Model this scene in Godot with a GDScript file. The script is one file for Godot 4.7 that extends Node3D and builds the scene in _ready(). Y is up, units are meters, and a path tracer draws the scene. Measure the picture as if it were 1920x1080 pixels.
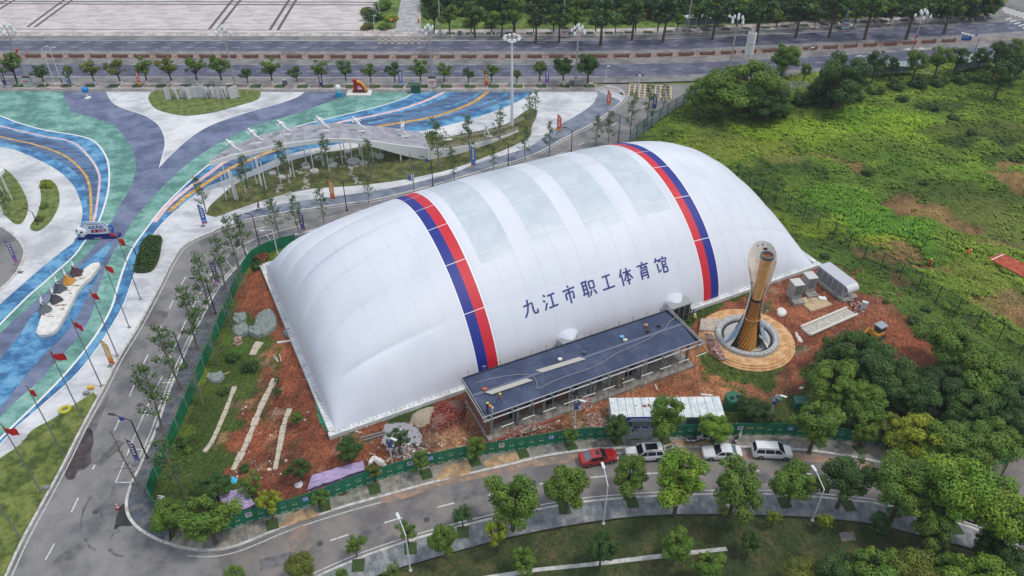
extends Node3D
# An aerial view of a white air dome beside a painted sports plaza. Units are metres, y is up, the origin lies below the camera.
const EYE := 72.0
const FOC := 1440.0
const PITCH := 0.654922
const ROAD := 0.05
const WALK := 0.18
const PLAZA := 0.12
var rng := RandomNumberGenerator.new()
var used := {}
var mats := {}
var hard := []
# small helpers

func P(x: float, y: float, h := 0.0) -> Vector3:
	var u := (x - 960.0) / FOC
	var v := (y - 540.0) / FOC
	var t := (EYE - h) / (sin(PITCH) + v * cos(PITCH))
	return V(u * t, h, -(cos(PITCH) - v * sin(PITCH)) * t)

func mpp(x: float, y: float) -> float:
	return P(x, y).distance_to(P(x + 1.0, y))

func S(r: int, g: int, b: int) -> Color:
	return Color8(r, g, b)

func LIN(r: int, g: int, b: int) -> Color:
	return Color8(r, g, b).srgb_to_linear()

func nth(i: int) -> String:
	return ["first", "second", "third", "fourth", "fifth", "sixth", "seventh", "eighth", "ninth", "tenth", "eleventh", "twelfth", "thirteenth", "fourteenth", "fifteenth", "sixteenth", "seventeenth", "eighteenth", "nineteenth", "twentieth", "twenty-first", "twenty-second", "twenty-third", "twenty-fourth", "twenty-fifth", "twenty-sixth", "twenty-seventh", "twenty-eighth", "twenty-ninth", "thirtieth", "thirty-first", "thirty-second", "thirty-third", "thirty-fourth", "thirty-fifth", "thirty-sixth", "thirty-seventh", "thirty-eighth", "thirty-ninth", "fortieth", "forty-first", "forty-second", "forty-third", "forty-fourth", "forty-fifth", "forty-sixth"][i]

func numbered(called: String) -> String:
	var k: int = used.get(called, 0)
	used[called] = k + 1
	return called if k == 0 else "%s_%03d" % [called, k]

func tag(o: Node3D, label: String, category: String, group := "") -> Node3D:
	o.set_meta("label", label)
	o.set_meta("category", category)
	if group:
		o.set_meta("group", group)
	return o

func thing(called: String, label: String, category: String, at := Vector3.ZERO, turn := 0.0, group := "") -> Node3D:
	var o := Node3D.new()
	o.name = numbered(called)
	add_child(o, true)
	o.position = at
	o.rotation.y = turn
	return tag(o, label, category, group)

func pt(called: String, b, material: Material, parent: Node3D) -> MeshInstance3D:
	var o := MeshInstance3D.new()
	o.name = called
	o.mesh = b if b is Mesh else b.mesh()
	o.material_override = material
	parent.add_child(o, true)
	return o

func struct(called: String, b, material: Material, label := "") -> MeshInstance3D:
	var o := MeshInstance3D.new()
	o.name = numbered(called)
	o.mesh = b if b is Mesh else b.mesh()
	o.material_override = material
	add_child(o, true)
	o.set_meta("kind", "structure")
	if label:
		o.set_meta("label", label)
	return o

func dup(root: Node3D, label: String, at: Vector3, turn := 0.0, scl := Vector3.ONE) -> Node3D:
	var base := str(root.name)
	var us := base.rfind("_")
	if us > 0 and base.substr(us + 1).is_valid_int():
		base = base.substr(0, us)
	var r: Node3D = root.duplicate()
	r.name = numbered(base)
	add_child(r, true)
	r.position = at
	r.rotation = V(0, turn, 0)
	r.scale = scl
	r.set_meta("label", label)
	return r

func aim(dir: Vector3) -> float:
	return atan2(-dir.z, dir.x)
# mesh builder
class MB:
	var v := PackedVector3Array()
	var n := PackedVector3Array()
	var c := PackedColorArray()
	var uv := PackedVector2Array()
	var col := Color.WHITE
	var has_uv := false
	func tri(a: Vector3, b: Vector3, d: Vector3) -> void:
		var nn := (b - a).cross(d - a).normalized()
		trin(a, b, d, nn, nn, nn)
	func trin(a: Vector3, b: Vector3, d: Vector3, na: Vector3, nb: Vector3, nd: Vector3) -> void:
		v.append(a)
		v.append(d)
		v.append(b)
		n.append(na)
		n.append(nd)
		n.append(nb)
		c.append(col)
		c.append(col)
		c.append(col)
	func quad(a: Vector3, b: Vector3, d: Vector3, e: Vector3) -> void:
		var nn := (b - a).cross(e - a).normalized()
		if nn == Vector3.ZERO:
			nn = (d - b).cross(e - b).normalized()
		trin(a, b, d, nn, nn, nn)
		trin(a, d, e, nn, nn, nn)
	func quadn(a: Vector3, b: Vector3, d: Vector3, e: Vector3, na: Vector3, nb: Vector3, nd: Vector3, ne: Vector3) -> void:
		trin(a, b, d, na, nb, nd)
		trin(a, d, e, na, nd, ne)
	func quad_uv(a: Vector3, b: Vector3, d: Vector3, e: Vector3, u0 := Vector2(0, 1), u1 := Vector2(1, 1), u2 := Vector2(1, 0), u3 := Vector2(0, 0)) -> void:
		quad(a, b, d, e)
		has_uv = true
		while uv.size() < v.size() - 6:
			uv.append(Vector2.ZERO)
		for t in [u0, u2, u1, u0, u3, u2]:
			uv.append(t)
	func box(ctr: Vector3, size: Vector3, bs := Basis.IDENTITY, bevel := 0.0) -> void:
		var h := size * 0.5
		if bevel <= 0.0:
			for s in [-1.0, 1.0]:
				for k in 3:
					var ax := Vector3.ZERO
					ax[k] = s
					var p := Vector3.ZERO
					p[(k + 1) % 3] = 1.0
					var q := Vector3.ZERO
					q[(k + 2) % 3] = s
					var o := ctr + bs * (ax * h)
					var e1 := bs * (p * h)
					var e2 := bs * (q * h)
					quad(o - e1 - e2, o + e1 - e2, o + e1 + e2, o - e1 + e2)
			return
		var i := h - Vector3(bevel, bevel, bevel)
		for s in [-1.0, 1.0]:
			for k in 3:
				var k1 := (k + 1) % 3
				var k2 := (k + 2) % 3
				var cs := []
				for w in ([[-1, -1], [1, -1], [1, 1], [-1, 1]] if s > 0 else [[-1, -1], [-1, 1], [1, 1], [1, -1]]):
					var p := Vector3.ZERO
					p[k] = s * h[k]
					p[k1] = w[0] * i[k1]
					p[k2] = w[1] * i[k2]
					cs.append(ctr + bs * p)
				quad(cs[0], cs[1], cs[2], cs[3])
		for k in 3:
			var k1 := (k + 1) % 3
			var k2 := (k + 2) % 3
			for w in [[-1.0, -1.0], [1.0, -1.0], [1.0, 1.0], [-1.0, 1.0]]:
				var a := Vector3.ZERO
				a[k1] = w[0] * h[k1]
				a[k2] = w[1] * i[k2]
				var b := Vector3.ZERO
				b[k1] = w[0] * i[k1]
				b[k2] = w[1] * h[k2]
				var e := Vector3.ZERO
				e[k] = i[k]
				if w[0] * w[1] > 0:
					quad(ctr + bs * (a - e), ctr + bs * (b - e), ctr + bs * (b + e), ctr + bs * (a + e))
				else:
					quad(ctr + bs * (b - e), ctr + bs * (a - e), ctr + bs * (a + e), ctr + bs * (b + e))
	func tube(a: Vector3, b: Vector3, ra: float, rb := -1.0, k := 7, caps := true) -> void:
		if rb < 0.0:
			rb = ra
		var d := (b - a).normalized()
		var x := d.cross(Vector3.RIGHT if absf(d.x) < 0.8 else Vector3.FORWARD).normalized()
		var y := d.cross(x)
		for i in k:
			var t0 := TAU * i / k
			var t1 := TAU * (i + 1) / k
			var n0 := x * cos(t0) + y * sin(t0)
			var n1 := x * cos(t1) + y * sin(t1)
			quadn(a + n0 * ra, a + n1 * ra, b + n1 * rb, b + n0 * rb, n0, n1, n1, n0)
			if caps:
				tri(b, b + n0 * rb, b + n1 * rb)
				tri(a, a + n1 * ra, a + n0 * ra)
	func path(pts: Array, r0: float, r1 := -1.0, k := 6) -> void:
		if r1 < 0.0:
			r1 = r0
		var m := pts.size() - 1
		for i in m:
			tube(pts[i], pts[i + 1], lerpf(r0, r1, float(i) / m), lerpf(r0, r1, float(i + 1) / m), k, i == 0 or i == m - 1)
	func lathe(prof: Array, ctr: Vector3, k := 16, squash := Vector3.ONE) -> void:
		for j in prof.size() - 1:
			var p: Vector2 = prof[j]
			var q: Vector2 = prof[j + 1]
			var sl := Vector2(q.y - p.y, p.x - q.x).normalized()
			for i in k:
				var t0 := TAU * i / k
				var t1 := TAU * (i + 1) / k
				var d0 := Vector3(cos(t0), 0, -sin(t0))
				var d1 := Vector3(cos(t1), 0, -sin(t1))
				var n0 := d0 * sl.x + Vector3(0, sl.y, 0)
				var n1 := d1 * sl.x + Vector3(0, sl.y, 0)
				quadn(ctr + (d0 * p.x + Vector3(0, p.y, 0)) * squash, ctr + (d1 * p.x + Vector3(0, p.y, 0)) * squash, ctr + (d1 * q.x + Vector3(0, q.y, 0)) * squash, ctr + (d0 * q.x + Vector3(0, q.y, 0)) * squash, n0, n1, n1, n0)
	func ball(ctr: Vector3, r: Vector3, k := 12, rings := 7, from := -1.0) -> void:
		for j in rings:
			var l0 := lerpf(from * PI / 2, PI / 2, float(j) / rings)
			var l1 := lerpf(from * PI / 2, PI / 2, float(j + 1) / rings)
			for i in k:
				var t0 := TAU * i / k
				var t1 := TAU * (i + 1) / k
				var a := Vector3(cos(l0) * cos(t0), sin(l0), -cos(l0) * sin(t0))
				var b := Vector3(cos(l0) * cos(t1), sin(l0), -cos(l0) * sin(t1))
				var d := Vector3(cos(l1) * cos(t1), sin(l1), -cos(l1) * sin(t1))
				var e := Vector3(cos(l1) * cos(t0), sin(l1), -cos(l1) * sin(t0))
				quadn(ctr + a * r, ctr + b * r, ctr + d * r, ctr + e * r, (a / r).normalized(), (b / r).normalized(), (d / r).normalized(), (e / r).normalized())
	func flat(pts: PackedVector2Array, y: float) -> void:
		var ix := Geometry2D.triangulate_polygon(pts)
		if ix.is_empty():
			print("outline crosses itself near ", pts[0])
		for i in range(0, ix.size(), 3):
			var a := Vector3(pts[ix[i]].x, y, pts[ix[i]].y)
			var b := Vector3(pts[ix[i + 1]].x, y, pts[ix[i + 1]].y)
			var d := Vector3(pts[ix[i + 2]].x, y, pts[ix[i + 2]].y)
			if (b - a).cross(d - a).y > 0:
				trin(a, b, d, Vector3.UP, Vector3.UP, Vector3.UP)
			else:
				trin(a, d, b, Vector3.UP, Vector3.UP, Vector3.UP)
	func prism(pts: PackedVector2Array, y0: float, y1: float) -> void:
		flat(pts, y1)
		var ccw := Geometry2D.is_polygon_clockwise(pts)
		var m := pts.size()
		for i in m:
			var p: Vector2 = pts[i]
			var q: Vector2 = pts[(i + 1) % m]
			if ccw:
				var t := p
				p = q
				q = t
			quad(Vector3(q.x, y0, q.y), Vector3(p.x, y0, p.y), Vector3(p.x, y1, p.y), Vector3(q.x, y1, q.y))
	func ribbon(pts: PackedVector2Array, o0: float, o1: float, y: float, y0 := -99.0) -> void:
		var l := side(pts, o0)
		var r := side(pts, o1)
		for i in pts.size() - 1:
			var a := Vector3(l[i].x, y, l[i].y)
			var b := Vector3(l[i + 1].x, y, l[i + 1].y)
			var d := Vector3(r[i + 1].x, y, r[i + 1].y)
			var e := Vector3(r[i].x, y, r[i].y)
			if (b - a).cross(e - a).y > 0:
				quad(a, b, d, e)
			else:
				quad(e, d, b, a)
			if y0 > -90.0:
				var dn := Vector3(0, y0 - y, 0)
				quad(a + dn, b + dn, b, a)
				quad(d + dn, e + dn, e, d)
	static func side(pts: PackedVector2Array, o: float) -> PackedVector2Array:
		var out := PackedVector2Array()
		for i in pts.size():
			var t := (pts[mini(i + 1, pts.size() - 1)] - pts[maxi(i - 1, 0)]).normalized()
			out.append(pts[i] + Vector2(t.y, -t.x) * o)
		return out
	func mesh() -> ArrayMesh:
		var arr := []
		arr.resize(Mesh.ARRAY_MAX)
		arr[Mesh.ARRAY_VERTEX] = v
		arr[Mesh.ARRAY_NORMAL] = n
		arr[Mesh.ARRAY_COLOR] = c
		if has_uv:
			while uv.size() < v.size():
				uv.append(Vector2.ZERO)
			arr[Mesh.ARRAY_TEX_UV] = uv
		var m := ArrayMesh.new()
		if v.size():
			m.add_surface_from_arrays(Mesh.PRIMITIVE_TRIANGLES, arr)
		return m
# outlines

func cr(a: Array, k := 4) -> PackedVector2Array:
	var p := PackedVector2Array()
	for i in range(0, a.size(), 2):
		p.append(V2(a[i], a[i + 1]))
	var out := PackedVector2Array()
	for i in p.size() - 1:
		var a0 := p[maxi(i - 1, 0)]
		var a3 := p[mini(i + 2, p.size() - 1)]
		for j in k:
			out.append(p[i].cubic_interpolate(p[i + 1], a0, a3, float(j) / k))
	out.append(p[-1])
	return out

func loop(a: Array, k := 4) -> PackedVector2Array:
	var p := PackedVector2Array()
	for i in range(0, a.size(), 2):
		p.append(V2(a[i], a[i + 1]))
	var m := p.size()
	var out := PackedVector2Array()
	for i in m:
		for j in k:
			out.append(p[i].cubic_interpolate(p[(i + 1) % m], p[(i + m - 1) % m], p[(i + 2) % m], float(j) / k))
	return out

func lines(a: Array) -> PackedVector2Array:
	return cr(a, 1)

func back(a: PackedVector2Array) -> PackedVector2Array:
	var b := a.duplicate()
	b.reverse()
	return b

func W(a: PackedVector2Array, h := 0.0) -> PackedVector2Array:
	var out := PackedVector2Array()
	for p in a:
		var q := P(p.x, p.y, h)
		var w := V2(q.x, q.z)
		if out.is_empty() or out[-1].distance_to(w) > 0.02:
			out.append(w)
	if out.size() > 2 and out[0].distance_to(out[-1]) < 0.02:
		out.remove_at(out.size() - 1)
	return out

func even(pts: PackedVector2Array, step: float) -> PackedVector2Array:
	var out := PackedVector2Array([pts[0]])
	var need := step
	for i in pts.size() - 1:
		var a := pts[i]
		var b := pts[i + 1]
		var l := a.distance_to(b)
		var at := 0.0
		while l - at >= need:
			at += need
			out.append(a.lerp(b, at / l))
			need = step
		need -= l - at
	return out

func v3(p: Vector2, y := 0.0) -> Vector3:
	return V(p.x, y, p.y)

func sheet(called: String, pts: PackedVector2Array, y: float, material: Material, parent: Node3D = null, label := "") -> MeshInstance3D:
	var b := MB.new()
	b.flat(W(pts), y)
	if b.v.is_empty():
		print("no triangles: ", called, " ", pts.size())
	return struct(called, b, material, label) if parent == null else pt(called, b, material, parent)

func slab(called: String, pts: PackedVector2Array, y0: float, y1: float, material: Material, parent: Node3D = null, label := "") -> MeshInstance3D:
	var b := MB.new()
	b.prism(W(pts), y0, y1)
	if b.v.is_empty():
		print("no triangles: ", called)
	return struct(called, b, material, label) if parent == null else pt(called, b, material, parent)

func pave(pts: PackedVector2Array) -> void:
	var w := W(pts)
	var r := Rect2(w[0], Vector2.ZERO)
	for p in w:
		r = r.expand(p)
	hard.append([w, r])
# materials

func M(key: String, color := Color.WHITE, rough := 0.8, metal := 0.0, vertex := false) -> StandardMaterial3D:
	if mats.has(key):
		return mats[key]
	if color == Color.WHITE and not vertex and not "print" in key and not "cover" in key:
		print("material without a colour: ", key)
	var m := StandardMaterial3D.new()
	m.resource_name = key
	m.albedo_color = color
	m.roughness = rough
	m.metallic = metal
	m.vertex_color_use_as_albedo = vertex
	mats[key] = m
	return m

func NM(key: String, cols: Array, size := 30.0, rough := 0.9, vertex := false, freq := 0.008, gain := 0.68, stretch := Vector3.ONE, spread := 0.22) -> StandardMaterial3D:
	if mats.has(key):
		return mats[key]
	var m := M(key, Color(0.99, 0.99, 0.99), rough, 0.0, vertex)
	if size <= 4.0 and not vertex:
		var shared := NM("shared mottle", [S(198, 198, 198), S(230, 230, 230), S(255, 255, 255)], 4.5, 0.9, false, 0.014, 0.75)
		m.albedo_texture = shared.albedo_texture
		m.albedo_color = (cols[cols.size() / 2] as Color).lightened(0.06)
		m.uv1_triplanar = true
		m.uv1_world_triplanar = true
		m.uv1_scale = Vector3.ONE / size
		return m
	var fn := FastNoiseLite.new()
	fn.noise_type = FastNoiseLite.TYPE_SIMPLEX_SMOOTH
	fn.seed = absi(hash(key)) % 1000
	fn.frequency = freq
	fn.fractal_octaves = 8
	fn.fractal_gain = gain
	var g := Gradient.new()
	var off := PackedFloat32Array()
	var cc := PackedColorArray()
	for i in cols.size():
		off.append(lerpf(0.5 - spread, 0.5 + spread, float(i) / (cols.size() - 1)))
		cc.append(cols[i])
	g.offsets = off
	g.colors = cc
	var t := NoiseTexture2D.new()
	t.width = 512
	t.height = 512
	t.seamless = true
	t.noise = fn
	t.color_ramp = g
	m.albedo_texture = t
	m.uv1_triplanar = true
	m.uv1_world_triplanar = true
	m.uv1_scale = stretch / size
	return m

func pane(key: String, color: Color) -> StandardMaterial3D:
	var m := M(key, color, 0.6)
	m.transparency = BaseMaterial3D.TRANSPARENCY_ALPHA
	return m
# one primitive as a mesh builder

func box_(a: Vector3, s: Vector3, bs := Basis.IDENTITY, bevel := 0.0) -> MB:
	var b := MB.new()
	b.box(a, s, bs, bevel)
	return b

func tube_(a: Vector3, e: Vector3, ra: float, rb := -1.0, k := 7) -> MB:
	var b := MB.new()
	b.tube(a, e, ra, rb, k)
	return b

func lathe_(prof: Array, ctr: Vector3, k := 16, squash := Vector3.ONE) -> MB:
	var b := MB.new()
	b.lathe(prof, ctr, k, squash)
	return b

func ball_(ctr: Vector3, r: Vector3, k := 12, rings := 7, from := -1.0) -> MB:
	var b := MB.new()
	b.ball(ctr, r, k, rings, from)
	return b

func path_(pts: Array, r0: float, r1 := -1.0, k := 6) -> MB:
	var b := MB.new()
	b.path(pts, r0, r1, k)
	return b

func prism_(pts: PackedVector2Array, y0: float, y1: float) -> MB:
	var b := MB.new()
	b.prism(pts, y0, y1)
	return b

func flat_(pts: PackedVector2Array, y: float) -> MB:
	var b := MB.new()
	b.flat(pts, y)
	return b

func ribbon_(pts: PackedVector2Array, o0: float, o1: float, y: float, y0 := -99.0) -> MB:
	var b := MB.new()
	b.ribbon(pts, o0, o1, y, y0)
	return b

func V(a: float, b: float, c: float) -> Vector3:
	return Vector3(a, b, c)
const ID := Basis.IDENTITY

func V2(a: float, b: float) -> Vector2:
	return Vector2(a, b)

func RR(a: float, b: float) -> float:
	return rng.randf_range(a, b)
# the scene

func _ready() -> void:
	rng.seed = 7
	var cam := Camera3D.new()
	cam.name = "camera"
	cam.position = V(0, EYE, 0)
	cam.rotation.x = -PITCH
	cam.fov = rad_to_deg(2.0 * atan(540.0 / FOC))
	cam.near = 0.5
	cam.far = 1500.0
	add_child(cam)
	cam.current = true
	var sky := ProceduralSkyMaterial.new()
	sky.sky_top_color = Color(0.93, 0.96, 1.0)
	sky.sky_horizon_color = Color(0.66, 0.71, 0.78)
	sky.sky_curve = 0.35
	sky.energy_multiplier = 0.88
	sky.ground_bottom_color = Color(0.35, 0.36, 0.34)
	sky.ground_horizon_color = Color(0.7, 0.72, 0.74)
	sky.sun_angle_max = 30.0
	var e := Environment.new()
	e.background_mode = Environment.BG_SKY
	e.sky = Sky.new()
	e.sky.sky_material = sky
	e.tonemap_mode = Environment.TONE_MAPPER_LINEAR
	e.tonemap_exposure = 1.04
	e.sdfgi_enabled = true
	e.ssao_enabled = true
	e.ssil_enabled = true
	e.fog_enabled = true
	e.fog_density = 0.0002
	e.fog_light_color = Color(0.80, 0.85, 0.92)
	var we := WorldEnvironment.new()
	we.name = "environment"
	we.environment = e
	add_child(we)
	var sun := DirectionalLight3D.new()
	sun.name = "sun"
	sun.light_energy = 0.5
	sun.light_color = Color(1.0, 0.97, 0.92)
	sun.light_angular_distance = 10.0
	sun.shadow_enabled = true
	add_child(sun)
	sun.look_at_from_position(V(0.45, 0.9, 0.05) * 100.0, Vector3.ZERO)
	roads()
	plaza()
	terrain()
	walks()
	air_dome()
	gatehouse()
	torch()
	canopy()
	fences()
	site_things()
	plaza_things()
	street_things()
	vehicles()
	people()
	trees()
# roads
var median := PackedVector2Array()
var kerb_west := PackedVector2Array()
var kerb_east := PackedVector2Array()
var kerb_south := PackedVector2Array()
var grass_edge := PackedVector2Array()
var hoard_line := PackedVector2Array()

func dashes(parent: Node3D, called: String, line: PackedVector2Array, o: float, on: float, off: float, width: float, y: float, material: Material, from := 0.0) -> void:
	var l := even(MB.side(line, o), 0.5)
	var per := int((on + off) * 2.0)
	var run := int(on * 2.0)
	var i := int(from * 2.0)
	while i + run < l.size():
		var b := MB.new()
		b.ribbon(PackedVector2Array([l[i], l[i + run]]), width * 0.5, -width * 0.5, y)
		pt(called, b, material, parent)
		i += per

func roads() -> void:
	var asphalt := NM("asphalt", [S(102, 101, 106), S(124, 123, 126), S(138, 136, 137)], 34.0, 0.92, false, 0.006, 0.7)
	var dark_asphalt := NM("asphalt with a newer dark wearing course", [S(80, 82, 102), S(92, 94, 116), S(106, 107, 126)], 30.0, 0.9)
	var white := NM("road paint", [S(200, 200, 200), S(226, 226, 226), S(236, 236, 236)], 4.0, 0.7, false, 0.02)
	var worn := NM("worn road paint", [S(165, 165, 168), S(205, 205, 206), S(222, 222, 222)], 3.0, 0.75, false, 0.02)
	var kerbstone := NM("kerbstone", [S(168, 166, 164), S(196, 194, 192), S(212, 210, 208)], 5.0, 0.85)
	median = W(cr([-140, 107.5, 0, 107.5, 240, 108, 480, 108.5, 720, 109, 960, 108.5, 1100, 108, 1200, 106.5, 1320, 103, 1440, 97.5, 1560, 91, 1640, 86.5, 1720, 82, 1800, 78, 1870, 74, 1990, 66]))
	var b := MB.new()
	b.ribbon(median, 15.2, -16.3, ROAD)
	var road := struct("main_road", b, asphalt, "wide grey main road along the top of the plaza")
	pave(loop([-140, 71, 480, 72, 960, 72, 1320, 67, 1560, 54, 1780, 42, 1860, 0, 1990, -10, 1990, 90, 1860, 104, 1640, 128, 1480, 140, 1330, 160, 960, 158, 480, 158, -140, 158], 1))
	for w in [[12.0, 4.6], [-4.8, -12.2]]:
		pt("dark_lane", ribbon_(median, w[0], w[1], ROAD + 0.004), dark_asphalt, road)
	for o in [12.2, -12.6]:
		pt("edge_line", ribbon_(median.slice(0, 26) if o < 0 else median.slice(0, 49), o + 0.09, o - 0.09, ROAD + 0.008), white, road)
	for o in [10.6, 7.1, 3.7]:
		dashes(road, "lane_dash", median, o, 2.0, 4.0, 0.17, ROAD + 0.008, worn, fmod(o * 7.3, 6.0))
	for o in [-4.7, -8.7]:
		dashes(road, "lane_dash", median, o, 2.0, 4.0, 0.17, ROAD + 0.008, worn, fmod(-o * 5.1, 6.0))
	pt("median_strip", ribbon_(median, 1.1, -1.1, ROAD + 0.006), NM("dusty median", [S(112, 100, 98), S(136, 122, 118), S(150, 140, 136)], 8.0), road)
	for t in [[1690, 93], [1715, 92], [1450, 113], [1600, 106]]:
		b = MB.new()
		var p := P(t[0], t[1])
		b.flat(PackedVector2Array([V2(p.x, p.z), V2(p.x + 2.4, p.z - 1.1), V2(p.x + 2.4, p.z - 0.3), V2(p.x + 5, p.z - 0.9), V2(p.x + 5, p.z - 0.5), V2(p.x + 2.4, p.z + 0.1), V2(p.x + 2.4, p.z + 0.7)]), ROAD + 0.008)
		pt("arrow_mark", b, worn, road)
	var cross := sheet("cross_street", lines([1778, 42, 1850, 30, 1872, 8, 1880, -60, 2090, -60, 2090, 120, 1900, 100, 1830, 70]), ROAD + 0.002, asphalt, null, "crossing street meeting the main road at the far right")
	for i in 9:
		sheet("zebra_bar", lines([1884 + i * 8, 36 + i * 4.0, 1896 + i * 8, 33 + i * 4.0, 1899 + i * 8, 35 + i * 4.0, 1887 + i * 8, 38.5 + i * 4.0]), ROAD + 0.012, worn, cross)
	for i in 7:
		sheet("zebra_bar", lines([1872 + i * 8, 12 + i * 2.4, 1878 + i * 8, 11 + i * 2.4, 1893 + i * 8, 25 + i * 2.4, 1887 + i * 8, 26.2 + i * 2.4]), ROAD + 0.012, worn, cross)
	kerb_west = W(cr([1138, 160, 1158, 166, 1170, 175, 1170, 187, 1150, 206, 1112, 233, 1060, 260, 1000, 292, 915, 318, 850, 338, 760, 363, 697, 377, 640, 385, 555, 397, 480, 410, 430, 424, 387, 441, 345, 463, 322, 496, 300, 540, 260, 615, 225, 672, 197, 727, 155, 805, 115, 885, 50, 1005, 15, 1080, -30, 1180]))
	kerb_east = W(cr([600, 430, 545, 444, 495, 464, 455, 491, 425, 522, 400, 555, 365, 622, 330, 700, 308, 756, 290, 809, 262, 872, 245, 907, 237, 932, 235, 952, 240, 972, 256, 992, 282, 1009, 315, 1023, 355, 1033, 400, 1035, 440, 1028, 480, 1013, 542, 987, 640, 955, 730, 930, 830, 903, 960, 873, 1022, 858, 1090, 848, 1160, 843, 1335, 840, 1480, 845, 1565, 854, 1627, 865, 1720, 888, 1800, 910, 1860, 925]))
	kerb_south = W(cr([540, 1110, 590, 1082, 670, 1047, 755, 1017, 805, 1002, 912, 974, 1010, 954, 1105, 939, 1220, 930, 1322, 926, 1440, 926, 1515, 930, 1610, 939, 1660, 947, 1795, 981, 1840, 996, 1877, 1011, 1920, 1037, 1990, 1080]))
	var pts := kerb_west.duplicate()
	pts.append_array(W(lines([200, 1190, 400, 1130, 480, 1013, 440, 1028])))
	pts.append_array(back(kerb_east.slice(0, 77)))
	pts.append_array(back(W(lines([1142, 158, 1336, 159, 1322, 168, 1290, 190, 1240, 222, 1180, 270, 1000, 352, 760, 420, 640, 432]))))
	b = MB.new()
	b.flat(pts, ROAD + 0.004)
	if b.v.is_empty():
		print("side road has no triangles")
	var sroad := struct("side_road", b, asphalt, "grey side road curving round the dome to the lower left corner")
	var lower := kerb_south.duplicate()
	lower.append_array(W(lines([2020, 1060, 2020, 760, 1935, 800, 1892, 868])))
	lower.append_array(back(kerb_east.slice(76)))
	lower.append_array(W(lines([410, 1046, 430, 1130])))
	b = MB.new()
	b.flat(lower, ROAD + 0.008)
	if b.v.is_empty():
		print("lower road has no triangles")
	var lroad := struct("lower_road", b, NM("dusty asphalt", [S(104, 101, 102), S(122, 119, 119), S(137, 130, 126)], 30.0, 0.92, false, 0.006, 0.7), "grey lower road with red dust along its kerb in front of the site")
	pave(lines([1330, 159, 1290, 188, 1190, 262, 1000, 352, 760, 425, 600, 445, 545, 458, 495, 478, 455, 500, 440, 545, 395, 655, 330, 812, 280, 930, 290, 955, 420, 1000, 580, 955, 700, 910, 880, 862, 1085, 830, 1210, 826, 1435, 820, 1500, 822, 1665, 840, 1800, 868, 1905, 868, 1990, 780, 1990, 1090, 1920, 1072, 1830, 1034, 1630, 984, 1440, 968, 1210, 969, 960, 1008, 715, 1078, 640, 1110, -20, 1200, 155, 805, 285, 540, 320, 470, 380, 425, 690, 365, 900, 310, 1140, 200, 1130, 150]))
	var mid := W(cr([72, 1075, 130, 969, 169, 889, 208, 822, 236, 760, 266, 690, 292, 635, 315, 585, 345, 525, 380, 482, 430, 447, 500, 425, 575, 410, 660, 398, 760, 378, 860, 352, 1000, 308, 1100, 265, 1180, 215, 1225, 190]))
	dashes(sroad, "centre_dash", mid, 0.0, 2.0, 4.0, 0.16, ROAD + 0.012, white, 1.5)
	var mid2 := W(cr([512, 1048, 560, 1034, 632, 1010, 730, 978, 822, 951, 912, 930, 1012, 908, 1105, 896, 1220, 888, 1340, 884, 1447, 884, 1568, 894, 1650, 906, 1760, 930, 1850, 960]))
	dashes(lroad, "centre_dash", mid2, 0.0, 2.0, 4.0, 0.16, ROAD + 0.014, white, 0.0)
	var bay := W(cr([575, 420, 520, 435, 470, 452, 430, 478, 402, 508, 381, 540, 345, 610, 312, 690, 285, 745, 257, 807, 236, 860, 217, 905]))
	pt("bay_line", ribbon_(bay, 0.07, -0.07, ROAD + 0.012), white, sroad)
	var ends := [[562, 436, 545, 444], [500, 441, 512, 458], [455, 461, 470, 482], [422, 486, 438, 506], [393, 521, 412, 536], [372, 566, 388, 567], [340, 662, 351, 662], [303, 718, 327, 718], [275, 778, 300, 778], [247, 843, 268, 843], [217, 905, 246, 905]]
	for t in ends:
		pt("bay_tick", ribbon_(W(lines(t)), 0.07, -0.07, ROAD + 0.013), white, sroad)
	pt("edge_line", ribbon_(kerb_east.slice(0, 40), -0.35, -0.5, ROAD + 0.012), white, sroad)
	pt("edge_line", ribbon_(kerb_west, 0.5, 0.34, ROAD + 0.012), worn, sroad)
	pt("edge_line", ribbon_(kerb_east.slice(72), -0.5, -0.66, ROAD + 0.016), worn, lroad)
	pt("edge_line", ribbon_(kerb_south, 0.5, 0.34, ROAD + 0.016), worn, lroad)
	var tar := NM("fresh bitumen", [S(34, 34, 38), S(46, 46, 50), S(58, 57, 60)], 6.0, 0.75)
	sheet("bitumen_patch", loop([232, 945, 236, 955, 240, 970, 250, 983, 252, 985, 243, 987, 232, 987, 224, 988, 218, 993, 214, 992, 217, 980, 218, 970, 223, 958], 3), ROAD + 0.011, tar, sroad)
	var wet := NM("wet muddy asphalt", [S(52, 42, 44), S(66, 55, 56), S(84, 76, 76)], 8.0, 0.45)
	sheet("wet_patch", loop([160, 808, 172, 806, 176, 830, 172, 842, 170, 858, 172, 868, 158, 880, 147, 884, 140, 898, 128, 900, 122, 892, 124, 886, 120, 884, 138, 846], 3), ROAD + 0.011, wet, sroad)
	sheet("wet_patch", loop([160, 808, 180, 775, 200, 745, 205, 742, 197, 765, 186, 790, 176, 812], 3), ROAD + 0.011, NM("drying asphalt", [S(92, 86, 88), S(104, 100, 102), S(116, 113, 115)], 8.0, 0.7), sroad)
	sheet("wet_patch", loop([264, 611, 280, 588, 300, 582, 316, 588, 305, 604, 285, 612], 3), ROAD + 0.011, M("drying asphalt"), sroad)
	var dust := NM("asphalt under brick-red dust", [S(124, 116, 114), S(150, 128, 115), S(172, 140, 118)], 9.0, 0.95)
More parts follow.
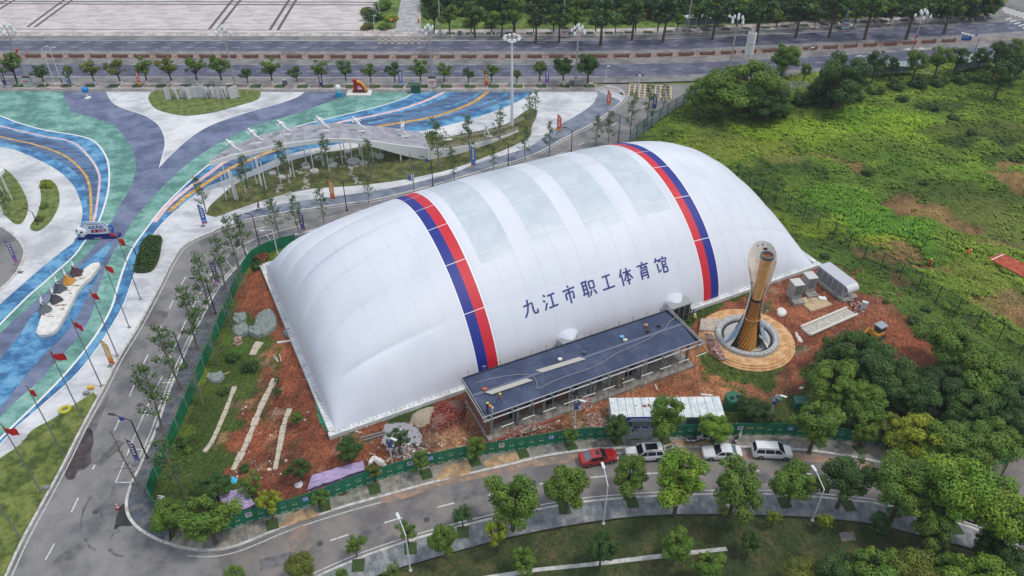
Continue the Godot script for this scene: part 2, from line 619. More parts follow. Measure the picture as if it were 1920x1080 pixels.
	sheet("dust_patch", cr([700, 938, 740, 921, 830, 897, 905, 878, 960, 868, 1100, 850, 1100, 862, 1010, 875, 930, 893, 860, 905, 790, 925, 730, 945]), ROAD + 0.0185, dust, lroad)
	sheet("dust_patch", cr([1240, 846, 1335, 843, 1480, 848, 1565, 858, 1627, 868, 1625, 880, 1540, 868, 1440, 862, 1330, 864, 1245, 862]), ROAD + 0.0185, dust, lroad)
	sheet("dust_patch", loop([540, 1000, 575, 985, 590, 1000, 586, 1025, 560, 1040, 545, 1030], 3), ROAD + 0.0185, NM("faint red dust", [S(118, 112, 112), S(134, 122, 116), S(150, 128, 116)], 7.0), lroad)
	for t in [[150, 1000, 156, 960, 172, 930], [205, 1015, 214, 1000, 226, 996], [160, 1010, 168, 1025, 180, 1032], [205, 1030, 216, 1040, 232, 1044], [208, 940, 211, 925, 215, 912], [187, 985, 190, 965, 189, 950]]:
		pt("tyre_mark", ribbon_(W(cr(t)), 0.14, -0.14, ROAD + 0.0135), NM("rubbed asphalt", [S(88, 87, 91), S(104, 103, 107), S(118, 117, 119)], 5.0), sroad)
	for t in [[130, 1040, 3.0, 1.6], [205, 850, 4.0, 1.2], [300, 700, 2.4, 1.5], [352, 560, 3.5, 1.0], [520, 1052, 3.6, 1.4], [700, 1000, 2.6, 1.2], [890, 925, 5.0, 1.1], [1040, 915, 2.0, 1.4], [1420, 900, 3.2, 1.3], [1130, 230, 4.0, 1.4], [900, 330, 4.0, 1.2], [620, 402, 4.5, 1.0]]:
		var q := P(t[0], t[1])
		pt("asphalt_patch", box_(V(q.x, ROAD + 0.01, q.z), V(t[2], 0.009, t[3]), Basis(Vector3.UP, 0.3 if t[1] > 880 and t[0] > 480 else 1.2 if t[0] < 400 else 0.4)), NM("asphalt patch", [S(92, 91, 96), S(108, 107, 111), S(120, 118, 121)], 7.0), sroad)
	for t in [[180, 960], [262, 760], [600, 1020], [800, 975], [1000, 905], [1300, 905], [1520, 905], [560, 130], [300, 90], [900, 132], [1200, 128], [1550, 80]]:
		var q := P(t[0], t[1])
		pt("manhole", lathe_([V2(0.36, 0.0), V2(0.36, 0.022), V2(0.0, 0.023)], V(q.x, ROAD, q.z), 12), M("manhole iron", S(70, 70, 74), 0.6), sroad)
	var hatch := NM("yellow road paint", [S(190, 168, 112), S(216, 196, 140), S(226, 210, 160)], 4.0)
	var box := sheet("hatched_box", lines([1182, 157, 1258, 162, 1258, 188, 1178, 180]), ROAD + 0.011, dark_asphalt, sroad)
	for i in 9:
		var f := i / 8.0
		pt("hatch_line", ribbon_(W(lines([lerpf(1182, 1258, f), lerpf(157, 162, f), lerpf(1178, 1258, f), lerpf(180, 188, f)])), 0.16, -0.16, ROAD + 0.016 + 0.004 * (i % 2)), hatch, box)
	for i in 6:
		var f := i / 5.0
		pt("hatch_line", ribbon_(W(lines([lerpf(1182, 1178, f), lerpf(157, 180, f), lerpf(1258, 1258, f), lerpf(162, 188, f)])), 0.16, -0.16, ROAD + 0.026), hatch, box)
	b = MB.new()
	for i in 14:
		for j in 5:
			if (i + j) % 2 == 0:
				var q := P(lerpf(708, 795, (i + 0.5) / 14.0), lerpf(64, 83, (j + 0.5) / 5.0))
				b.box(V(q.x, ROAD + 0.015, q.z), V(0.9, 0.01, 0.9))
	pt("hatch_line", b, NM("worn yellow road paint", [S(160, 150, 130), S(180, 168, 148), S(196, 184, 160)], 4.0), road)
	struct("kerb", ribbon_(kerb_west, 0.0, -0.32, WALK, 0.0), kerbstone)
	struct("kerb", ribbon_(kerb_east, 0.0, 0.32, WALK + 0.01, 0.0), kerbstone)
	struct("kerb", ribbon_(kerb_south, 0.0, -0.3, WALK + 0.01, 0.0), kerbstone)
# pavements

func pavers(called: String, inner: PackedVector2Array, outer: PackedVector2Array, y: float, row: float, tones: Array, parent: Node3D, split := 3) -> void:
	var b := MB.new()
	var a := even(inner, row)
	var d := even(outer, row * 0.5)
	for i in a.size() - 1:
		var p := a[i]
		var q := a[i + 1]
		var p2 := near(d, p)
		var q2 := near(d, q)
		var gap := (q - p) * 0.025
		for k in split:
			var f0 := float(k) / split + 0.004
			var f1 := float(k + 1) / split - 0.004
			b.col = tones[rng.randi() % tones.size()] * RR(0.9, 1.06)
			b.col.a = 1.0
			var h := y + rng.randf() * 0.012
			var c0 := v3((p + gap).lerp(p2 + gap, f0), h)
			var c1 := v3((q - gap).lerp(q2 - gap, f0), h)
			var c2 := v3((q - gap).lerp(q2 - gap, f1), h)
			var c3 := v3((p + gap).lerp(p2 + gap, f1), h)
			if (c1 - c0).cross(c3 - c0).y > 0:
				b.quad(c0, c1, c2, c3)
			else:
				b.quad(c3, c2, c1, c0)
	var o := pt(called, b, NM("paving slabs", [S(206, 206, 206), S(232, 232, 232), S(250, 250, 250)], 7.0, 0.9, true, 0.012), parent)
	o.set_meta("kind", "stuff")

func near(l: PackedVector2Array, p: Vector2) -> Vector2:
	var best := l[0]
	for q in l:
		if q.distance_squared_to(p) < best.distance_squared_to(p):
			best = q
	return best

func walks() -> void:
	var bed := NM("jointing sand", [S(104, 104, 104), S(120, 119, 118), S(134, 132, 130)], 9.0)
	grass_edge = W(cr([640, 1112, 715, 1077, 820, 1045, 915, 1018, 960, 1007, 1085, 983, 1210, 968, 1335, 965, 1440, 967, 1522, 971, 1630, 982, 1690, 996, 1830, 1032, 1890, 1054, 1920, 1067, 1990, 1100]))
	var pts := MB.side(kerb_south, -0.3)
	pts.append_array(back(grass_edge))
	var b := MB.new()
	b.prism(pts, 0.0, WALK - 0.012)
	var sw := struct("south_pavement", b, bed, "pale grey slab pavement beside the park along the lower road")
	pavers("paving_slabs", MB.side(kerb_south, -0.32), grass_edge, WALK - 0.006, 0.62, [LIN(142, 147, 152), LIN(152, 157, 162), LIN(134, 139, 146), LIN(160, 164, 168)], sw, 3)
	hoard_line = W(cr([557, 460, 520, 470, 490, 482, 470, 498, 447, 540, 400, 655, 335, 810, 302, 885, 285, 932, 286, 946, 300, 962, 340, 985, 415, 997, 480, 977, 580, 950, 685, 910, 785, 880, 875, 860, 960, 847, 1085, 827, 1210, 823, 1320, 819, 1435, 817, 1497, 820, 1665, 838, 1800, 863, 1880, 872, 1893, 866]))
	var ke := MB.side(kerb_east, 0.32)
	var lower := ke.slice(68)
	pts = ke.slice(70).duplicate()
	pts.append_array(back(hoard_line.slice(44, hoard_line.size() - 4)))
	b = MB.new()
	b.prism(pts, 0.0, WALK - 0.012)
	if b.v.is_empty():
		print("north walk has no triangles")
	var nw := struct("north_pavement", b, bed, "dusty slab pavement in front of the green hoarding")
	pavers("paving_slabs", lower, even(hoard_line.slice(42), 0.3), WALK - 0.006, 0.62, [LIN(148, 146, 140), LIN(160, 157, 150), LIN(138, 137, 133), LIN(168, 160, 148)], nw, 3)
	var mud := NM("red mud on paving", [S(150, 128, 105), S(176, 145, 112), S(196, 164, 128)], 6.0)
	sheet("mud_patch", lines([520, 992, 545, 966, 580, 955, 600, 965, 590, 972, 552, 984]), WALK + 0.012, mud, nw)
	sheet("mud_patch", lines([818, 902, 830, 878, 875, 866, 890, 864, 880, 892, 850, 898]), WALK + 0.012, mud, nw)
	sheet("mud_patch", lines([905, 868, 930, 858, 965, 850, 990, 860, 960, 868, 915, 880]), WALK + 0.012, mud, nw)
	sheet("mud_patch", lines([1255, 828, 1345, 825, 1350, 838, 1255, 840]), WALK + 0.012, mud, nw)
	var left := ke.slice(0, 69)
	pts = left.duplicate()
	pts.append_array(back(hoard_line.slice(0, 43)))
	b = MB.new()
	b.prism(pts, 0.0, WALK - 0.01)
	if b.v.is_empty():
		print("left walk has no triangles")
	var lw := struct("slate_pavement", b, bed, "dark slate pavement between the side road and the green hoarding")
	pavers("paving_slabs", left, even(hoard_line.slice(0, 44), 0.3), WALK - 0.004, 0.9, [LIN(98, 106, 118), LIN(108, 115, 126), LIN(90, 97, 110), LIN(116, 116, 118)], lw, 3)
	var walk := NM("pavement of the main road", [S(140, 135, 135), S(164, 157, 156), S(180, 172, 170)], 14.0)
	var ms := struct("plaza_pavement", ribbon_(median.slice(0, 25), -16.3, -20.2, WALK, 0.0), walk, "pavement with tree pits between the main road and the painted plaza")
	pt("gutter", ribbon_(median.slice(0, 25), -20.2, -21.4, PLAZA + 0.03, 0.0), NM("gutter", [S(110, 110, 112), S(132, 132, 134), S(150, 150, 150)], 8.0), ms)
	slab("pavement_corner", lines([1098, 157, 1138, 159.5, 1158, 166, 1168, 175, 1156, 173.6, 1136, 169.6, 1098, 169.6]), 0.0, WALK - 0.02, walk, ms)
	var mn := struct("far_pavement", ribbon_(median.slice(0, 57), 15.2, 20.6, WALK, 0.0), NM("pale pavement", [S(158, 150, 150), S(184, 175, 174), S(200, 192, 190)], 14.0), "pale pavement on the far side of the main road")
	struct("right_pavement", ribbon_(median.slice(38, 58), -16.3, -21.5, WALK, 0.0), walk, "pavement by the bus shelters on the near side of the main road")
	var pit := NM("tree pit planting", [S(42, 60, 28), S(58, 82, 38), S(80, 100, 52)], 3.0, 1.0, false, 0.03)
	var frame := M("pale granite frame", S(212, 208, 204), 0.8)
	var brick := NM("pink brick inlay", [S(140, 118, 116), S(160, 140, 136), S(178, 160, 156)], 3.0, 0.9, false, 0.03)
	var nl := even(MB.side(median, -18.2), 0.25)
	for i in 25:
		var x := lerpf(38, 1103, i / 24.0) if i < 24 else 1103.0
		var c := near(nl, W(lines([x, 161, x, 162]))[0])
		pt("tree_pit", box_(v3(c, WALK), V(2.6, 0.05, 1.9)), pit, ms)
		if i < 24 and i not in [0, 2, 3, 11, 17]:
			c = near(nl, W(lines([x + 23, 161, x + 23, 162]))[0])
			pt("paver_frame", box_(v3(c, WALK), V(3.4, 0.04, 2.5)), frame, ms)
			pt("brick_inlay", box_(v3(c, WALK + 0.01), V(2.9, 0.04, 2.0)), brick, ms)
	var fl := even(MB.side(median, 17.4), 0.25)
	for i in 24:
		var x := lerpf(844, 1705, i / 23.0)
		var c := near(fl, W(lines([x, 66 - maxf(0, (x - 1300) * 0.05), x, 67]))[0])
		pt("tree_pit", box_(v3(c, WALK), V(2.4, 0.05, 1.8)), pit, mn)
		if i not in [5, 9, 10, 11, 12, 13]:
			c = near(fl, W(lines([x + 19, 66 - maxf(0, (x - 1300) * 0.05), x + 19, 67]))[0])
			pt("paver_frame", box_(v3(c, WALK), V(3.0, 0.04, 2.2)), frame, mn)
			pt("brick_inlay", box_(v3(c, WALK + 0.01), V(2.5, 0.04, 1.7)), brick, mn)
	for t in [[318, 985], [412, 990], [511, 985], [609, 951], [702, 919], [799, 891], [890, 867], [980, 852], [1070, 837], [1157, 829], [1245, 826], [1340, 827], [1535, 833], [1612, 845]]:
		var c := P(t[0], t[1])
		pt("tree_pit", box_(V(c.x, WALK, c.z), V(1.3, 0.06, 1.5), Basis(Vector3.UP, 0.35)), pit, nw)
	for t in [[672, 1062], [770, 1030], [868, 1000], [1058, 955], [1185, 944], [1390, 945], [1470, 944], [1590, 950], [1675, 963], [1790, 993], [1890, 1035]]:
		var c := P(t[0], t[1])
		pt("tree_pit", box_(V(c.x, WALK, c.z), V(1.3, 0.06, 1.5), Basis(Vector3.UP, 0.1)), pit, sw)
	for t in [[341, 731], [371, 657], [397, 592], [305, 809], [261, 912]]:
		var c := P(t[0], t[1])
		pt("tree_pit", box_(V(c.x, WALK, c.z), V(1.5, 0.05, 1.5), Basis(Vector3.UP, 0.4)), NM("bare pit", [S(80, 80, 82), S(92, 92, 94), S(110, 108, 106)], 3.0), lw)
# the painted plaza

func plaza() -> void:
	var concrete := NM("pale worn concrete", [S(176, 178, 186), S(204, 206, 212), S(222, 223, 227)], 36.0, 0.9, false, 0.006, 0.72, V(0.7, 1, 1.15), 0.25)
	var slate := NM("slate blue paint", [S(88, 98, 126), S(106, 117, 148), S(122, 132, 160)], 26.0, 0.85, false, 0.006, 0.75, V(0.8, 1, 1.1))
	var green := NM("sea green paint", [S(84, 128, 124), S(110, 160, 150), S(138, 182, 172)], 24.0, 0.85, false, 0.007, 0.78, V(0.8, 1, 1.1), 0.2)
	var blue := NM("sky blue paint", [S(54, 100, 146), S(76, 136, 184), S(112, 166, 202)], 22.0, 0.85, false, 0.007, 0.78, V(0.8, 1, 1.1), 0.2)
	var deep := NM("deep blue paint with violet wear", [S(58, 84, 122), S(82, 104, 140), S(98, 132, 168)], 20.0, 0.85, false, 0.01, 0.75, V(0.3, 1, 1.8), 0.2)
	var white := M("white line paint", S(228, 230, 232), 0.7)
	var orange := NM("ochre line paint", [S(176, 136, 70), S(206, 164, 90), S(216, 180, 116)], 6.0)
	var pink := NM("pink line paint", [S(206, 168, 172), S(226, 192, 196), S(234, 208, 210)], 6.0)
	var band := NM("blue grey cycle path", [S(104, 112, 130), S(122, 130, 148), S(136, 143, 160)], 18.0)
	var out := lines([-170, 169, 480, 169, 960, 169, 1136, 169, 1156, 173])
	var o := W(out)
	var kw := MB.side(kerb_west, -0.32)
	o.append_array(kw.slice(10, 86))
	o.append_array(W(lines([150, 815, -60, 920, -170, 900])))
	var b := MB.new()
	b.prism(o, 0.0, PLAZA)
	if b.v.is_empty():
		print("plaza has no triangles")
	var pl := struct("plaza", b, concrete, "sports plaza of pale concrete painted with flowing blue and green bands")
	pave(lines([-170, 164, 960, 164, 1136, 164, 1180, 175, 1110, 240, 900, 325, 697, 382, 480, 415, 345, 470, 225, 680, 160, 810, -60, 930, -170, 900]))
	var c1 := cr([-170, 175, -60, 198, 0, 218, 40, 233, 90, 246, 140, 254, 175, 265, 197, 290, 205, 320, 203, 360, 192, 400, 180, 428, 160, 453, 140, 480, 107, 510, 75, 538, 50, 560, 0, 610, -60, 670, -170, 760])
	var c2 := cr([-170, 262, -60, 268, 0, 276, 37, 285, 100, 315, 135, 345, 150, 375, 155, 405, 142, 450, 120, 470, 81, 501, 50, 528, 0, 572, -60, 625, -170, 715])
	var c3 := cr([118, 169.5, 120, 182, 126, 195, 140, 212, 175, 222, 207, 232, 225, 247, 240, 267, 252, 290, 255, 310, 250, 340, 238, 365, 225, 387, 212, 412, 196, 440, 182, 456, 151, 491, 89, 547, 50, 581, 0, 627, -60, 690, -170, 790])
	var c4 := cr([692, 169.5, 672, 178, 641, 184, 600, 198, 540, 219, 480, 236, 447, 252, 400, 276, 350, 310, 312, 345, 282, 376, 250, 415, 232, 445, 212, 477, 197, 510, 186, 540, 172, 590, 150, 630, 112, 672, 75, 715, 32, 752, 0, 784, -60, 845])
	var c5 := cr([786, 169.5, 755, 186, 705, 202, 630, 220, 580, 232, 537, 244, 470, 269, 430, 288, 392, 310, 362, 335, 325, 370, 300, 397, 275, 430, 250, 465, 235, 497, 221, 540, 210, 577, 190, 615, 162, 655, 125, 700, 75, 752, 20, 805, -40, 865])
	var c6 := cr([1008, 169.5, 985, 183, 960, 197, 905, 218, 855, 232, 792, 247, 700, 262, 597, 278, 530, 295, 467, 323, 413, 342, 380, 358, 325, 400, 287, 442, 268, 486, 254, 511, 244, 540, 230, 577, 205, 620, 175, 665, 135, 712, 75, 765, 25, 809, -30, 870])
	var y := PLAZA + 0.004
	var p := c3.duplicate()
	p.append_array(back(c4))
	sheet("painted_band", p, y, slate, pl)
	p = lines([-170, 169.5])
	p.append_array(c3)
	p.append_array(back(c1))
	sheet("painted_band", p, y + 0.004, green, pl)
	p = c4.duplicate()
	p.append_array(back(c5))
	sheet("painted_band", p, y + 0.004, green, pl)
	p = c1.duplicate()
	p.append_array(back(c2))
	sheet("painted_band", p, y + 0.008, blue, pl)
	p = c5.duplicate()
	p.append_array(back(c6))
	sheet("painted_band", p, y + 0.008, blue, pl)
	sheet("painted_band", cr([212, 452, 187, 471, 151, 503, 94, 565, 62, 592, 42, 622, 15, 658, -40, 720, -120, 800, -60, 835, 0, 768, 45, 711, 82, 667, 113, 638, 144, 597, 160, 565, 181, 525, 195, 495, 205, 470, 214, 454]), y + 0.008, blue, pl)
	p = cr([-170, 212, -60, 225, 0, 241, 42, 251, 75, 259, 128, 270, 165, 298, 181, 322, 184, 345, 177, 400])
	p.append_array(back(cr([-170, 248, -60, 256, 0, 266, 60, 281, 112, 303, 147, 330, 161, 355, 165, 405])))
	sheet("painted_stream", p, y + 0.012, deep, pl)
	p = cr([866, 169.5, 830, 187, 780, 204, 705, 222, 632, 236, 560, 255, 470, 284, 420, 309, 392, 330, 350, 359, 315, 388])
	p.append_array(back(cr([985, 172, 948, 190, 880, 213, 800, 232, 700, 250, 600, 268, 522, 289, 462, 312, 420, 331, 390, 347, 350, 375, 318, 396])))
	sheet("painted_stream", p, y + 0.012, deep, pl)
	for t in [[960, 172, 925, 190, 850, 213, 780, 229], [1000, 173, 965, 192, 905, 212, 840, 228], [905, 172, 860, 195, 780, 214, 690, 232]]:
		pt("painted_stream", ribbon_(W(cr(t)), 0.35, -0.35, y + 0.016), blue, pl)
	for t in [[c1, white, 0.16], [c5, white, 0.16], [c6, white, 0.07]]:
		pt("painted_line", ribbon_(W(t[0]), t[2], -t[2], y + 0.016), t[1], pl)
	for t in [[[-170, 232, -60, 242, 0, 257, 42, 267, 62, 271, 120, 292, 155, 322, 167, 345, 171, 375, 171, 420], orange, 0.22], [[-170, 206, -60, 220, 0, 237, 75, 255, 136, 268, 168, 296, 184, 322, 187, 345, 180, 400, 174, 420], pink, 0.2],
			[[840, 169.5, 805, 187, 755, 205, 705, 217, 635, 231, 560, 252, 470, 281, 422, 305, 397, 323, 350, 357, 315, 387, 290, 418], pink, 0.42], [[918, 169.5, 892, 190, 855, 207, 805, 222, 717, 237, 620, 256, 518, 282, 463, 303, 430, 318, 397, 338, 350, 370, 318, 398], orange, 0.45]]:
		pt("painted_line", ribbon_(W(cr(t[0])), t[2], -t[2], y + 0.02), t[1], pl)
	p = cr([199, 169.5, 207, 187, 222, 200, 250, 210, 277, 220, 297, 235, 307, 252, 310, 270, 306, 290, 299, 315])
	p.append_array(cr([299, 315, 316, 296, 346, 268, 375, 247, 412, 229, 480, 207, 517, 197, 555, 184, 576, 169.5]))
	sheet("concrete_tongue", p, y + 0.012, concrete, pl)
	pt("painted_line", ribbon_(W(p), 0.08, -0.08, y + 0.016), white, pl)
	p = cr([1117, 169.7, 1120, 180, 1110, 197, 1085, 215, 1052, 234, 1020, 258, 983, 280, 900, 305, 850, 325, 760, 348, 700, 359, 630, 369, 542, 381, 480, 394, 436, 409])
	var w := W(p)
	w.append_array(back(MB.side(kerb_west, -0.36).slice(13, 60)))
	b = MB.new()
	b.flat(w, y + 0.004)
	if b.v.is_empty():
		print("cycle path has no triangles")
	pt("cycle_path", b, band, pl)
	var turf := NM("island turf", [S(78, 92, 44), S(104, 118, 60), S(126, 134, 78)], 10.0, 1.0, false, 0.01, 0.75)
	var turf2 := NM("garden turf", [S(66, 76, 40), S(92, 98, 54), S(116, 114, 70)], 12.0, 1.0, false, 0.01, 0.75)
	slab("grass_island", loop([279, 186, 287, 174, 310, 170, 400, 169, 470, 170, 488, 174, 484, 187, 462, 195, 437, 202, 400, 212, 350, 218, 312, 212, 290, 203]), 0.0, PLAZA + 0.16, turf, null, "oval grass island in the white concrete under the stack of white boards")
	slab("grass_island", loop([-40, 296, 0, 314, 22, 328, 42, 355, 53, 385, 50, 405, 40, 420, 28, 420, 10, 405, -40, 360]), 0.0, PLAZA + 0.14, turf, null, "grass island at the left edge under white columns")
	slab("grass_island", loop([76, 342, 95, 340, 108, 352, 112, 378, 104, 402, 90, 422, 72, 434, 60, 432, 58, 425, 70, 405, 78, 375], 3), 0.0, PLAZA + 0.14, turf, null, "narrow curved grass island with a yellow-green shrub at its tip")
	p = cr([388, 404, 393, 389, 410, 373, 435, 352, 455, 340, 497, 323, 547, 303, 597, 290, 647, 282, 697, 274, 760, 268, 820, 262])
	p.append_array(cr([860, 254, 930, 240, 960, 228, 985, 210, 1000, 206, 1007, 215, 997, 238, 992, 258, 950, 280, 900, 299, 850, 317, 800, 329, 750, 339, 705, 345, 655, 350, 585, 355, 530, 366, 480, 381, 440, 395, 405, 408]))
	slab("garden_lawn", p, 0.0, PLAZA + 0.1, turf2, null, "long thin lawn under the white canopy")
	var stub := sheet("road_stub", loop([-60, 400, 0, 425, 30, 445, 46, 468, 44, 488, 30, 515, 0, 546, -60, 600]), y + 0.01, M("asphalt"), pl)
	pt("kerb", ribbon_(W(cr([-60, 400, 0, 425, 30, 445, 46, 468, 44, 488, 30, 515, 0, 546, -60, 600])), 0.2, -0.2, PLAZA + 0.1, PLAZA), M("kerbstone"), stub)
	pave(lines([200, 735, 0, 858, -170, 950, -170, 1260, 10, 1200, 80, 1010, 178, 810]))
	p = cr([-170, 960, -40, 885, 0, 863, 40, 835, 62, 809, 95, 791, 120, 775, 150, 755, 176, 738])
	w = W(p)
	w.append_array(MB.side(kerb_west, -0.36).slice(89))
	w.append_array(W(lines([-120, 1180, -170, 1100])))
	b = MB.new()
	b.prism(w, 0.0, PLAZA + 0.15)
	if b.v.is_empty():
		print("corner lawn has no triangles")
	struct("corner_lawn", b, NM("corner turf", [S(66, 80, 34), S(98, 112, 52), S(124, 132, 70)], 16.0, 1.0, false, 0.008, 0.75), "lawn with flagpoles at the lower left corner")
	pave(lines([590, 1112, 960, 1006, 1210, 965, 1440, 965, 1630, 980, 1830, 1030, 1990, 1100, 1990, 1260, 590, 1260]))
	pave(lines([690, 80, 690, -70, 2010, -70, 1880, 40, 1600, 66, 1200, 80]))
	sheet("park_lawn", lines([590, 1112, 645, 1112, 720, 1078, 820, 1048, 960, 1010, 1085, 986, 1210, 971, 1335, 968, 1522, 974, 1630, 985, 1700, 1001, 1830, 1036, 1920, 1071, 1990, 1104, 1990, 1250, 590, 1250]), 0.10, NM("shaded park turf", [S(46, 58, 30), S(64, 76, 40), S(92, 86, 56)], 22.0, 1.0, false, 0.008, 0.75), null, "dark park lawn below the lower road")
	slab("park_path", lines([900, 1083, 1000, 1067, 1100, 1057, 1240, 1040, 1360, 1027, 1364, 1034, 1250, 1047, 1140, 1060, 1003, 1074, 905, 1092]), 0.05, 0.18, NM("pale path slabs", [S(170, 168, 168), S(192, 190, 190), S(206, 204, 204)], 6.0), null, "narrow pale path across the park lawn")
	slab("slab_patch", lines([1572, 1000, 1600, 998, 1604, 1014, 1578, 1017]), 0.05, 0.16, NM("brown slabs", [S(112, 104, 102), S(132, 124, 122), S(146, 138, 134)], 4.0), null, "small brown slab patch in the park lawn")
	var sq := W(lines([-200, 62, 695, 62, 705, 40, 720, -60, -200, -60]))
	var north := struct("paved_square", prism_(sq, 0.0, 0.20), NM("pinkish granite paving", [S(176, 168, 170), S(198, 190, 191), S(210, 203, 203)], 22.0, 0.88, false, 0.01, 0.8, V(0.5, 1, 1.4)), "broad pinkish paved square beyond the main road")
	pave(lines([-200, 74, 700, 74, 740, 60, 760, -60, -200, -60]))
	var strip := M("dark granite strip", S(92, 88, 94), 0.8)
	for t in [[-200, 3.4, 700, 5.5], [-200, 7.6, 700, 10.5], [52, 52, 122, 0], [66, 52, 137, 0], [393, 56, 437, 0], [408, 56, 452, 0], [506, 58, 543, 0], [521, 58, 556, 0], [-60, 40, 15, 0], [-30, 36, 30, 0], [-200, 55, 690, 58.5]]:
		pt("granite_strip", ribbon_(W(lines(t)), 0.42 if t[0] > -100 or t[1] < 50 else 0.2, -0.42 if t[0] > -100 or t[1] < 50 else -0.2, 0.212 + 0.004 * (1 if t[0] > -100 else 0)), strip, north)
	sheet("park_ground", lines([695, 62, 705, 40, 720, -60, 2000, -60, 1860, 20, 1790, 38, 1600, 46, 1440, 58, 1200, 66, 900, 67]), 0.08, NM("park turf", [S(70, 92, 38), S(98, 124, 54), S(120, 142, 70)], 20.0, 1.0), null, "green ground of the park beyond the main road")
	slab("park_drive", lines([740, 62, 752, 0, 760, -40, 790, -40, 788, 0, 790, 60]), 0.05, 0.2, NM("grey drive", [S(150, 148, 152), S(168, 166, 170), S(182, 180, 184)], 10.0), null, "grey drive into the park past a barrier")
	slab("park_forecourt", lines([1405, 55, 1425, 46, 1500, 44, 1500, 52]), 0.05, 0.2, NM("pale pavement", [S(158, 150, 150), S(184, 175, 174), S(200, 192, 190)], 14.0), null, "pale forecourt in the park beside the far pavement")
# terrain: soil, turf, weeds
var n_low := FastNoiseLite.new()
var n_mid := FastNoiseLite.new()
var n_fine := FastNoiseLite.new()
var zones := []
var spots := []
var field_poly := PackedVector2Array()

func zone(pts: PackedVector2Array, a: Color, b: Color, tuft: float) -> void:
	var w := W(pts)
	var r := Rect2(w[0], Vector2.ZERO)
	for p in w:
		r = r.expand(p)
	zones.append([w, r, a, b, tuft])

func spot(x: float, y: float, rx: float, ry: float, col: Color, strength: float, tuft := 0.0, slant := 0.0) -> void:
	var c := P(x, y)
	var m := mpp(x, y)
	var mz := P(x, y + 1.0).distance_to(c)
	spots.append([V2(c.x, c.z), rx * m, ry * mz, col, strength, tuft, slant])

func paved(p: Vector2) -> bool:
	for hh in hard:
		if hh[1].has_point(p) and Geometry2D.is_point_in_polygon(p, hh[0]):
			return true
	return false
var g_tuft := 0.0

func ground_colour(x: float, z: float) -> Color:
	var a := n_low.get_noise_2d(x, z)
	var b := n_mid.get_noise_2d(x, z)
	var w := V2(x + n_mid.get_noise_2d(x + 300.0, z) * 3.0, z + b * 3.0)
	var col: Color = LIN(92, 112, 50).lerp(LIN(122, 138, 62), clampf(0.5 + a * 0.9, 0, 1))
	g_tuft = 0.5
	for zz in zones:
		if zz[1].has_point(w) and Geometry2D.is_point_in_polygon(w, zz[0]):
			col = (zz[2] as Color).lerp(zz[3], clampf(0.5 + a * 0.8 + b * 0.7, 0, 1))
			g_tuft = zz[4]
	for s in spots:
		var d: Vector2 = w - s[0]
		if absf(d.x) < s[1] * 1.7 and absf(d.y) < s[2] * 1.7:
			if s[6] != 0.0:
				d = d.rotated(s[6])
			var f := V2(d.x / s[1], d.y / s[2]).length() + b * 0.5 + a * 0.3
			var k: float = smoothstep(1.15, 0.75, f) * s[4]
			if k > 0.0:
				col = col.lerp(s[3], k)
				g_tuft = lerpf(g_tuft, s[5], k)
	var f := n_fine.get_noise_2d(x, z)
	if col.g > col.r:
		col = col * (1.28 + f * 0.42 + b * 0.2)
		col.b *= 0.62
		col.r *= 0.94
	else:
		col = col * (1.02 + f * 0.6 + b * 0.34 + a * 0.25)
	col.a = 1.0
	return col

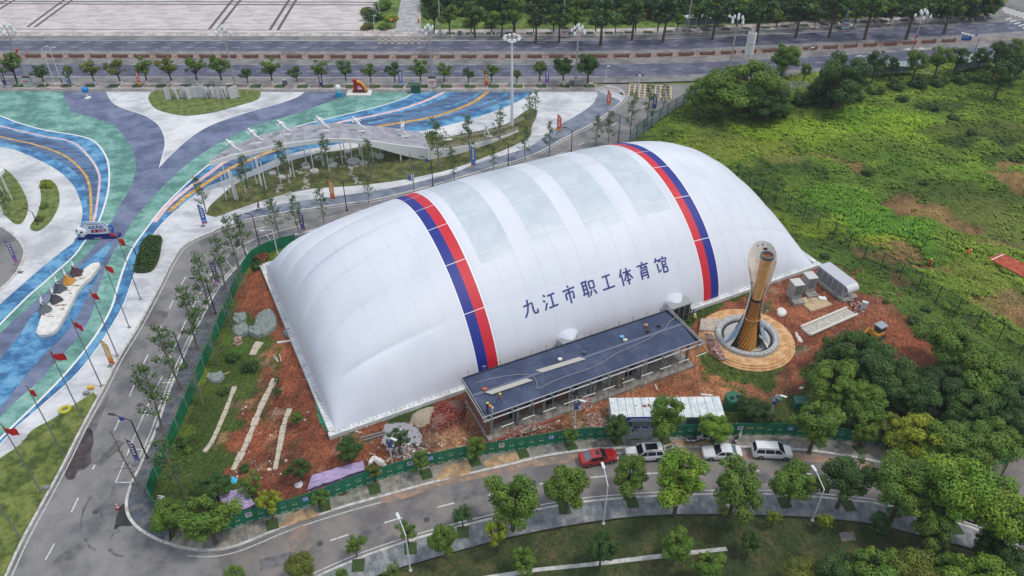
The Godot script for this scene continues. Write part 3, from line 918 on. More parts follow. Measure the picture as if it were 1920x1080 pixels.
func terrain() -> void:
	n_low.seed = 3
	n_low.frequency = 0.018
	n_low.fractal_octaves = 3
	n_mid.seed = 5
	n_mid.frequency = 0.11
	n_mid.fractal_octaves = 3
	n_fine.seed = 9
	n_fine.frequency = 0.55
	n_fine.fractal_octaves = 3
	var red := LIN(164, 96, 66)
	var red2 := LIN(142, 82, 58)
	var clay := LIN(188, 126, 88)
	var sand := LIN(196, 150, 112)
	var lush := LIN(72, 124, 40)
	var lime := LIN(134, 160, 46)
	var dark := LIN(48, 70, 32)
	var olive := LIN(98, 104, 50)
	zone(lines([560, 440, 440, 560, 280, 930, 300, 990, 415, 1000, 700, 915, 960, 850, 1240, 828, 1500, 826, 1660, 842, 1890, 876, 2000, 800, 2000, 700, 1430, 370, 1200, 250, 900, 330]), LIN(62, 80, 38), LIN(92, 104, 56), 0.35)
	zone(lines([1436, 372, 1530, 430, 1600, 470, 1700, 528, 1800, 590, 2060, 740, 2060, 60, 1500, 150, 1290, 190, 1200, 262]), LIN(84, 108, 42), LIN(118, 138, 56), 0.9)
	zone(cr([452, 540, 470, 505, 505, 495, 530, 560, 565, 650, 640, 815, 700, 800, 880, 735, 920, 805, 860, 850, 720, 897, 560, 938, 520, 950, 470, 908, 440, 900, 432, 868, 468, 770, 508, 718, 540, 690, 525, 660, 500, 640, 490, 590, 455, 575, 440, 560]), red2, red, 0.0)
	zone(cr([880, 735, 1100, 690, 1310, 640, 1330, 700, 1400, 722, 1480, 700, 1500, 728, 1420, 745, 1330, 778, 1130, 795, 1060, 808, 960, 830, 860, 850, 840, 830]), LIN(146, 98, 72), clay, 0.0)
	zone(cr([1290, 600, 1400, 558, 1530, 498, 1570, 520, 1605, 545, 1650, 566, 1720, 610, 1760, 660, 1700, 700, 1560, 650, 1510, 720, 1480, 700, 1480, 640, 1300, 650]), red2, LIN(164, 100, 72), 0.05)
	zone(cr([1440, 400, 1530, 440, 1600, 480, 1700, 540, 1800, 605, 1900, 660, 1890, 690, 1790, 640, 1690, 600, 1610, 545, 1570, 515, 1530, 490, 1490, 450]), LIN(74, 98, 44), LIN(96, 116, 56), 0.5)
	for t in [[470, 555, 26, 22, red, 0.75], [490, 530, 18, 16, red, 0.9], [505, 660, 20, 14, clay, 0.8], [500, 700, 26, 18, red, 0.7], [600, 870, 60, 30, red, 0.8], [470, 820, 26, 40, red, 0.7], [560, 900, 50, 26, red2, 0.9], [860, 835, 60, 12, sand, 0.8], [1000, 818, 60, 10, sand, 0.75], [1180, 745, 90, 14, clay, 0.9], [1250, 735, 50, 18, LIN(166, 100, 68), 0.8], [1080, 740, 40, 14, LIN(168, 124, 96), 0.8], [1560, 560, 50, 20, red2, 0.9], [1670, 590, 30, 16, red, 0.8], [1700, 640, 50, 14, red, 0.9], [1640, 575, 30, 20, LIN(150, 100, 78), 0.6], [780, 820, 50, 22, LIN(150, 112, 90), 0.9], [720, 850, 50, 14, red, 0.6], [1475, 690, 26, 26, LIN(112, 72, 52), 0.8], [1530, 640, 12, 14, red, 0.7]]:
		spot(t[0], t[1], t[2], t[3], t[4], t[5])
	for t in [[1370, 735, 30, 9, olive, 0.9], [1420, 760, 60, 18, LIN(78, 88, 44), 0.9], [1330, 700, 22, 8, olive, 0.8], [1500, 760, 60, 30, LIN(74, 82, 44), 0.9], [420, 690, 34, 40, LIN(70, 90, 40), 0.9], [440, 650, 16, 12, lush, 0.6], [470, 600, 14, 12, dark, 0.5], [400, 840, 40, 60, LIN(72, 92, 42), 0.8], [500, 760, 10, 30, LIN(86, 96, 50), 0.6], [1360, 600, 16, 6, olive, 0.8]]:
		spot(t[0], t[1], t[2], t[3], t[4], t[5], 0.4)
	for i in 110:
		var q: Array = [[470, 650, 520, 900], [640, 800, 900, 870], [900, 720, 1330, 820], [1400, 510, 1740, 690], [430, 720, 620, 930]][i % 5]
		var cl: Color = [sand, LIN(120, 70, 52), LIN(168, 136, 112), LIN(150, 104, 74), LIN(104, 104, 62), LIN(184, 160, 140), LIN(136, 84, 58)][i % 7]
		spot(RR(q[0], q[2]), RR(q[1], q[3]), RR(6, 26), RR(3, 10), cl, RR(0.35, 0.8), 0.0, RR(0.0, 1.5))
	for t in [[1380, 280, 110, 24, LIN(124, 134, 58), 0.9, 0.5], [1500, 245, 130, 22, lime, 0.75, 0.9], [1640, 225, 120, 24, LIN(112, 152, 46), 0.75, 0.9], [1700, 240, 80, 26, lime, 0.7, 0.9], [1560, 330, 90, 26, LIN(92, 120, 46), 0.7, 0.6], [1480, 315, 60, 16, dark, 0.6, 0.9], [1580, 380, 70, 26, LIN(94, 138, 46), 0.75, 1.2], [1660, 430, 90, 26, LIN(90, 136, 44), 0.8, 1.3], [1720, 460, 50, 22, LIN(78, 122, 40), 0.8, 1.2], [1560, 430, 60, 12, LIN(132, 150, 48), 0.8, 0.8], [1640, 455, 60, 9, LIN(140, 152, 50), 0.8, 0.7],
			[1780, 380, 120, 30, LIN(76, 92, 42), 0.85, 0.35], [1880, 420, 90, 40, LIN(104, 112, 62), 0.8, 0.35], [1850, 250, 120, 20, LIN(86, 96, 44), 0.8, 0.5], [1760, 200, 60, 9, dark, 0.8, 0.9], [1820, 265, 70, 8, dark, 0.8, 0.9], [1900, 300, 50, 10, dark, 0.7, 0.9], [1850, 320, 100, 12, LIN(110, 142, 50), 0.7, 0.6], [1650, 300, 60, 12, LIN(82, 116, 46), 0.7, 0.7], [1470, 300, 40, 8, LIN(130, 126, 82), 0.7, 0.2], [1840, 520, 60, 30, LIN(120, 128, 62), 0.7, 0.3], [1900, 560, 40, 20, LIN(150, 120, 84), 0.7, 0.1], [1460, 410, 40, 14, LIN(120, 140, 50), 0.6, 0.7], [1330, 245, 50, 10, LIN(112, 126, 66), 0.8, 0.5], [1440, 350, 40, 12, dark, 0.6, 0.9], [1520, 400, 40, 10, LIN(70, 100, 40), 0.7, 0.9]]:
		spot(t[0], t[1], t[2], t[3], t[4], t[5], t[6])
	for t in [[1600, 312, 22, 8, 0.8, 0.0], [1720, 392, 60, 12, 0.85, -0.5], [1770, 415, 50, 10, 0.8, -0.5], [1685, 370, 30, 7, 0.6, -0.5], [1690, 470, 40, 8, 0.8, -0.4], [1740, 500, 40, 7, 0.8, -0.3], [1610, 475, 20, 9, 0.8, 0.0], [1660, 482, 30, 8, 0.75, 0.0], [1880, 330, 40, 8, 0.85, -0.3], [1905, 345, 30, 12, 0.9, 0.0], [1900, 312, 30, 7, 0.8, 0.0], [1550, 300, 40, 6, 0.4, -0.5], [1865, 575, 36, 16, 0.6, 0.0], [1920, 590, 40, 20, 0.7, 0.0], [1870, 460, 70, 8, 0.4, -0.2]]:
		spot(t[0], t[1], t[2], t[3], LIN(166, 124, 84), t[4] * 0.85, 0.05, t[5])
	var soil := NM("soil and turf", [S(150, 150, 150), S(215, 215, 215), S(255, 255, 255)], 5.0, 1.0, true, 0.02, 0.75)
	var fine := Rect2(-56, -128, 124, 88)
	grid("ground", fine, 0.55, Rect2(), soil)
	grid("field", Rect2(-10, -222, 190, 176), 1.0, fine, soil)
	var b := MB.new()
	b.flat(PackedVector2Array([V2(-900, -900), V2(900, -900), V2(900, 300), V2(-900, 300)]), -0.25)
	struct("far_ground", b, NM("distant ground", [S(76, 92, 48), S(96, 110, 60), S(118, 124, 78)], 60.0), "green ground reaching to the horizon")
	weeds(fine)
var heights_low := {}

func grid(called: String, area: Rect2, step: float, skip: Rect2, material: Material) -> void:
	var nx := int(area.size.x / step) + 1
	var nz := int(area.size.y / step) + 1
	var v := PackedVector3Array()
	var c := PackedColorArray()
	var n := PackedVector3Array()
	var ix := PackedInt32Array()
	v.resize(nx * nz)
	c.resize(nx * nz)
	n.resize(nx * nz)
	for j in nz:
		for i in nx:
			var x := area.position.x + i * step
			var z := area.position.y + j * step
			var p := V2(x, z)
			var k := j * nx + i
			if paved(p):
				v[k] = V(x, -0.2, z)
				c[k] = Color(0.2, 0.15, 0.1)
				continue
			c[k] = ground_colour(x, z)
			var y := 0.06 + (n_mid.get_noise_2d(x * 1.3 + 90.0, z * 1.3) + 0.5) * (0.12 + 0.28 * maxf(g_tuft - 0.35, 0.0)) + n_fine.get_noise_2d(x, z + 50.0) * (0.10 + 0.16 * g_tuft)
			v[k] = V(x, maxf(y, 0.0), z)
	for j in nz:
		for i in nx:
			var k := j * nx + i
			var l := v[k - 1] if i > 0 else v[k]
			var r := v[k + 1] if i < nx - 1 else v[k]
			var u := v[k - nx] if j > 0 else v[k]
			var d := v[k + nx] if j < nz - 1 else v[k]
			n[k] = (d - u).cross(r - l).normalized()
	for j in nz - 1:
		for i in nx - 1:
			var k := j * nx + i
			if skip.size.x > 0 and skip.grow(-0.6).has_point(V2(v[k].x + step * 0.5, v[k].z + step * 0.5)):
				continue
			if v[k].y < -0.1 and v[k + 1].y < -0.1 and v[k + nx].y < -0.1 and v[k + nx + 1].y < -0.1:
				continue
			ix.append_array(PackedInt32Array([k, k + 1, k + nx, k + 1, k + nx + 1, k + nx]))
	var arr := []
	arr.resize(Mesh.ARRAY_MAX)
	arr[Mesh.ARRAY_VERTEX] = v
	arr[Mesh.ARRAY_NORMAL] = n
	arr[Mesh.ARRAY_COLOR] = c
	arr[Mesh.ARRAY_INDEX] = ix
	var m := ArrayMesh.new()
	m.add_surface_from_arrays(Mesh.PRIMITIVE_TRIANGLES, arr)
	struct(called, m, material, "red soil and patchy grass around the dome" if called == "ground" else "weedy green field with bare orange patches right of the dome")

func scatter(called: String, label: String, category: String, mesh: Mesh, material: Material, where: Array, colours: PackedColorArray) -> void:
	var mm := MultiMesh.new()
	mm.transform_format = MultiMesh.TRANSFORM_3D
	mm.use_colors = true
	mm.mesh = mesh
	mm.instance_count = where.size()
	for i in where.size():
		mm.set_instance_transform(i, where[i])
		mm.set_instance_color(i, colours[i])
	var o := MultiMeshInstance3D.new()
	o.name = numbered(called)
	o.multimesh = mm
	o.material_override = material
	add_child(o, true)
	tag(o, label, category)
	o.set_meta("kind", "stuff")

func tuft_mesh(blades: int, spread: float, width: float, up: float) -> ArrayMesh:
	var b := MB.new()
	for i in blades:
		var t := rng.randf() * TAU
		var d := V(cos(t), 0, sin(t))
		var o := d * spread * rng.randf() * 0.5
		var tip := o + d * spread * RR(0.4, 1.0) + V(0, up * RR(0.6, 1.1), 0)
		var s := d.cross(Vector3.UP) * width
		b.col = Color.WHITE * RR(0.75, 1.0)
		b.col.a = 1.0
		var mid := o.lerp(tip, 0.55) + V(0, up * 0.12, 0)
		var nn := (Vector3.UP + d * 0.5).normalized()
		if (s * 2.0).cross(mid - o).dot(nn) < 0.0:
			s = -s
		b.trin(o - s, o + s, mid + s, nn, nn, nn)
		b.trin(o - s, mid + s, mid - s, nn, nn, nn)
		b.trin(mid - s, mid + s, tip, nn, nn, nn)
	return b.mesh()

func weeds(fine: Rect2) -> void:
	var leaf := M("grass blades", Color.WHITE, 0.9, 0.0, true)
	var xf := []
	var cc := PackedColorArray()
	var tries := 0
	while xf.size() < 110000 and tries < 260000:
		tries += 1
		var far := rng.randf() < 0.78
		var p := V2(RR(8, 170), RR(-215, -70)) if far else V2(RR(-52, 66), RR(-126, -44))
		if paved(p):
			continue
		var col := ground_colour(p.x, p.y)
		if rng.randf() > g_tuft * 0.85:
			continue
		var s := RR(0.6, 1.3) * (0.22 + 0.42 * g_tuft) * (1.0 if far else 0.8)
		xf.append(Transform3D(Basis(Vector3.UP, rng.randf() * TAU).scaled(V(s, s * RR(0.7, 1.2), s)), V(p.x, 0.05, p.y)))
		col = col * RR(0.9, 1.5)
		col.a = 1.0
		cc.append(col)
	scatter("field_grass", "tall green weeds and grass tufts over the field and the site", "grass", tuft_mesh(9, 0.8, 0.11, 0.6), leaf, xf, cc)
	xf = []
	cc = PackedColorArray()
	var lawns := [[W(lines([590, 1100, 720, 1080, 820, 1050, 960, 1012, 1210, 974, 1440, 972, 1630, 988, 1830, 1040, 1960, 1095, 1960, 1110])), LIN(70, 84, 42), 5500], [W(lines([-60, 890, 0, 866, 62, 813, 150, 760, 185, 738, 150, 805, 50, 1000, 15, 1075, -40, 1100])), LIN(112, 126, 58), 2500], [W(lines([393, 400, 412, 375, 455, 343, 547, 306, 647, 285, 760, 272, 750, 336, 655, 348, 585, 353, 480, 378])), LIN(104, 108, 62), 2500], [W(lines([800, 65, 1230, 64, 1230, 30, 800, 30])), LIN(112, 140, 62), 2500]]
	for l in lawns:
		var r := Rect2(l[0][0], Vector2.ZERO)
		for p in l[0]:
			r = r.expand(p)
		var k := 0
		while k < l[2]:
			var p := V2(RR(r.position.x, r.end.x), RR(r.position.y, r.end.y))
			k += 1
			if not Geometry2D.is_point_in_polygon(p, l[0]):
				continue
			var s := RR(0.12, 0.3)
			xf.append(Transform3D(Basis(Vector3.UP, rng.randf() * TAU).scaled(V(s, s * 0.6, s)), V(p.x, 0.1, p.y)))
			var col: Color = l[1] * RR(0.75, 1.35)
			if n_low.get_noise_2d(p.x * 2.0, p.y * 2.0) > 0.25:
				col = col.lerp(LIN(110, 92, 62), 0.6)
			col.a = 1.0
			cc.append(col)
	scatter("lawn_grass", "short mown grass of the lawns round the plaza and the park", "grass", tuft_mesh(9, 0.8, 0.14, 0.5), leaf, xf, cc)
	xf = []
	cc = PackedColorArray()
	var st := MB.new()
	st.box(Vector3.ZERO, V(1, 0.7, 0.8), Basis(V(0.3, 1, 0.2).normalized(), 0.5), 0.2)
	for t in [[440, 760, 560, 900, 900, 0], [520, 560, 640, 820, 500, 0], [640, 800, 900, 870, 900, 1], [900, 760, 1180, 830, 1400, 1], [1100, 690, 1330, 790, 500, 0], [1400, 520, 1720, 680, 900, 0], [640, 760, 900, 860, 500, 0]]:
		for i in t[4]:
			var p := P(RR(t[0], t[2]), RR(t[1], t[3]))
			var p2 := V2(p.x, p.z)
			if paved(p2):
				continue
			var col := ground_colour(p.x, p.z)
			if g_tuft > 0.15:
				continue
			var s := 0.08 + 0.35 * pow(rng.randf(), 4.0)
			xf.append(Transform3D(Basis(V(rng.randf(), rng.randf(), rng.randf()).normalized(), rng.randf() * TAU).scaled(V(s, s, s)), V(p.x, 0.1, p.z)))
			if t[5] == 1 and rng.randf() < 0.5 or rng.randf() < 0.12:
				col = [LIN(176, 168, 160), LIN(198, 186, 172), LIN(170, 120, 100), LIN(150, 140, 134)][rng.randi() % 4]
			col = col * RR(0.7, 1.25)
			col.a = 1.0
			cc.append(col)
	scatter("stones", "loose clods, stones and broken masonry lying on the red soil", "stones", st.mesh(), M("stones", Color.WHITE, 0.95, 0.0, true), xf, cc)
# the air dome
const DC := Vector3(4.508, 0.0, -99.048)
const DA := Vector3(0.89332, 0.0, -0.44941)
const DL := 78.49
const DW := 38.83
const CABLES := [-1.0, -0.78, -0.49, -0.185, 0.06, 0.32, 0.60, 1.0]

func dome_height(a: float, b: float) -> float:
	var ga := pow(maxf(1.0 - pow(absf(a), 3.506), 0.0), 0.506) if a > 0 else pow(maxf(1.0 - pow(absf(a), 2.685), 0.0), 0.377)
	return 16.27 * ga * pow(maxf(1.0 - pow(absf(b), 1.843), 0.0), 0.559)

func dome_raw(a: float, b: float) -> Vector3:
	return V(a * DL * 0.5, dome_height(a, b), -b * DW * 0.5)

func dome_pt(a: float, b: float) -> Vector3:
	var p := dome_raw(a, b)
	var e := smoothstep(0.45, 0.95, absf(a)) * (1.0 if a < 0 else 0.3)
	var lobe := 0.0
	for i in CABLES.size() - 1:
		if b >= CABLES[i] and b < CABLES[i + 1]:
			var t: float = (b - CABLES[i]) / (CABLES[i + 1] - CABLES[i])
			lobe = sqrt(4.0 * t * (1.0 - t))
	var rib := sqrt(absf(sin(PI * (a + 0.004) / 0.0755)))
	var fade := smoothstep(0.0, 0.25, 1.0 - absf(b)) * smoothstep(0.0, 0.12, 1.0 - absf(a))
	var o := (lobe * (0.03 + 0.62 * e) + rib * 0.014 * (1.0 - e)) * fade
	var flat := V(p.x / (DL * 0.5), 0, p.z / (DW * 0.5))
	var nn := V(flat.x * absf(flat.x) * 0.7, 1.0, flat.z * 0.8).normalized()
	return p + nn * o

func dome_n(a: float, b: float) -> Vector3:
	var h := 0.004
	var a0 := clampf(a - h, -0.9995, 0.9995)
	var a1 := clampf(a + h, -0.9995, 0.9995)
	var b0 := clampf(b - h, -0.9995, 0.9995)
	var b1 := clampf(b + h, -0.9995, 0.9995)
	return (dome_pt(a1, b) - dome_pt(a0, b)).cross(dome_pt(a, b1) - dome_pt(a, b0)).normalized()

func dome_band(a0: float, a1: float, b0: float, b1: float, na: int, nb: int) -> MB:
	var m := MB.new()
	var pts := []
	var ns := []
	for i in na + 1:
		for j in nb + 1:
			var s := lerpf(asin(a0), asin(a1), float(i) / na)
			var t := lerpf(asin(b0), asin(b1), float(j) / nb)
			var a := clampf(sin(s), -0.99999, 0.99999)
			var b := clampf(sin(t), -0.99999, 0.99999)
			pts.append(dome_pt(a, b))
			ns.append(dome_n(clampf(a, -0.995, 0.995), clampf(b, -0.995, 0.995)))
	for i in na:
		for j in nb:
			var k := i * (nb + 1) + j
			var k2 := k + nb + 1
			m.quadn(pts[k], pts[k2], pts[k2 + 1], pts[k + 1], ns[k], ns[k2], ns[k2 + 1], ns[k + 1])
	return m

func dome_ribbon(m: MB, line: PackedVector2Array, width: float, lift: float) -> void:
	var pts := []
	var ns := []
	for p in line:
		ns.append(dome_n(p.x, p.y))
		pts.append(dome_pt(p.x, p.y) + ns[-1] * lift)
	for i in pts.size() - 1:
		var t: Vector3 = (pts[i + 1] - pts[i]).normalized()
		var t0: Vector3 = (pts[i] - pts[maxi(i - 1, 0)]).normalized() if i > 0 else t
		var t2: Vector3 = (pts[mini(i + 2, pts.size() - 1)] - pts[i + 1]).normalized() if i < pts.size() - 2 else t
		var s0: Vector3 = (t + t0).normalized().cross(ns[i]).normalized() * width * 0.5
		var s1: Vector3 = (t + t2).normalized().cross(ns[i + 1]).normalized() * width * 0.5
		m.quadn(pts[i] + s0, pts[i + 1] + s1, pts[i + 1] - s1, pts[i] - s0, ns[i], ns[i + 1], ns[i + 1], ns[i])

func glyph(ch: String) -> Array:
	match ch:
		"九": return [[42, 8, 40, 40, 28, 72, 8, 94], [10, 38, 68, 32, 66, 70, 72, 86, 92, 88, 94, 70]]
		"江": return [[14, 12, 26, 24], [6, 40, 18, 50], [8, 92, 28, 58], [40, 24, 90, 20], [64, 22, 64, 82], [34, 86, 96, 82]]
		"市": return [[46, 4, 54, 14], [10, 28, 92, 22], [26, 44, 26, 78], [26, 44, 76, 42, 76, 76, 66, 72], [50, 24, 50, 98]]
		"职": return [[6, 14, 48, 12], [14, 14, 14, 76], [38, 12, 38, 96], [14, 34, 38, 33], [14, 54, 38, 53], [4, 80, 48, 72], [58, 18, 58, 56], [58, 56, 90, 56], [90, 56, 90, 18], [90, 18, 58, 18], [66, 66, 52, 92], [82, 66, 96, 90]]
		"工": return [[22, 18, 78, 16], [50, 17, 50, 82], [8, 84, 94, 82]]
		"体": return [[30, 6, 8, 48], [22, 34, 22, 96], [34, 30, 94, 28], [64, 6, 64, 98], [62, 32, 36, 74], [66, 32, 96, 72], [50, 76, 80, 75]]
		"育": return [[46, 2, 54, 12], [8, 20, 92, 18], [46, 22, 28, 38, 74, 36], [64, 26, 80, 44], [28, 50, 28, 96], [28, 50, 74, 49, 74, 94, 62, 92], [28, 64, 74, 63], [28, 78, 74, 77]]
		"馆": return [[22, 4, 8, 30], [18, 20, 42, 20, 36, 32], [22, 38, 22, 86, 42, 74], [68, 4, 72, 12], [48, 32, 48, 18, 94, 18, 92, 30], [58, 34, 58, 94], [58, 34, 84, 34, 84, 54, 58, 54], [58, 66, 88, 66, 88, 92, 58, 92]]
		"威": return [[18, 20, 84, 18], [18, 20, 16, 60, 4, 94], [60, 4, 66, 50, 80, 84, 94, 92, 94, 78], [84, 44, 56, 90], [74, 4, 84, 12], [26, 36, 52, 35], [38, 46, 28, 66, 50, 86], [48, 46, 28, 88], [24, 60, 56, 58]]
		"震": return [[22, 8, 80, 8], [8, 32, 8, 20, 92, 20, 90, 32], [50, 8, 50, 42], [24, 28, 38, 28], [62, 28, 78, 28], [24, 38, 38, 38], [62, 38, 78, 38], [18, 50, 86, 50], [18, 50, 6, 96], [30, 62, 78, 62], [26, 74, 90, 74], [42, 74, 42, 96, 56, 88], [82, 78, 64, 86], [56, 76, 92, 98]]
		"四": return [[12, 18, 12, 90], [12, 18, 88, 18, 88, 90], [12, 86, 88, 86], [38, 18, 36, 46, 24, 62], [60, 18, 60, 52, 78, 54]]
		"方": return [[46, 4, 54, 16], [8, 26, 92, 24], [42, 26, 36, 60, 12, 94], [40, 46, 76, 44, 70, 86, 56, 84]]
		"!": return [[50, 6, 50, 62], [50, 80, 50, 90]]
	return []

func halves(a: PackedVector2Array) -> PackedVector2Array:
	var out := PackedVector2Array([a[0]])
	for i in a.size() - 1:
		out.append(a[i].lerp(a[i + 1], 0.5))
		out.append(a[i + 1])
	return out

func air_dome() -> void:
	var turn := aim(DA)
	var d := thing("air_dome", "huge white inflated sports dome with blue and red stripes and dark blue lettering", "air dome", DC, turn)
	var white := NM("white membrane", [S(214, 219, 233), S(221, 226, 239), S(226, 230, 242)], 30.0, 0.5, false, 0.004, 0.42)
	var sky_panel := NM("translucent membrane", [S(192, 204, 216), S(199, 210, 222), S(205, 215, 226)], 12.0, 0.4, false, 0.006)
	var blue := M("blue membrane", S(24, 44, 140), 0.5)
	var red := M("red membrane", S(206, 36, 54), 0.5)
	var grey := M("membrane seam", S(211, 216, 229), 0.6)
	var cable := M("white seam tape", S(228, 231, 240), 0.5)
	pt("membrane", dome_band(-1.0, -0.500, -1, 1, 56, 120), white, d)
	pt("blue_stripe", dome_band(-0.500, -0.463, -1, 1, 3, 120), blue, d)
	pt("red_stripe", dome_band(-0.463, -0.426, -1, 1, 3, 120), red, d)
	pt("red_stripe", dome_band(0.434, 0.470, -1, 1, 3, 120), red, d)
	pt("blue_stripe", dome_band(0.470, 0.506, -1, 1, 3, 120), blue, d)
	pt("membrane", dome_band(0.506, 1.0, -1, 1, 56, 120), white, d)
	var edge := [-0.426, -0.384, -0.256, -0.181, -0.04, 0.032, 0.177, 0.252, 0.399, 0.434]
	for i in edge.size() - 1:
		if i % 2 == 1:
			pt("membrane", dome_band(edge[i], edge[i + 1], -1, -0.56, 9, 30), white, d)
			pt("skylight_panel", dome_band(edge[i], edge[i + 1], -0.56, 0.56, 9, 60), sky_panel, d)
			pt("membrane", dome_band(edge[i], edge[i + 1], 0.56, 1, 9, 30), white, d)
		else:
			pt("membrane", dome_band(edge[i], edge[i + 1], -1, 1, 5, 120), white, d)
	for b in CABLES.slice(1, 7):
		var m := MB.new()
		var l := PackedVector2Array()
		for i in 81:
			l.append(V2(sin(lerpf(-1.44, 1.44, i / 80.0)), b))
		dome_ribbon(m, l, 0.10, 0.03)
		pt("seam", m, cable, d)
	for i in 25:
		var a := -0.944 + i * 0.0755
		if absf(a) > 0.93 or (a > -0.51 and a < -0.42) or (a > 0.43 and a < 0.51):
			continue
		var m := MB.new()
		var l := PackedVector2Array()
		for j in 61:
			l.append(V2(a, sin(lerpf(-1.5, 1.5, j / 60.0))))
		dome_ribbon(m, l, 0.045, 0.02)
		pt("seam", m, grey, d)
	for a in [-0.4245, 0.508, -0.5015, 0.4325]:
		var m := MB.new()
		var l := PackedVector2Array()
		for j in 61:
			l.append(V2(a, sin(lerpf(-1.5, 1.5, j / 60.0))))
		dome_ribbon(m, l, 0.16, 0.03)
		pt("seam", m, M("bright seam", S(244, 246, 250), 0.4), d)
	var ink := M("dark blue lettering", S(54, 60, 132), 0.6)
	var word := "九江市职工体育馆"
	for i in 8:
		var m := MB.new()
		var a0 := -0.271 + i * 0.07714
		for s in glyph(word[i]):
			var l := PackedVector2Array()
			var c := halves(lines(s))
			for p in c:
				l.append(V2(a0 + (p.x - 50.0) / 100.0 * 0.058, -0.8455 - (p.y - 50.0) / 100.0 * 0.080))
			dome_ribbon(m, l, 0.23, 0.06)
		pt("letter", m, ink, d)
	var beam := MB.new()
	var hl := DL * 0.5
	var hw := DW * 0.5
	for s in [-1, 1]:
		beam.box(V(0, 0.35, s * (hw + 0.28)), V(DL + 1.6, 0.8, 0.75), ID, 0.06)
		beam.box(V(s * (hl + 0.28), 0.352, 0), V(0.75, 0.8, DW - 0.3), ID, 0.06)
	pt("anchor_beam", beam, NM("white painted beam", [S(190, 194, 198), S(216, 219, 222), S(228, 230, 232)], 8.0, 0.7), d)
	var clamp_ := MB.new()
	for i in 130:
		var x := lerpf(-hl, hl, i / 129.0)
		clamp_.box(V(x, 0.79, hw + 0.2), V(0.12, 0.05, 0.1))
	for i in 64:
		var z := lerpf(-hw, hw, i / 63.0)
		clamp_.box(V(-hl - 0.2, 0.79, z), V(0.1, 0.05, 0.12))
	pt("clamp_row", clamp_, M("dark steel clamps", S(112, 112, 116), 0.6, 0.3), d).set_meta("kind", "stuff")
	for a in [0.296, -0.155]:
		var m := MB.new()
		var x: float = a * hl
		m.ball(V(x, 2.5, hw - 1.7), V(2.0, 1.3, 3.0), 20, 10, 0.0)
		m.lathe([V2(1.0, 0.0), V2(1.0, 2.5)], V(x, 0, hw - 1.7), 20, V(2.0, 1, 3.0))
		var hood := pt("airlock_hood", m, M("hood membrane", S(205, 211, 224), 0.5), d)
		var f := MB.new()
		for s in [-1, 1]:
			f.box(V(x + s * 1.5, 1.5, hw + 1.56), V(0.16, 3.0, 0.16))
			f.box(V(x + s * 0.5, 1.45, hw + 1.6), V(0.1, 2.9, 0.1))
		f.box(V(x, 3.05, hw + 1.56), V(3.3, 0.18, 0.2))
		f.box(V(x, 3.1, hw + 0.8), V(3.5, 0.12, 1.6), Basis(Vector3.RIGHT, 0.12))
		pt("door_frame", f, M("grey aluminium", S(160, 162, 165), 0.4, 0.4), hood)
		var g := MB.new()
		g.box(V(x, 1.45, hw + 1.5), V(2.9, 2.9, 0.04))
		pt("door", g, M("dark door glass", S(52, 56, 62), 0.25), hood)
# the gatehouse along the front of the dome

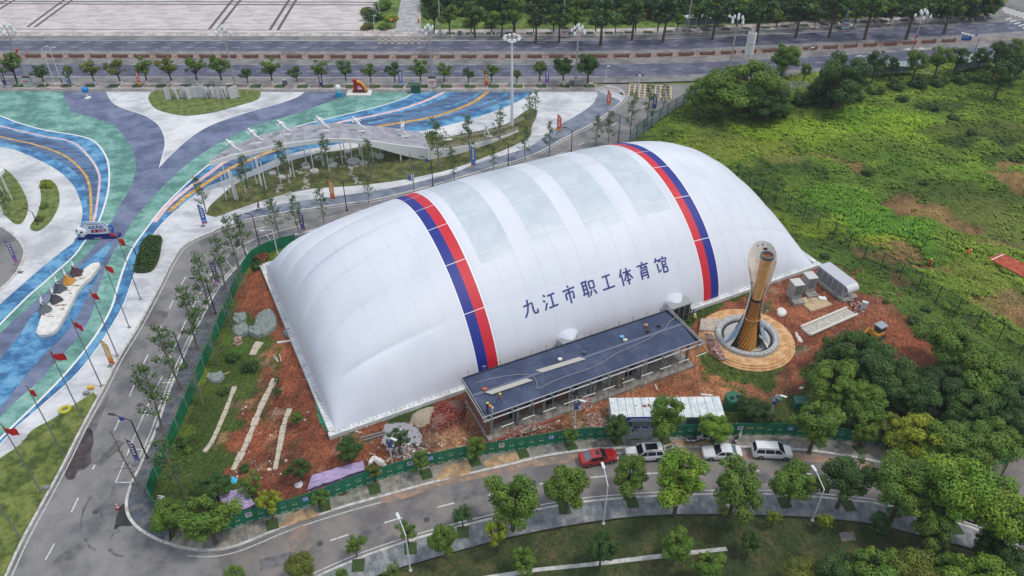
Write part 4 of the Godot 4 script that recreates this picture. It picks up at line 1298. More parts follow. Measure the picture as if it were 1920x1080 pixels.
func gatehouse() -> void:
	var a := P(873, 712, 4.2)
	var b := P(1248, 587, 4.2)
	var d := b - a
	d.y = 0
	var ln := d.length()
	var turn := aim(d.normalized())
	var dp := 6.55
	var g := thing("gatehouse", "long low brick gatehouse under construction with dark blue ribbed roof and scaffold pipes", "building", V(a.x, 0, a.z), turn)
	var brick := NM("rough red brick wall", [S(104, 66, 58), S(134, 84, 72), S(158, 108, 92)], 3.0, 0.95, false, 0.03, 0.8)
	var conc := NM("raw concrete", [S(126, 122, 118), S(150, 146, 140), S(172, 168, 162)], 5.0, 0.95)
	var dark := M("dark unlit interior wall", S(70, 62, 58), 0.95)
	var steel := M("galvanised tube", S(172, 175, 180), 0.45, 0.5)
	var roofm := NM("dark blue roof sheet", [S(60, 72, 102), S(72, 84, 116), S(88, 98, 128)], 14.0, 0.55, false, 0.006, 0.7)
	var m := MB.new()
	m.box(V(ln * 0.5, 0.2, dp * 0.5 + 0.3), V(ln + 0.4, 0.4, dp + 1.0), ID, 0.03)
	pt("floor_slab", m, conc, g)
	m = MB.new()
	m.box(V(0.15, 2.1, dp * 0.5), V(0.3, 3.4, dp - 0.2))
	m.box(V(ln * 0.5, 2.1, 0.15), V(ln, 3.4, 0.3))
	pt("wall", m, brick, g)
	for x in [6.5, 11.5, 16.0, 22.5]:
		pt("cross_wall", box_(V(x, 2.1, dp * 0.5 - 0.6), V(0.24, 3.4, dp - 1.6)), conc, g)
	for t in [[0.3, 3.2], [4.6, 1.2], [6.6, 2.2], [10.2, 1.6], [13.4, 2.0], [17.0, 3.6], [22.6, 1.6]]:
		pt("front_wall", box_(V(t[0] + t[1] * 0.5, 1.9, dp - 1.5), V(t[1], 3.0, 0.24)), brick if t[0] < 13.0 else conc, g)
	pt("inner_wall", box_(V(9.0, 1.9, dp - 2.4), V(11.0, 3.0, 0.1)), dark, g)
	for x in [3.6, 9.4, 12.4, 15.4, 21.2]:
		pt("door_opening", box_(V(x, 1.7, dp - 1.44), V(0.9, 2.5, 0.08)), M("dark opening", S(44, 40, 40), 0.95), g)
	for i in 9:
		pt("column", box_(V(0.5 + i * (ln - 1.0) / 8.0, 2.0, dp - 0.25), V(0.32, 3.6, 0.32), ID, 0.02), conc, g)
	m = MB.new()
	m.box(V(ln * 0.5, 3.85, dp - 0.25), V(ln, 0.5, 0.34))
	m.box(V(ln * 0.5, 3.85, 0.3), V(ln, 0.5, 0.34))
	m.box(V(ln - 0.2, 3.852, dp * 0.5), V(0.34, 0.5, dp - 0.9))
	pt("ring_beam", m, conc, g)
	pt("brick_kerb", box_(V(5.0, 0.3, dp + 1.1), V(10.0, 0.5, 0.3)), NM("fresh red brick", [S(140, 70, 56), S(168, 88, 70), S(184, 108, 88)], 2.0), g)
	var rise := 0.35
	var rf := Node3D.new()
	rf.name = "roof"
	g.add_child(rf)
	rf.position.y = 4.15
	var sheets := 26
	for s in 2:
		for i in sheets:
			m = MB.new()
			var x0 := -0.3 + i * (ln + 0.6) / sheets
			var x1 := -0.3 + (i + 1) * (ln + 0.6) / sheets - 0.015
			var z0 := -0.3 if s == 0 else dp * 0.5
			var z1 := dp * 0.5 if s == 0 else dp + 0.35
			var y0 := 0.0 if s == 0 else rise
			var y1 := rise if s == 0 else 0.0
			m.quad(V(x0, y1, z1), V(x1, y1, z1), V(x1, y0, z0), V(x0, y0, z0))
			m.quad(V(x0, y0 - 0.06, z0), V(x1, y0 - 0.06, z0), V(x1, y1 - 0.06, z1), V(x0, y1 - 0.06, z1))
			m.quad(V(x1, y1, z1), V(x0, y1, z1), V(x0, y1 - 0.06, z1), V(x1, y1 - 0.06, z1))
			for k in 4:
				var x := lerpf(x0, x1, (k + 0.5) / 4.0)
				var hz := (z1 - z0)
				var tilt := Basis(Vector3.RIGHT, atan2(y0 - y1, hz))
				m.box(V(x, (y0 + y1) * 0.5 + 0.03, (z0 + z1) * 0.5), V(0.05, 0.07, hz - 0.02), tilt)
			pt("roof_sheet", m, roofm, rf)
	pt("ridge_cap", box_(V(ln * 0.5, rise + 0.05, dp * 0.5), V(ln + 0.6, 0.07, 0.4)), M("faded roof ridge", S(96, 104, 126), 0.5), rf)
	m = MB.new()
	m.box(V(ln * 0.5, 0.0, -0.38), V(ln + 0.7, 0.3, 0.12))
	m.box(V(-0.38, 0.1, dp * 0.5), V(0.12, 0.5, dp + 0.6))
	m.box(V(ln + 0.38, 0.1, dp * 0.5), V(0.12, 0.5, dp + 0.6))
	pt("verge_trim", m, M("dark roof trim", S(44, 50, 62), 0.5), rf)
	m = MB.new()
	for t in [[dp + 0.55, 4.55], [dp + 0.95, 4.25]]:
		m.tube(V(-0.9, t[1], t[0]), V(ln + 0.8, t[1], t[0]), 0.10 if t[1] < 4.5 else 0.06, -1, 8)
	for x in [-0.75, -0.45]:
		m.tube(V(x, 4.5, -0.6), V(x, 4.4, dp + 1.3), 0.07)
	for x in [ln + 0.6, ln + 0.85]:
		m.tube(V(x, 4.5, -0.6), V(x, 4.4, dp + 1.3), 0.06)
	pt("scaffold_rail", m, steel, g)
	for i in 12:
		m = MB.new()
		var x := 0.2 + i * (ln - 0.4) / 11.0
		m.tube(V(x, 0.3, dp + 1.1), V(x, 5.2, dp + 1.1), 0.05)
		m.tube(V(x, 4.4, dp + 0.3), V(x, 4.4, dp + 1.3), 0.045)
		pt("scaffold_post", m, steel, g)
	for i in 11:
		m = MB.new()
		var x := 1.2 + i * (ln - 1.6) / 10.0
		m.tube(V(x, 2.7, dp + 1.3), V(x + 1.7, 2.7, dp + 1.3), 0.07)
		pt("scaffold_plank", m, M("pale tube", S(208, 208, 206), 0.5), g)
	for i in 14:
		m = MB.new()
		var x := 0.6 + i * (ln - 1.2) / 13.0
		m.tube(V(x, 4.1, -0.5), V(x, 5.1, -0.55), 0.035)
		m.tube(V(x - 0.35, 5.0, -0.5), V(x + 0.3, 4.9, -0.45), 0.03)
		pt("rear_post", m, steel, g)
	var hose := MB.new()
	var hp := []
	for t in [[893, 718], [912, 712], [940, 706], [970, 702], [997, 702], [1005, 712], [1008, 722], [1004, 728], [1014, 727], [1035, 716], [1062, 705], [1100, 693], [1130, 680], [1152, 664], [1180, 652], [1215, 636], [1248, 615], [1256, 602], [1268, 594]]:
		hp.append(P(t[0], t[1], 4.62))
	hose.path(hp, 0.035)
	tag(struct_free("hose", hose, M("pale hose", S(156, 154, 152), 0.7)), "pale hose snaking over the whole dark blue roof", "hose")
	var planks := [[P(1010, 697, 4.6), P(1092, 672, 4.6)], [P(915, 738, 4.6), P(993, 712, 4.6)]]
	for i in 2:
		var st := thing("plank_stack", ["stack of pale profiles lying on the middle of the dark blue roof", "stack of pale boards lying near the left end of the dark blue roof"][i], "planks", (planks[i][0] + planks[i][1]) * 0.5, aim((planks[i][1] - planks[i][0]).normalized()), "stacks of profiles on the roof")
		var l: float = planks[i][0].distance_to(planks[i][1])
		for k in 4:
			var q := MB.new()
			q.box(V(k * 0.15 - 0.2, 0.04, k * 0.17 - 0.25), V(l, 0.09, 0.15))
			pt("plank", q, M("pale profile", S(188, 184, 178), 0.6), st)
	var bits := [[1050, 676, "white bucket", S(220, 220, 220)], [1095, 663, "grey bucket", S(90, 94, 104)], [1166, 634, "small blue and white sack", S(120, 180, 220)], [1211, 612, "tan cardboard box", S(170, 140, 112)], [1214, 622, "dark tool case", S(78, 66, 62)], [909, 732, "orange tool bag", S(196, 96, 60)], [1172, 640, "pale cloth", S(208, 206, 200)], [1235, 612, "folded dark cover", S(60, 62, 76)]]
	for t in bits:
		var c := P(t[0], t[1], 4.5)
		var q := MB.new()
		q.lathe([V2(0.0, 0.0), V2(0.22, 0.0), V2(0.27, 0.34), V2(0.2, 0.38), V2(0.0, 0.36)], Vector3.ZERO, 8, V(1.2, 1, 0.9))
		var o := struct_free("roof_item", q, M(t[2], t[3], 0.7))
		o.position = c
		tag(o, t[2] + " standing on the dark blue gatehouse roof", "site gear")

func struct_free(called: String, b, material: Material) -> MeshInstance3D:
	var o := MeshInstance3D.new()
	o.name = numbered(called)
	o.mesh = b if b is Mesh else b.mesh()
	o.material_override = material
	add_child(o, true)
	return o
# torch tower

func torch() -> void:
	var c := P(1399, 637)
	var deck := thing("torch_plinth", "round stepped sandstone plinth with a white ring wall around the torch", "plinth", V(c.x, 0, c.z))
	var sandst := NM("sandstone paving", [S(186, 140, 96), S(208, 164, 118), S(220, 184, 142)], 6.0, 0.9)
	var steps := [[6.65, 0.24], [6.3, 0.4], [5.95, 0.56]]
	for i in 3:
		var m := MB.new()
		m.lathe([V2(steps[i][0], 0.0), V2(steps[i][0], steps[i][1] - 0.04), V2(steps[i][0] - 0.04, steps[i][1]), V2(2.0, steps[i][1])], Vector3.ZERO, 72)
		pt("step", m, sandst, deck)
	var m := MB.new()
	m.lathe([V2(4.4, 0.5), V2(4.35, 1.05), V2(4.15, 1.1), V2(3.75, 1.08), V2(3.6, 0.9), V2(3.55, 0.62)], Vector3.ZERO, 72)
	pt("ring_wall", m, NM("white stone ring", [S(160, 164, 166), S(188, 192, 194), S(206, 208, 210)], 4.0), deck)
	m = MB.new()
	for i in 40:
		var t := TAU * i / 40
		m.box(V(cos(t) * 4.2, 1.12, sin(t) * 4.2), V(0.05, 0.05, 0.3), Basis(Vector3.UP, -t + PI / 2))
	pt("ring_bracket", m, M("grey bracket", S(150, 154, 158)), deck).set_meta("kind", "stuff")
	pt("dark_channel", lathe_([V2(3.52, 0.6), V2(3.5, 0.66), V2(3.2, 0.66), V2(3.18, 0.6)], Vector3.ZERO, 64), M("black channel", S(34, 36, 40), 0.6), deck)
	pt("basin_floor", lathe_([V2(3.6, 0.6), V2(0.0, 0.62)], Vector3.ZERO, 64), NM("pale basin floor", [S(166, 164, 160), S(190, 188, 184), S(204, 202, 198)], 3.0), deck)
	var bp := P(1396, 652)
	var t := thing("torch_tower", "tall golden torch tower with twisted fluted base and white petal shell", "torch tower", V(bp.x, 0.6, bp.z))
	var gold := NM("gold bronze", [S(188, 122, 48), S(218, 148, 62), S(230, 168, 86)], 4.0, 0.42, false, 0.008)
	gold.metallic = 0.15
	m = MB.new()
	var prof := [[0.0, 1.46], [0.8, 1.40], [1.6, 1.27], [2.6, 1.08], [3.6, 0.92], [4.6, 0.82], [5.4, 0.80]]
	var fl := 18
	var kk := fl * 8
	var rings := []
	for p in prof.size() * 3 - 2:
		var i := p / 3
		var f := (p % 3) / 3.0
		var h: float = lerpf(prof[i][0], prof[mini(i + 1, prof.size() - 1)][0], f)
		var r: float = lerpf(prof[i][1], prof[mini(i + 1, prof.size() - 1)][1], f)
		var ring := []
		for k in kk:
			var an := TAU * k / kk
			var w := absf(sin(an * fl * 0.5 - h * 2.6))
			ring.append(V(cos(an), 0, -sin(an)) * (r - 0.24 * r * (1.0 - w) * (1.0 - w)) + V(0, h, 0))
		rings.append(ring)
	for j in rings.size() - 1:
		for k in kk:
			m.quad(rings[j][k], rings[j][(k + 1) % kk], rings[j + 1][(k + 1) % kk], rings[j + 1][k])
	pt("fluted_base", m, gold, t)
	pt("collar", lathe_([V2(0.92, 4.75), V2(1.14, 4.95), V2(1.2, 5.12), V2(1.14, 5.24), V2(1.02, 5.14), V2(0.94, 4.9)], Vector3.ZERO, 32), NM("pale copper", [S(186, 126, 84), S(206, 146, 102)], 3.0, 0.45), t)
	m = MB.new()
	var tp := [[5.1, 0.78], [6.5, 0.66], [8.0, 0.6]]
	for j in tp.size() - 1:
		for k in 30:
			var a0 := TAU * k / 30
			var a1 := TAU * (k + 0.82) / 30
			var r0: float = tp[j][1]
			var r1: float = tp[j + 1][1]
			m.quad(V(cos(a0) * r0, tp[j][0], -sin(a0) * r0), V(cos(a1) * r0, tp[j][0], -sin(a1) * r0), V(cos(a1) * r1, tp[j + 1][0], -sin(a1) * r1), V(cos(a0) * r1, tp[j + 1][0], -sin(a0) * r1))
	m.lathe([V2(0.74, 5.1), V2(0.62, 6.5), V2(0.57, 8.0)], Vector3.ZERO, 24)
	pt("ribbed_tube", m, NM("dark gold", [S(160, 98, 40), S(186, 120, 54)], 3.0, 0.5), t)
	pt("black_band", lathe_([V2(0.66, 7.9), V2(0.68, 8.0), V2(0.68, 8.15), V2(0.64, 8.25)], Vector3.ZERO, 24), M("black band", S(34, 30, 30), 0.5), t)
	pt("golden_tube", lathe_([V2(0.6, 8.2), V2(0.62, 10.0), V2(0.70, 12.5), V2(0.80, 15.0), V2(0.82, 15.15), V2(0.7, 15.2), V2(0.66, 14.8), V2(0.5, 13.8), V2(0.0, 13.7)], Vector3.ZERO, 32), NM("light gold", [S(204, 146, 88), S(220, 164, 106), S(228, 178, 124)], 5.0, 0.45), t)
	pt("burner_rim", lathe_([V2(0.9, 14.9), V2(0.88, 15.3), V2(0.7, 15.32), V2(0.66, 14.9)], Vector3.ZERO, 32), M("grey rim", S(120, 122, 128), 0.4, 0.5), t)
	var shell := [[0.3, 3.0, 0.62], [1.2, 2.35, 0.62], [2.4, 1.75, 0.60], [4.0, 1.3, 0.56], [6.0, 1.05, 0.5], [8.5, 0.98, 0.5], [10.0, 1.15, 0.5], [11.4, 1.5, 0.46], [12.6, 1.95, 0.38], [13.6, 2.3, 0.32], [14.4, 2.55, 0.26], [15.0, 2.72, 0.19], [15.35, 2.82, 0.12], [15.5, 2.87, 0.04]]
	m = MB.new()
	var inner := MB.new()
	var grid_ := []
	for s in shell:
		var row := []
		for k in 25:
			var an: float = PI * 0.5 + (k / 24.0 - 0.5) * 2.0 * PI * s[2]
			row.append([V(cos(an), 0, -sin(an)), s[1], s[0]])
		grid_.append(row)
	for j in shell.size() - 1:
		for k in 24:
			var q := []
			for t2 in [[j, k], [j, k + 1], [j + 1, k + 1], [j + 1, k]]:
				q.append(grid_[t2[0]][t2[1]])
			m.quad(q[0][0] * q[0][1] + V(0, q[0][2], 0), q[1][0] * q[1][1] + V(0, q[1][2], 0), q[2][0] * q[2][1] + V(0, q[2][2], 0), q[3][0] * q[3][1] + V(0, q[3][2], 0))
			var th := 0.1
			m.quad(q[1][0] * (q[1][1] - th) + V(0, q[1][2], 0), q[0][0] * (q[0][1] - th) + V(0, q[0][2], 0), q[3][0] * (q[3][1] - th) + V(0, q[3][2], 0), q[2][0] * (q[2][1] - th) + V(0, q[2][2], 0))
		for k in [0, 24]:
			var p0 = grid_[j][k]
			var p1 = grid_[j + 1][k]
			m.quad(p0[0] * p0[1] + V(0, p0[2], 0), p0[0] * (p0[1] - 0.1) + V(0, p0[2], 0), p1[0] * (p1[1] - 0.1) + V(0, p1[2], 0), p1[0] * p1[1] + V(0, p1[2], 0))
	pt("petal_shell", m, NM("weathered white cladding", [S(212, 205, 200), S(232, 228, 225), S(238, 236, 234)], 7.0, 0.6), t)
	for s in [-1, 1]:
		m = MB.new()
		m.quad(V(s * 3.1, 0.25, 0.2), V(s * 2.2, 1.6, -0.2), V(s * 1.3, 4.6, 0.1), V(s * 1.75, 2.1, 0.7))
		m.quad(V(s * 1.75, 2.1, 0.64), V(s * 1.3, 4.6, 0.04), V(s * 2.2, 1.6, -0.26), V(s * 3.1, 0.25, 0.14))
		pt("wing_panel", m, M("pale blue cladding", S(134, 162, 190), 0.5), t)
		m = MB.new()
		m.tube(V(s * 2.9, 0.1, 0.0), V(s * 0.9, 3.6, -0.9), 0.07)
		m.tube(V(s * 2.0, 0.1, -1.2), V(s * 1.2, 4.2, -0.6), 0.07)
		m.tube(V(s * 2.9, 0.1, 0.0), V(s * 0.8, 0.9, -1.6), 0.07)
		pt("steel_frame", m, M("black steel frame", S(40, 40, 44), 0.5), t)
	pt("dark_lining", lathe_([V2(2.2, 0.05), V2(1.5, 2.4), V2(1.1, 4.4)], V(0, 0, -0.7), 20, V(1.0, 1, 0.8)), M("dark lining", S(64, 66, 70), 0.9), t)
	m = MB.new()
	for q in [[0.5, 14.5, 2.5, 0.5, 0.3], [0.85, 14.1, 2.25, 0.3, 0.4], [-0.5, 14.95, 2.6, 0.12, 0.2], [0.1, 15.1, 2.7, 0.14, 0.2], [-1.6, 12.6, 1.3, 0.12, 0.3], [1.6, 13.6, 1.85, 0.26, 0.35], [-1.0, 10.4, 0.55, 0.4, 0.16], [1.0, 9.6, 0.5, 0.4, 0.2]]:
		m.box(V(q[0], q[1], -q[2] + 0.1), V(q[3], q[4], 0.06), Basis(Vector3.UP, -q[0] * 0.45))
	pt("torn_patch", m, M("dark torn cladding", S(56, 40, 36), 0.9), t)
# canopy with its statues

func deck_h(x: float) -> float:
	return lerpf(6.4, 2.5, smoothstep(640.0, 806.0, x))

func canopy() -> void:
	var c0 := P(600, 300)
	var cn := thing("canopy", "long curved white canopy with grey deck on thin white posts above the garden lawn", "canopy", V(c0.x, 0, c0.z))
	var off := -V(c0.x, 0, c0.z)
	var white := M("white painted steel", S(226, 228, 230), 0.5)
	var front := cr([393, 305, 415, 298, 438, 292, 475, 283, 513, 275, 555, 268, 597, 263, 630, 261, 663, 262, 700, 266, 750, 273, 807, 280])
	var rear := cr([393, 303, 401, 296, 413, 288, 432, 277, 455, 267, 482, 257, 510, 248, 563, 237, 630, 232, 697, 237, 750, 243, 793, 250])
	var ft := []
	var rt := []
	for p in front:
		ft.append(P(p.x, p.y, deck_h(p.x)) + off)
	for p in rear:
		rt.append(P(p.x, p.y, deck_h(p.x)) + off)
	var deck := MB.new()
	var fas := MB.new()
	var under := MB.new()
	for i in ft.size() - 1:
		var x := front[i].x
		var d0 := V(0, 0.7 + 1.8 * smoothstep(650.0, 806.0, x), 0)
		var d1 := V(0, 0.7 + 1.8 * smoothstep(650.0, 806.0, front[i + 1].x), 0)
		var k := 0.0
		deck.quad(ft[i], ft[i + 1], rt[i + 1], rt[i])
		var u0: Vector3 = ft[i] + V(0, 0.12, 0)
		var u1: Vector3 = ft[i + 1] + V(0, 0.12, 0)
		fas.quad(ft[i] - d0, ft[i + 1] - d1, u1, u0)
		fas.quad(u0, u1, u1 + V(0, 0, -0.22), u0 + V(0, 0, -0.22))
		fas.quad(u1 + V(0, 0, -0.22), u1, u1, u1)
		fas.quad(ft[i + 1] + V(0, -0.02, -0.22), ft[i] + V(0, -0.02, -0.22), u0 + V(0, 0, -0.22), u1 + V(0, 0, -0.22))
		under.quad(rt[i] - d0, rt[i + 1] - d1, ft[i + 1] - d1, ft[i] - d0)
		fas.quad(rt[i + 1] - d1, rt[i] - d0, rt[i] + V(0, 0.1, 0), rt[i + 1] + V(0, 0.1, 0))
	pt("deck", deck, NM("grey deck with rusty wear", [S(138, 138, 150), S(158, 159, 170), S(172, 173, 182)], 12.0, 0.85, false, 0.008), cn)
	pt("fascia", fas, white, cn)
	pt("soffit", under, white, cn)
	var rust := MB.new()
	for i in 46:
		var k := rng.randi_range(2, ft.size() - 2)
		if rng.randf() < 0.55:
			k = rng.randi_range(int(ft.size() * 0.72), ft.size() - 2)
		var q: Vector3 = ft[k].lerp(rt[k], RR(0.04, 0.95)) + V(0, 0.015 + i * 0.0004, 0)
		var s := RR(0.08, 0.32)
		var pts := PackedVector2Array()
		for a in 7:
			pts.append(V2(q.x + cos(TAU * a / 7) * s * RR(0.5, 1.6), q.z + sin(TAU * a / 7) * s * RR(0.3, 0.9)))
		rust.flat(pts, q.y + 0.01)
	pt("rust_spot", rust, NM("flaked red primer", [S(128, 74, 62), S(156, 90, 76)], 2.0), cn).set_meta("kind", "stuff")
	for t in [[426, 377, 0.09], [431, 364, 0.09], [442, 375, 0.24], [447, 378, 0.09], [462, 364, 0.09], [468, 354, 0.08], [482, 346, 0.08], [491, 350, 0.2], [500, 357, 0.09], [527, 345, 0.09], [546, 329, 0.17], [553, 335, 0.1], [575, 310, 0.09], [590, 328, 0.09], [607, 313, 0.17], [618, 325, 0.09], [643, 310, 0.08], [649, 305, 0.08], [661, 303, 0.08], [676, 294, 0.17], [681, 305, 0.08], [700, 305, 0.08], [714, 297, 0.08], [752, 303, 0.14]]:
		var p := P(t[0], t[1]) + off
		var h := deck_h(t[0]) - 0.4
		if t[0] > 720:
			h -= 0.9
		var m := MB.new()
		m.tube(p, p + V(0, h, 0), t[2], -1, 10)
		pt("post", m, white, cn)
	var bed := thing("planting_bed", "raised planting bed with white curved wall at the right end of the canopy", "planter", P(880, 270))
	var bo := -bed.position
	var wall_b := cr([803, 302, 830, 297, 858, 291, 890, 281, 917, 272, 945, 261, 973, 248])
	var m := MB.new()
	var top := []
	for i in wall_b.size():
		var f := float(i) / (wall_b.size() - 1)
		top.append(P(wall_b[i].x, wall_b[i].y) + V(0, lerpf(2.45, 0.35, f), 0) + bo)
	for i in wall_b.size() - 1:
		var p0 := P(wall_b[i].x, wall_b[i].y) + bo
		var p1 := P(wall_b[i + 1].x, wall_b[i + 1].y) + bo
		var back_ := V(0, 0, -0.25)
		m.quad(p0, p1, top[i + 1], top[i])
		m.quad(top[i], top[i + 1], top[i + 1] + back_, top[i] + back_)
		m.quad(p1 + back_, p0 + back_, top[i] + back_, top[i + 1] + back_)
	pt("wall", m, white, bed)
	m = MB.new()
	var rear_b := cr([795, 256, 830, 262, 860, 260, 900, 252, 935, 243, 960, 232, 985, 218])
	for i in wall_b.size() - 1:
		var j := mini(i, rear_b.size() - 2)
		var r0 := P(rear_b[j].x, rear_b[j].y, lerpf(1.6, 0.35, float(i) / wall_b.size())) + bo
		var r1 := P(rear_b[j + 1].x, rear_b[j + 1].y, lerpf(1.6, 0.35, float(i + 1) / wall_b.size())) + bo
		m.quad(top[i] + V(0, -0.15, -0.2), top[i + 1] + V(0, -0.15, -0.2), r1, r0)
		m.quad(V(r1.x, 0, r1.z), V(r0.x, 0, r0.z), r0, r1)
	pt("soil", m, NM("planting bed soil and turf", [S(70, 72, 38), S(96, 88, 54), S(112, 104, 64)], 6.0, 1.0, false, 0.012, 0.75), bed)
	for rowi in 2:
		m = MB.new()
		var l := PackedVector2Array()
		if rowi == 0:
			for i in top.size():
				l.append(V2(top[i].x, top[i].z - 0.12))
		else:
			for p in rear_b:
				var q := P(p.x, p.y, 1.0) + bo
				l.append(V2(q.x, q.z))
		var e := even(l, 0.42)
		for i in e.size():
			var f := float(i) / e.size()
			var y := lerpf(2.4, 0.35, f) if rowi == 0 else lerpf(1.5, 0.35, f)
			m.box(V(e[i].x, y + 0.45, e[i].y), V(0.1, 1.0 + 0.15 * sin(i * 1.7), 0.08))
		for i in e.size() - 1:
			var f := float(i) / e.size()
			var y := lerpf(2.4, 0.35, f) if rowi == 0 else lerpf(1.5, 0.35, f)
			m.tube(V(e[i].x, y + 0.35, e[i].y), V(e[i + 1].x, y + 0.35, e[i + 1].y), 0.03, -1, 4)
		pt("picket_row", m, M("white picket", S(222, 222, 220), 0.6), bed).set_meta("kind", "stuff")
	var disc := MB.new()
	disc.lathe([V2(0.0, 0.0), V2(0.82, 0.0), V2(0.86, 0.06), V2(0.86, 0.42), V2(0.8, 0.48), V2(0.0, 0.48)], Vector3.ZERO, 22)
	var dm := disc.mesh()
	var seats := [[573, 313, 0.9, "round white seat drum left of centre under the canopy, upper of a close pair"], [575, 317, 0.95, "round white seat drum left of centre under the canopy, lower of a close pair"], [590, 325, 1.0, "round white seat drum standing nearest the path under the canopy"], [530, 336, 0.9, "leftmost low white seat drum on the canopy lawn"], [597, 300, 0.85, "white seat drum at the rear edge of the lawn behind the middle posts"], [625, 313, 1.0, "white seat drum behind the orange feather banner"], [622, 304, 0.7, "small white seat drum just behind the one near the orange banner"], [653, 288, 0.9, "white seat drum at the dark rear edge of the lawn"], [663, 306, 1.45, "largest white seat drum under the middle of the canopy"], [682, 309, 1.0, "white seat drum just right of the largest drum"], [700, 295, 1.0, "white seat drum behind a young tree near the right end"], [713, 297, 1.0, "rightmost white seat drum in the shade of the canopy"], [512, 328, 0.9, "white seat drum behind the left tall posts"]]
	var s0: MeshInstance3D = null
	for t in seats:
		var o: Node3D
		if s0 == null:
			s0 = struct_free("seat_drum", dm, NM("white terrazzo", [S(186, 184, 180), S(208, 206, 202), S(220, 218, 214)], 3.0))
			tag(s0, t[3], "seat", "round white seats on the canopy lawn")
			o = s0
			o.position = P(t[0], t[1]) + V(0, PLAZA + 0.1, 0)
		else:
			o = dup(s0, t[3], P(t[0], t[1]) + V(0, PLAZA + 0.1, 0))
		o.scale = V(t[2], 1.0, t[2])
	var stone := MB.new()
	stone.lathe([V2(0.0, 0.0), V2(0.42, 0.0), V2(0.40, 0.08), V2(0.0, 0.09)], Vector3.ZERO, 14)
	var sm := stone.mesh()
	var st0: MeshInstance3D = null
	var rows := [["leftmost winding row", [[540, 366], [545, 363], [521, 362], [520, 358], [526, 354], [523, 350], [528, 349], [543, 344], [541, 340], [541, 333], [542, 330]]], ["second winding row", [[572, 352], [577, 354], [579, 348], [574, 345], [574, 341], [571, 336], [575, 331], [579, 328], [574, 325], [564, 326], [566, 319], [557, 323], [568, 356]]], ["right winding row", [[667, 346], [670, 343], [668, 341], [676, 345], [667, 337], [662, 332], [657, 330], [659, 325], [660, 320], [658, 316], [654, 313], [646, 314], [639, 314], [633, 310], [668, 313], [676, 311]]], ["scattered cluster under the deck", [[633, 297], [643, 296], [650, 297], [667, 295], [688, 296], [518, 325], [524, 327], [500, 327]]]]
	for r in rows:
		for i in r[1].size():
			var lab: String = "%s flat round stepping stone in the %s on the canopy lawn" % [nth(i), r[0]]
			var at: Vector3 = P(r[1][i][0], r[1][i][1]) + V(0, PLAZA + 0.11, 0)
			if st0 == null:
				st0 = struct_free("stepping_stone", sm, M("grey stepping stone", S(158, 158, 152), 0.9))
				tag(st0, lab, "stepping stone", "stepping stones on the canopy lawn")
				st0.position = at
			else:
				var o := dup(st0, lab, at)
				var s := 1.35 if i % 5 == 4 else RR(0.65, 0.85)
				o.scale = V(s, 1, s)
# fences

func hoarding_image(kind: int) -> ImageTexture:
	var im := Image.create(96, 176, false, Image.FORMAT_RGB8)
	var g := S(16, 116, 84)
	im.fill(g)
	for x in range(0, 96, 12):
		im.fill_rect(Rect2i(x, 0, 2, 176), S(14, 106, 76))
	var w := S(222, 232, 226)
	var pale := S(120, 176, 152)
	if kind == 0 or kind == 1:
		for x in [16, 30, 50, 64]:
			im.fill_rect(Rect2i(x, 150, 11 if x % 4 == 0 else 9, 7), w)
			im.fill_rect(Rect2i(x + 3, 157, 6, 5), w)
		for x in [28, 36, 44, 52]:
			im.fill_rect(Rect2i(x, 36, 6, 5), pale)
	if kind == 0:
		for x in range(20, 72, 9):
			im.fill_rect(Rect2i(x, 64, 6, 3), pale)
		for x in [28, 52]:
			im.fill_rect(Rect2i(x, 88, 14, 9), w)
			im.fill_rect(Rect2i(x + 4, 97, 6, 3), w)
	elif kind == 1:
		for x in range(14, 80, 5):
			im.fill_rect(Rect2i(x, 66 - int(8.0 * sin((x - 14) / 66.0 * PI)), 4, 4), w)
		for x in [28, 52]:
			im.fill_rect(Rect2i(x, 88, 14, 9), w)
	elif kind == 2:
		im.fill_rect(Rect2i(22, 34, 52, 62), S(206, 212, 222))
		im.fill_rect(Rect2i(30, 42, 36, 24), S(108, 116, 150))
		im.fill_rect(Rect2i(28, 74, 40, 5), S(196, 70, 80))
		im.fill_rect(Rect2i(28, 84, 40, 5), S(120, 122, 130))
		for x in [16, 30, 50, 64]:
			im.fill_rect(Rect2i(x, 150, 10, 9), w)
	elif kind == 3:
		im.fill_rect(Rect2i(20, 34, 56, 66), S(48, 96, 170))
		im.fill_rect(Rect2i(26, 44, 44, 8), S(220, 228, 238))
		im.fill_rect(Rect2i(26, 60, 20, 28), S(150, 196, 224))
		im.fill_rect(Rect2i(52, 60, 18, 28), S(200, 214, 228))
		for x in [16, 30, 50, 64]:
			im.fill_rect(Rect2i(x, 150, 10, 9), w)
	else:
		for k in 3:
			for y in 24:
				im.fill_rect(Rect2i(16 + k * 20 + (y if y < 12 else 24 - y), 56 + y, 10, 1), S(232, 176, 72))
		for x in [16, 30, 50, 64]:
			im.fill_rect(Rect2i(x, 150, 10, 9), w)
	return ImageTexture.create_from_image(im)

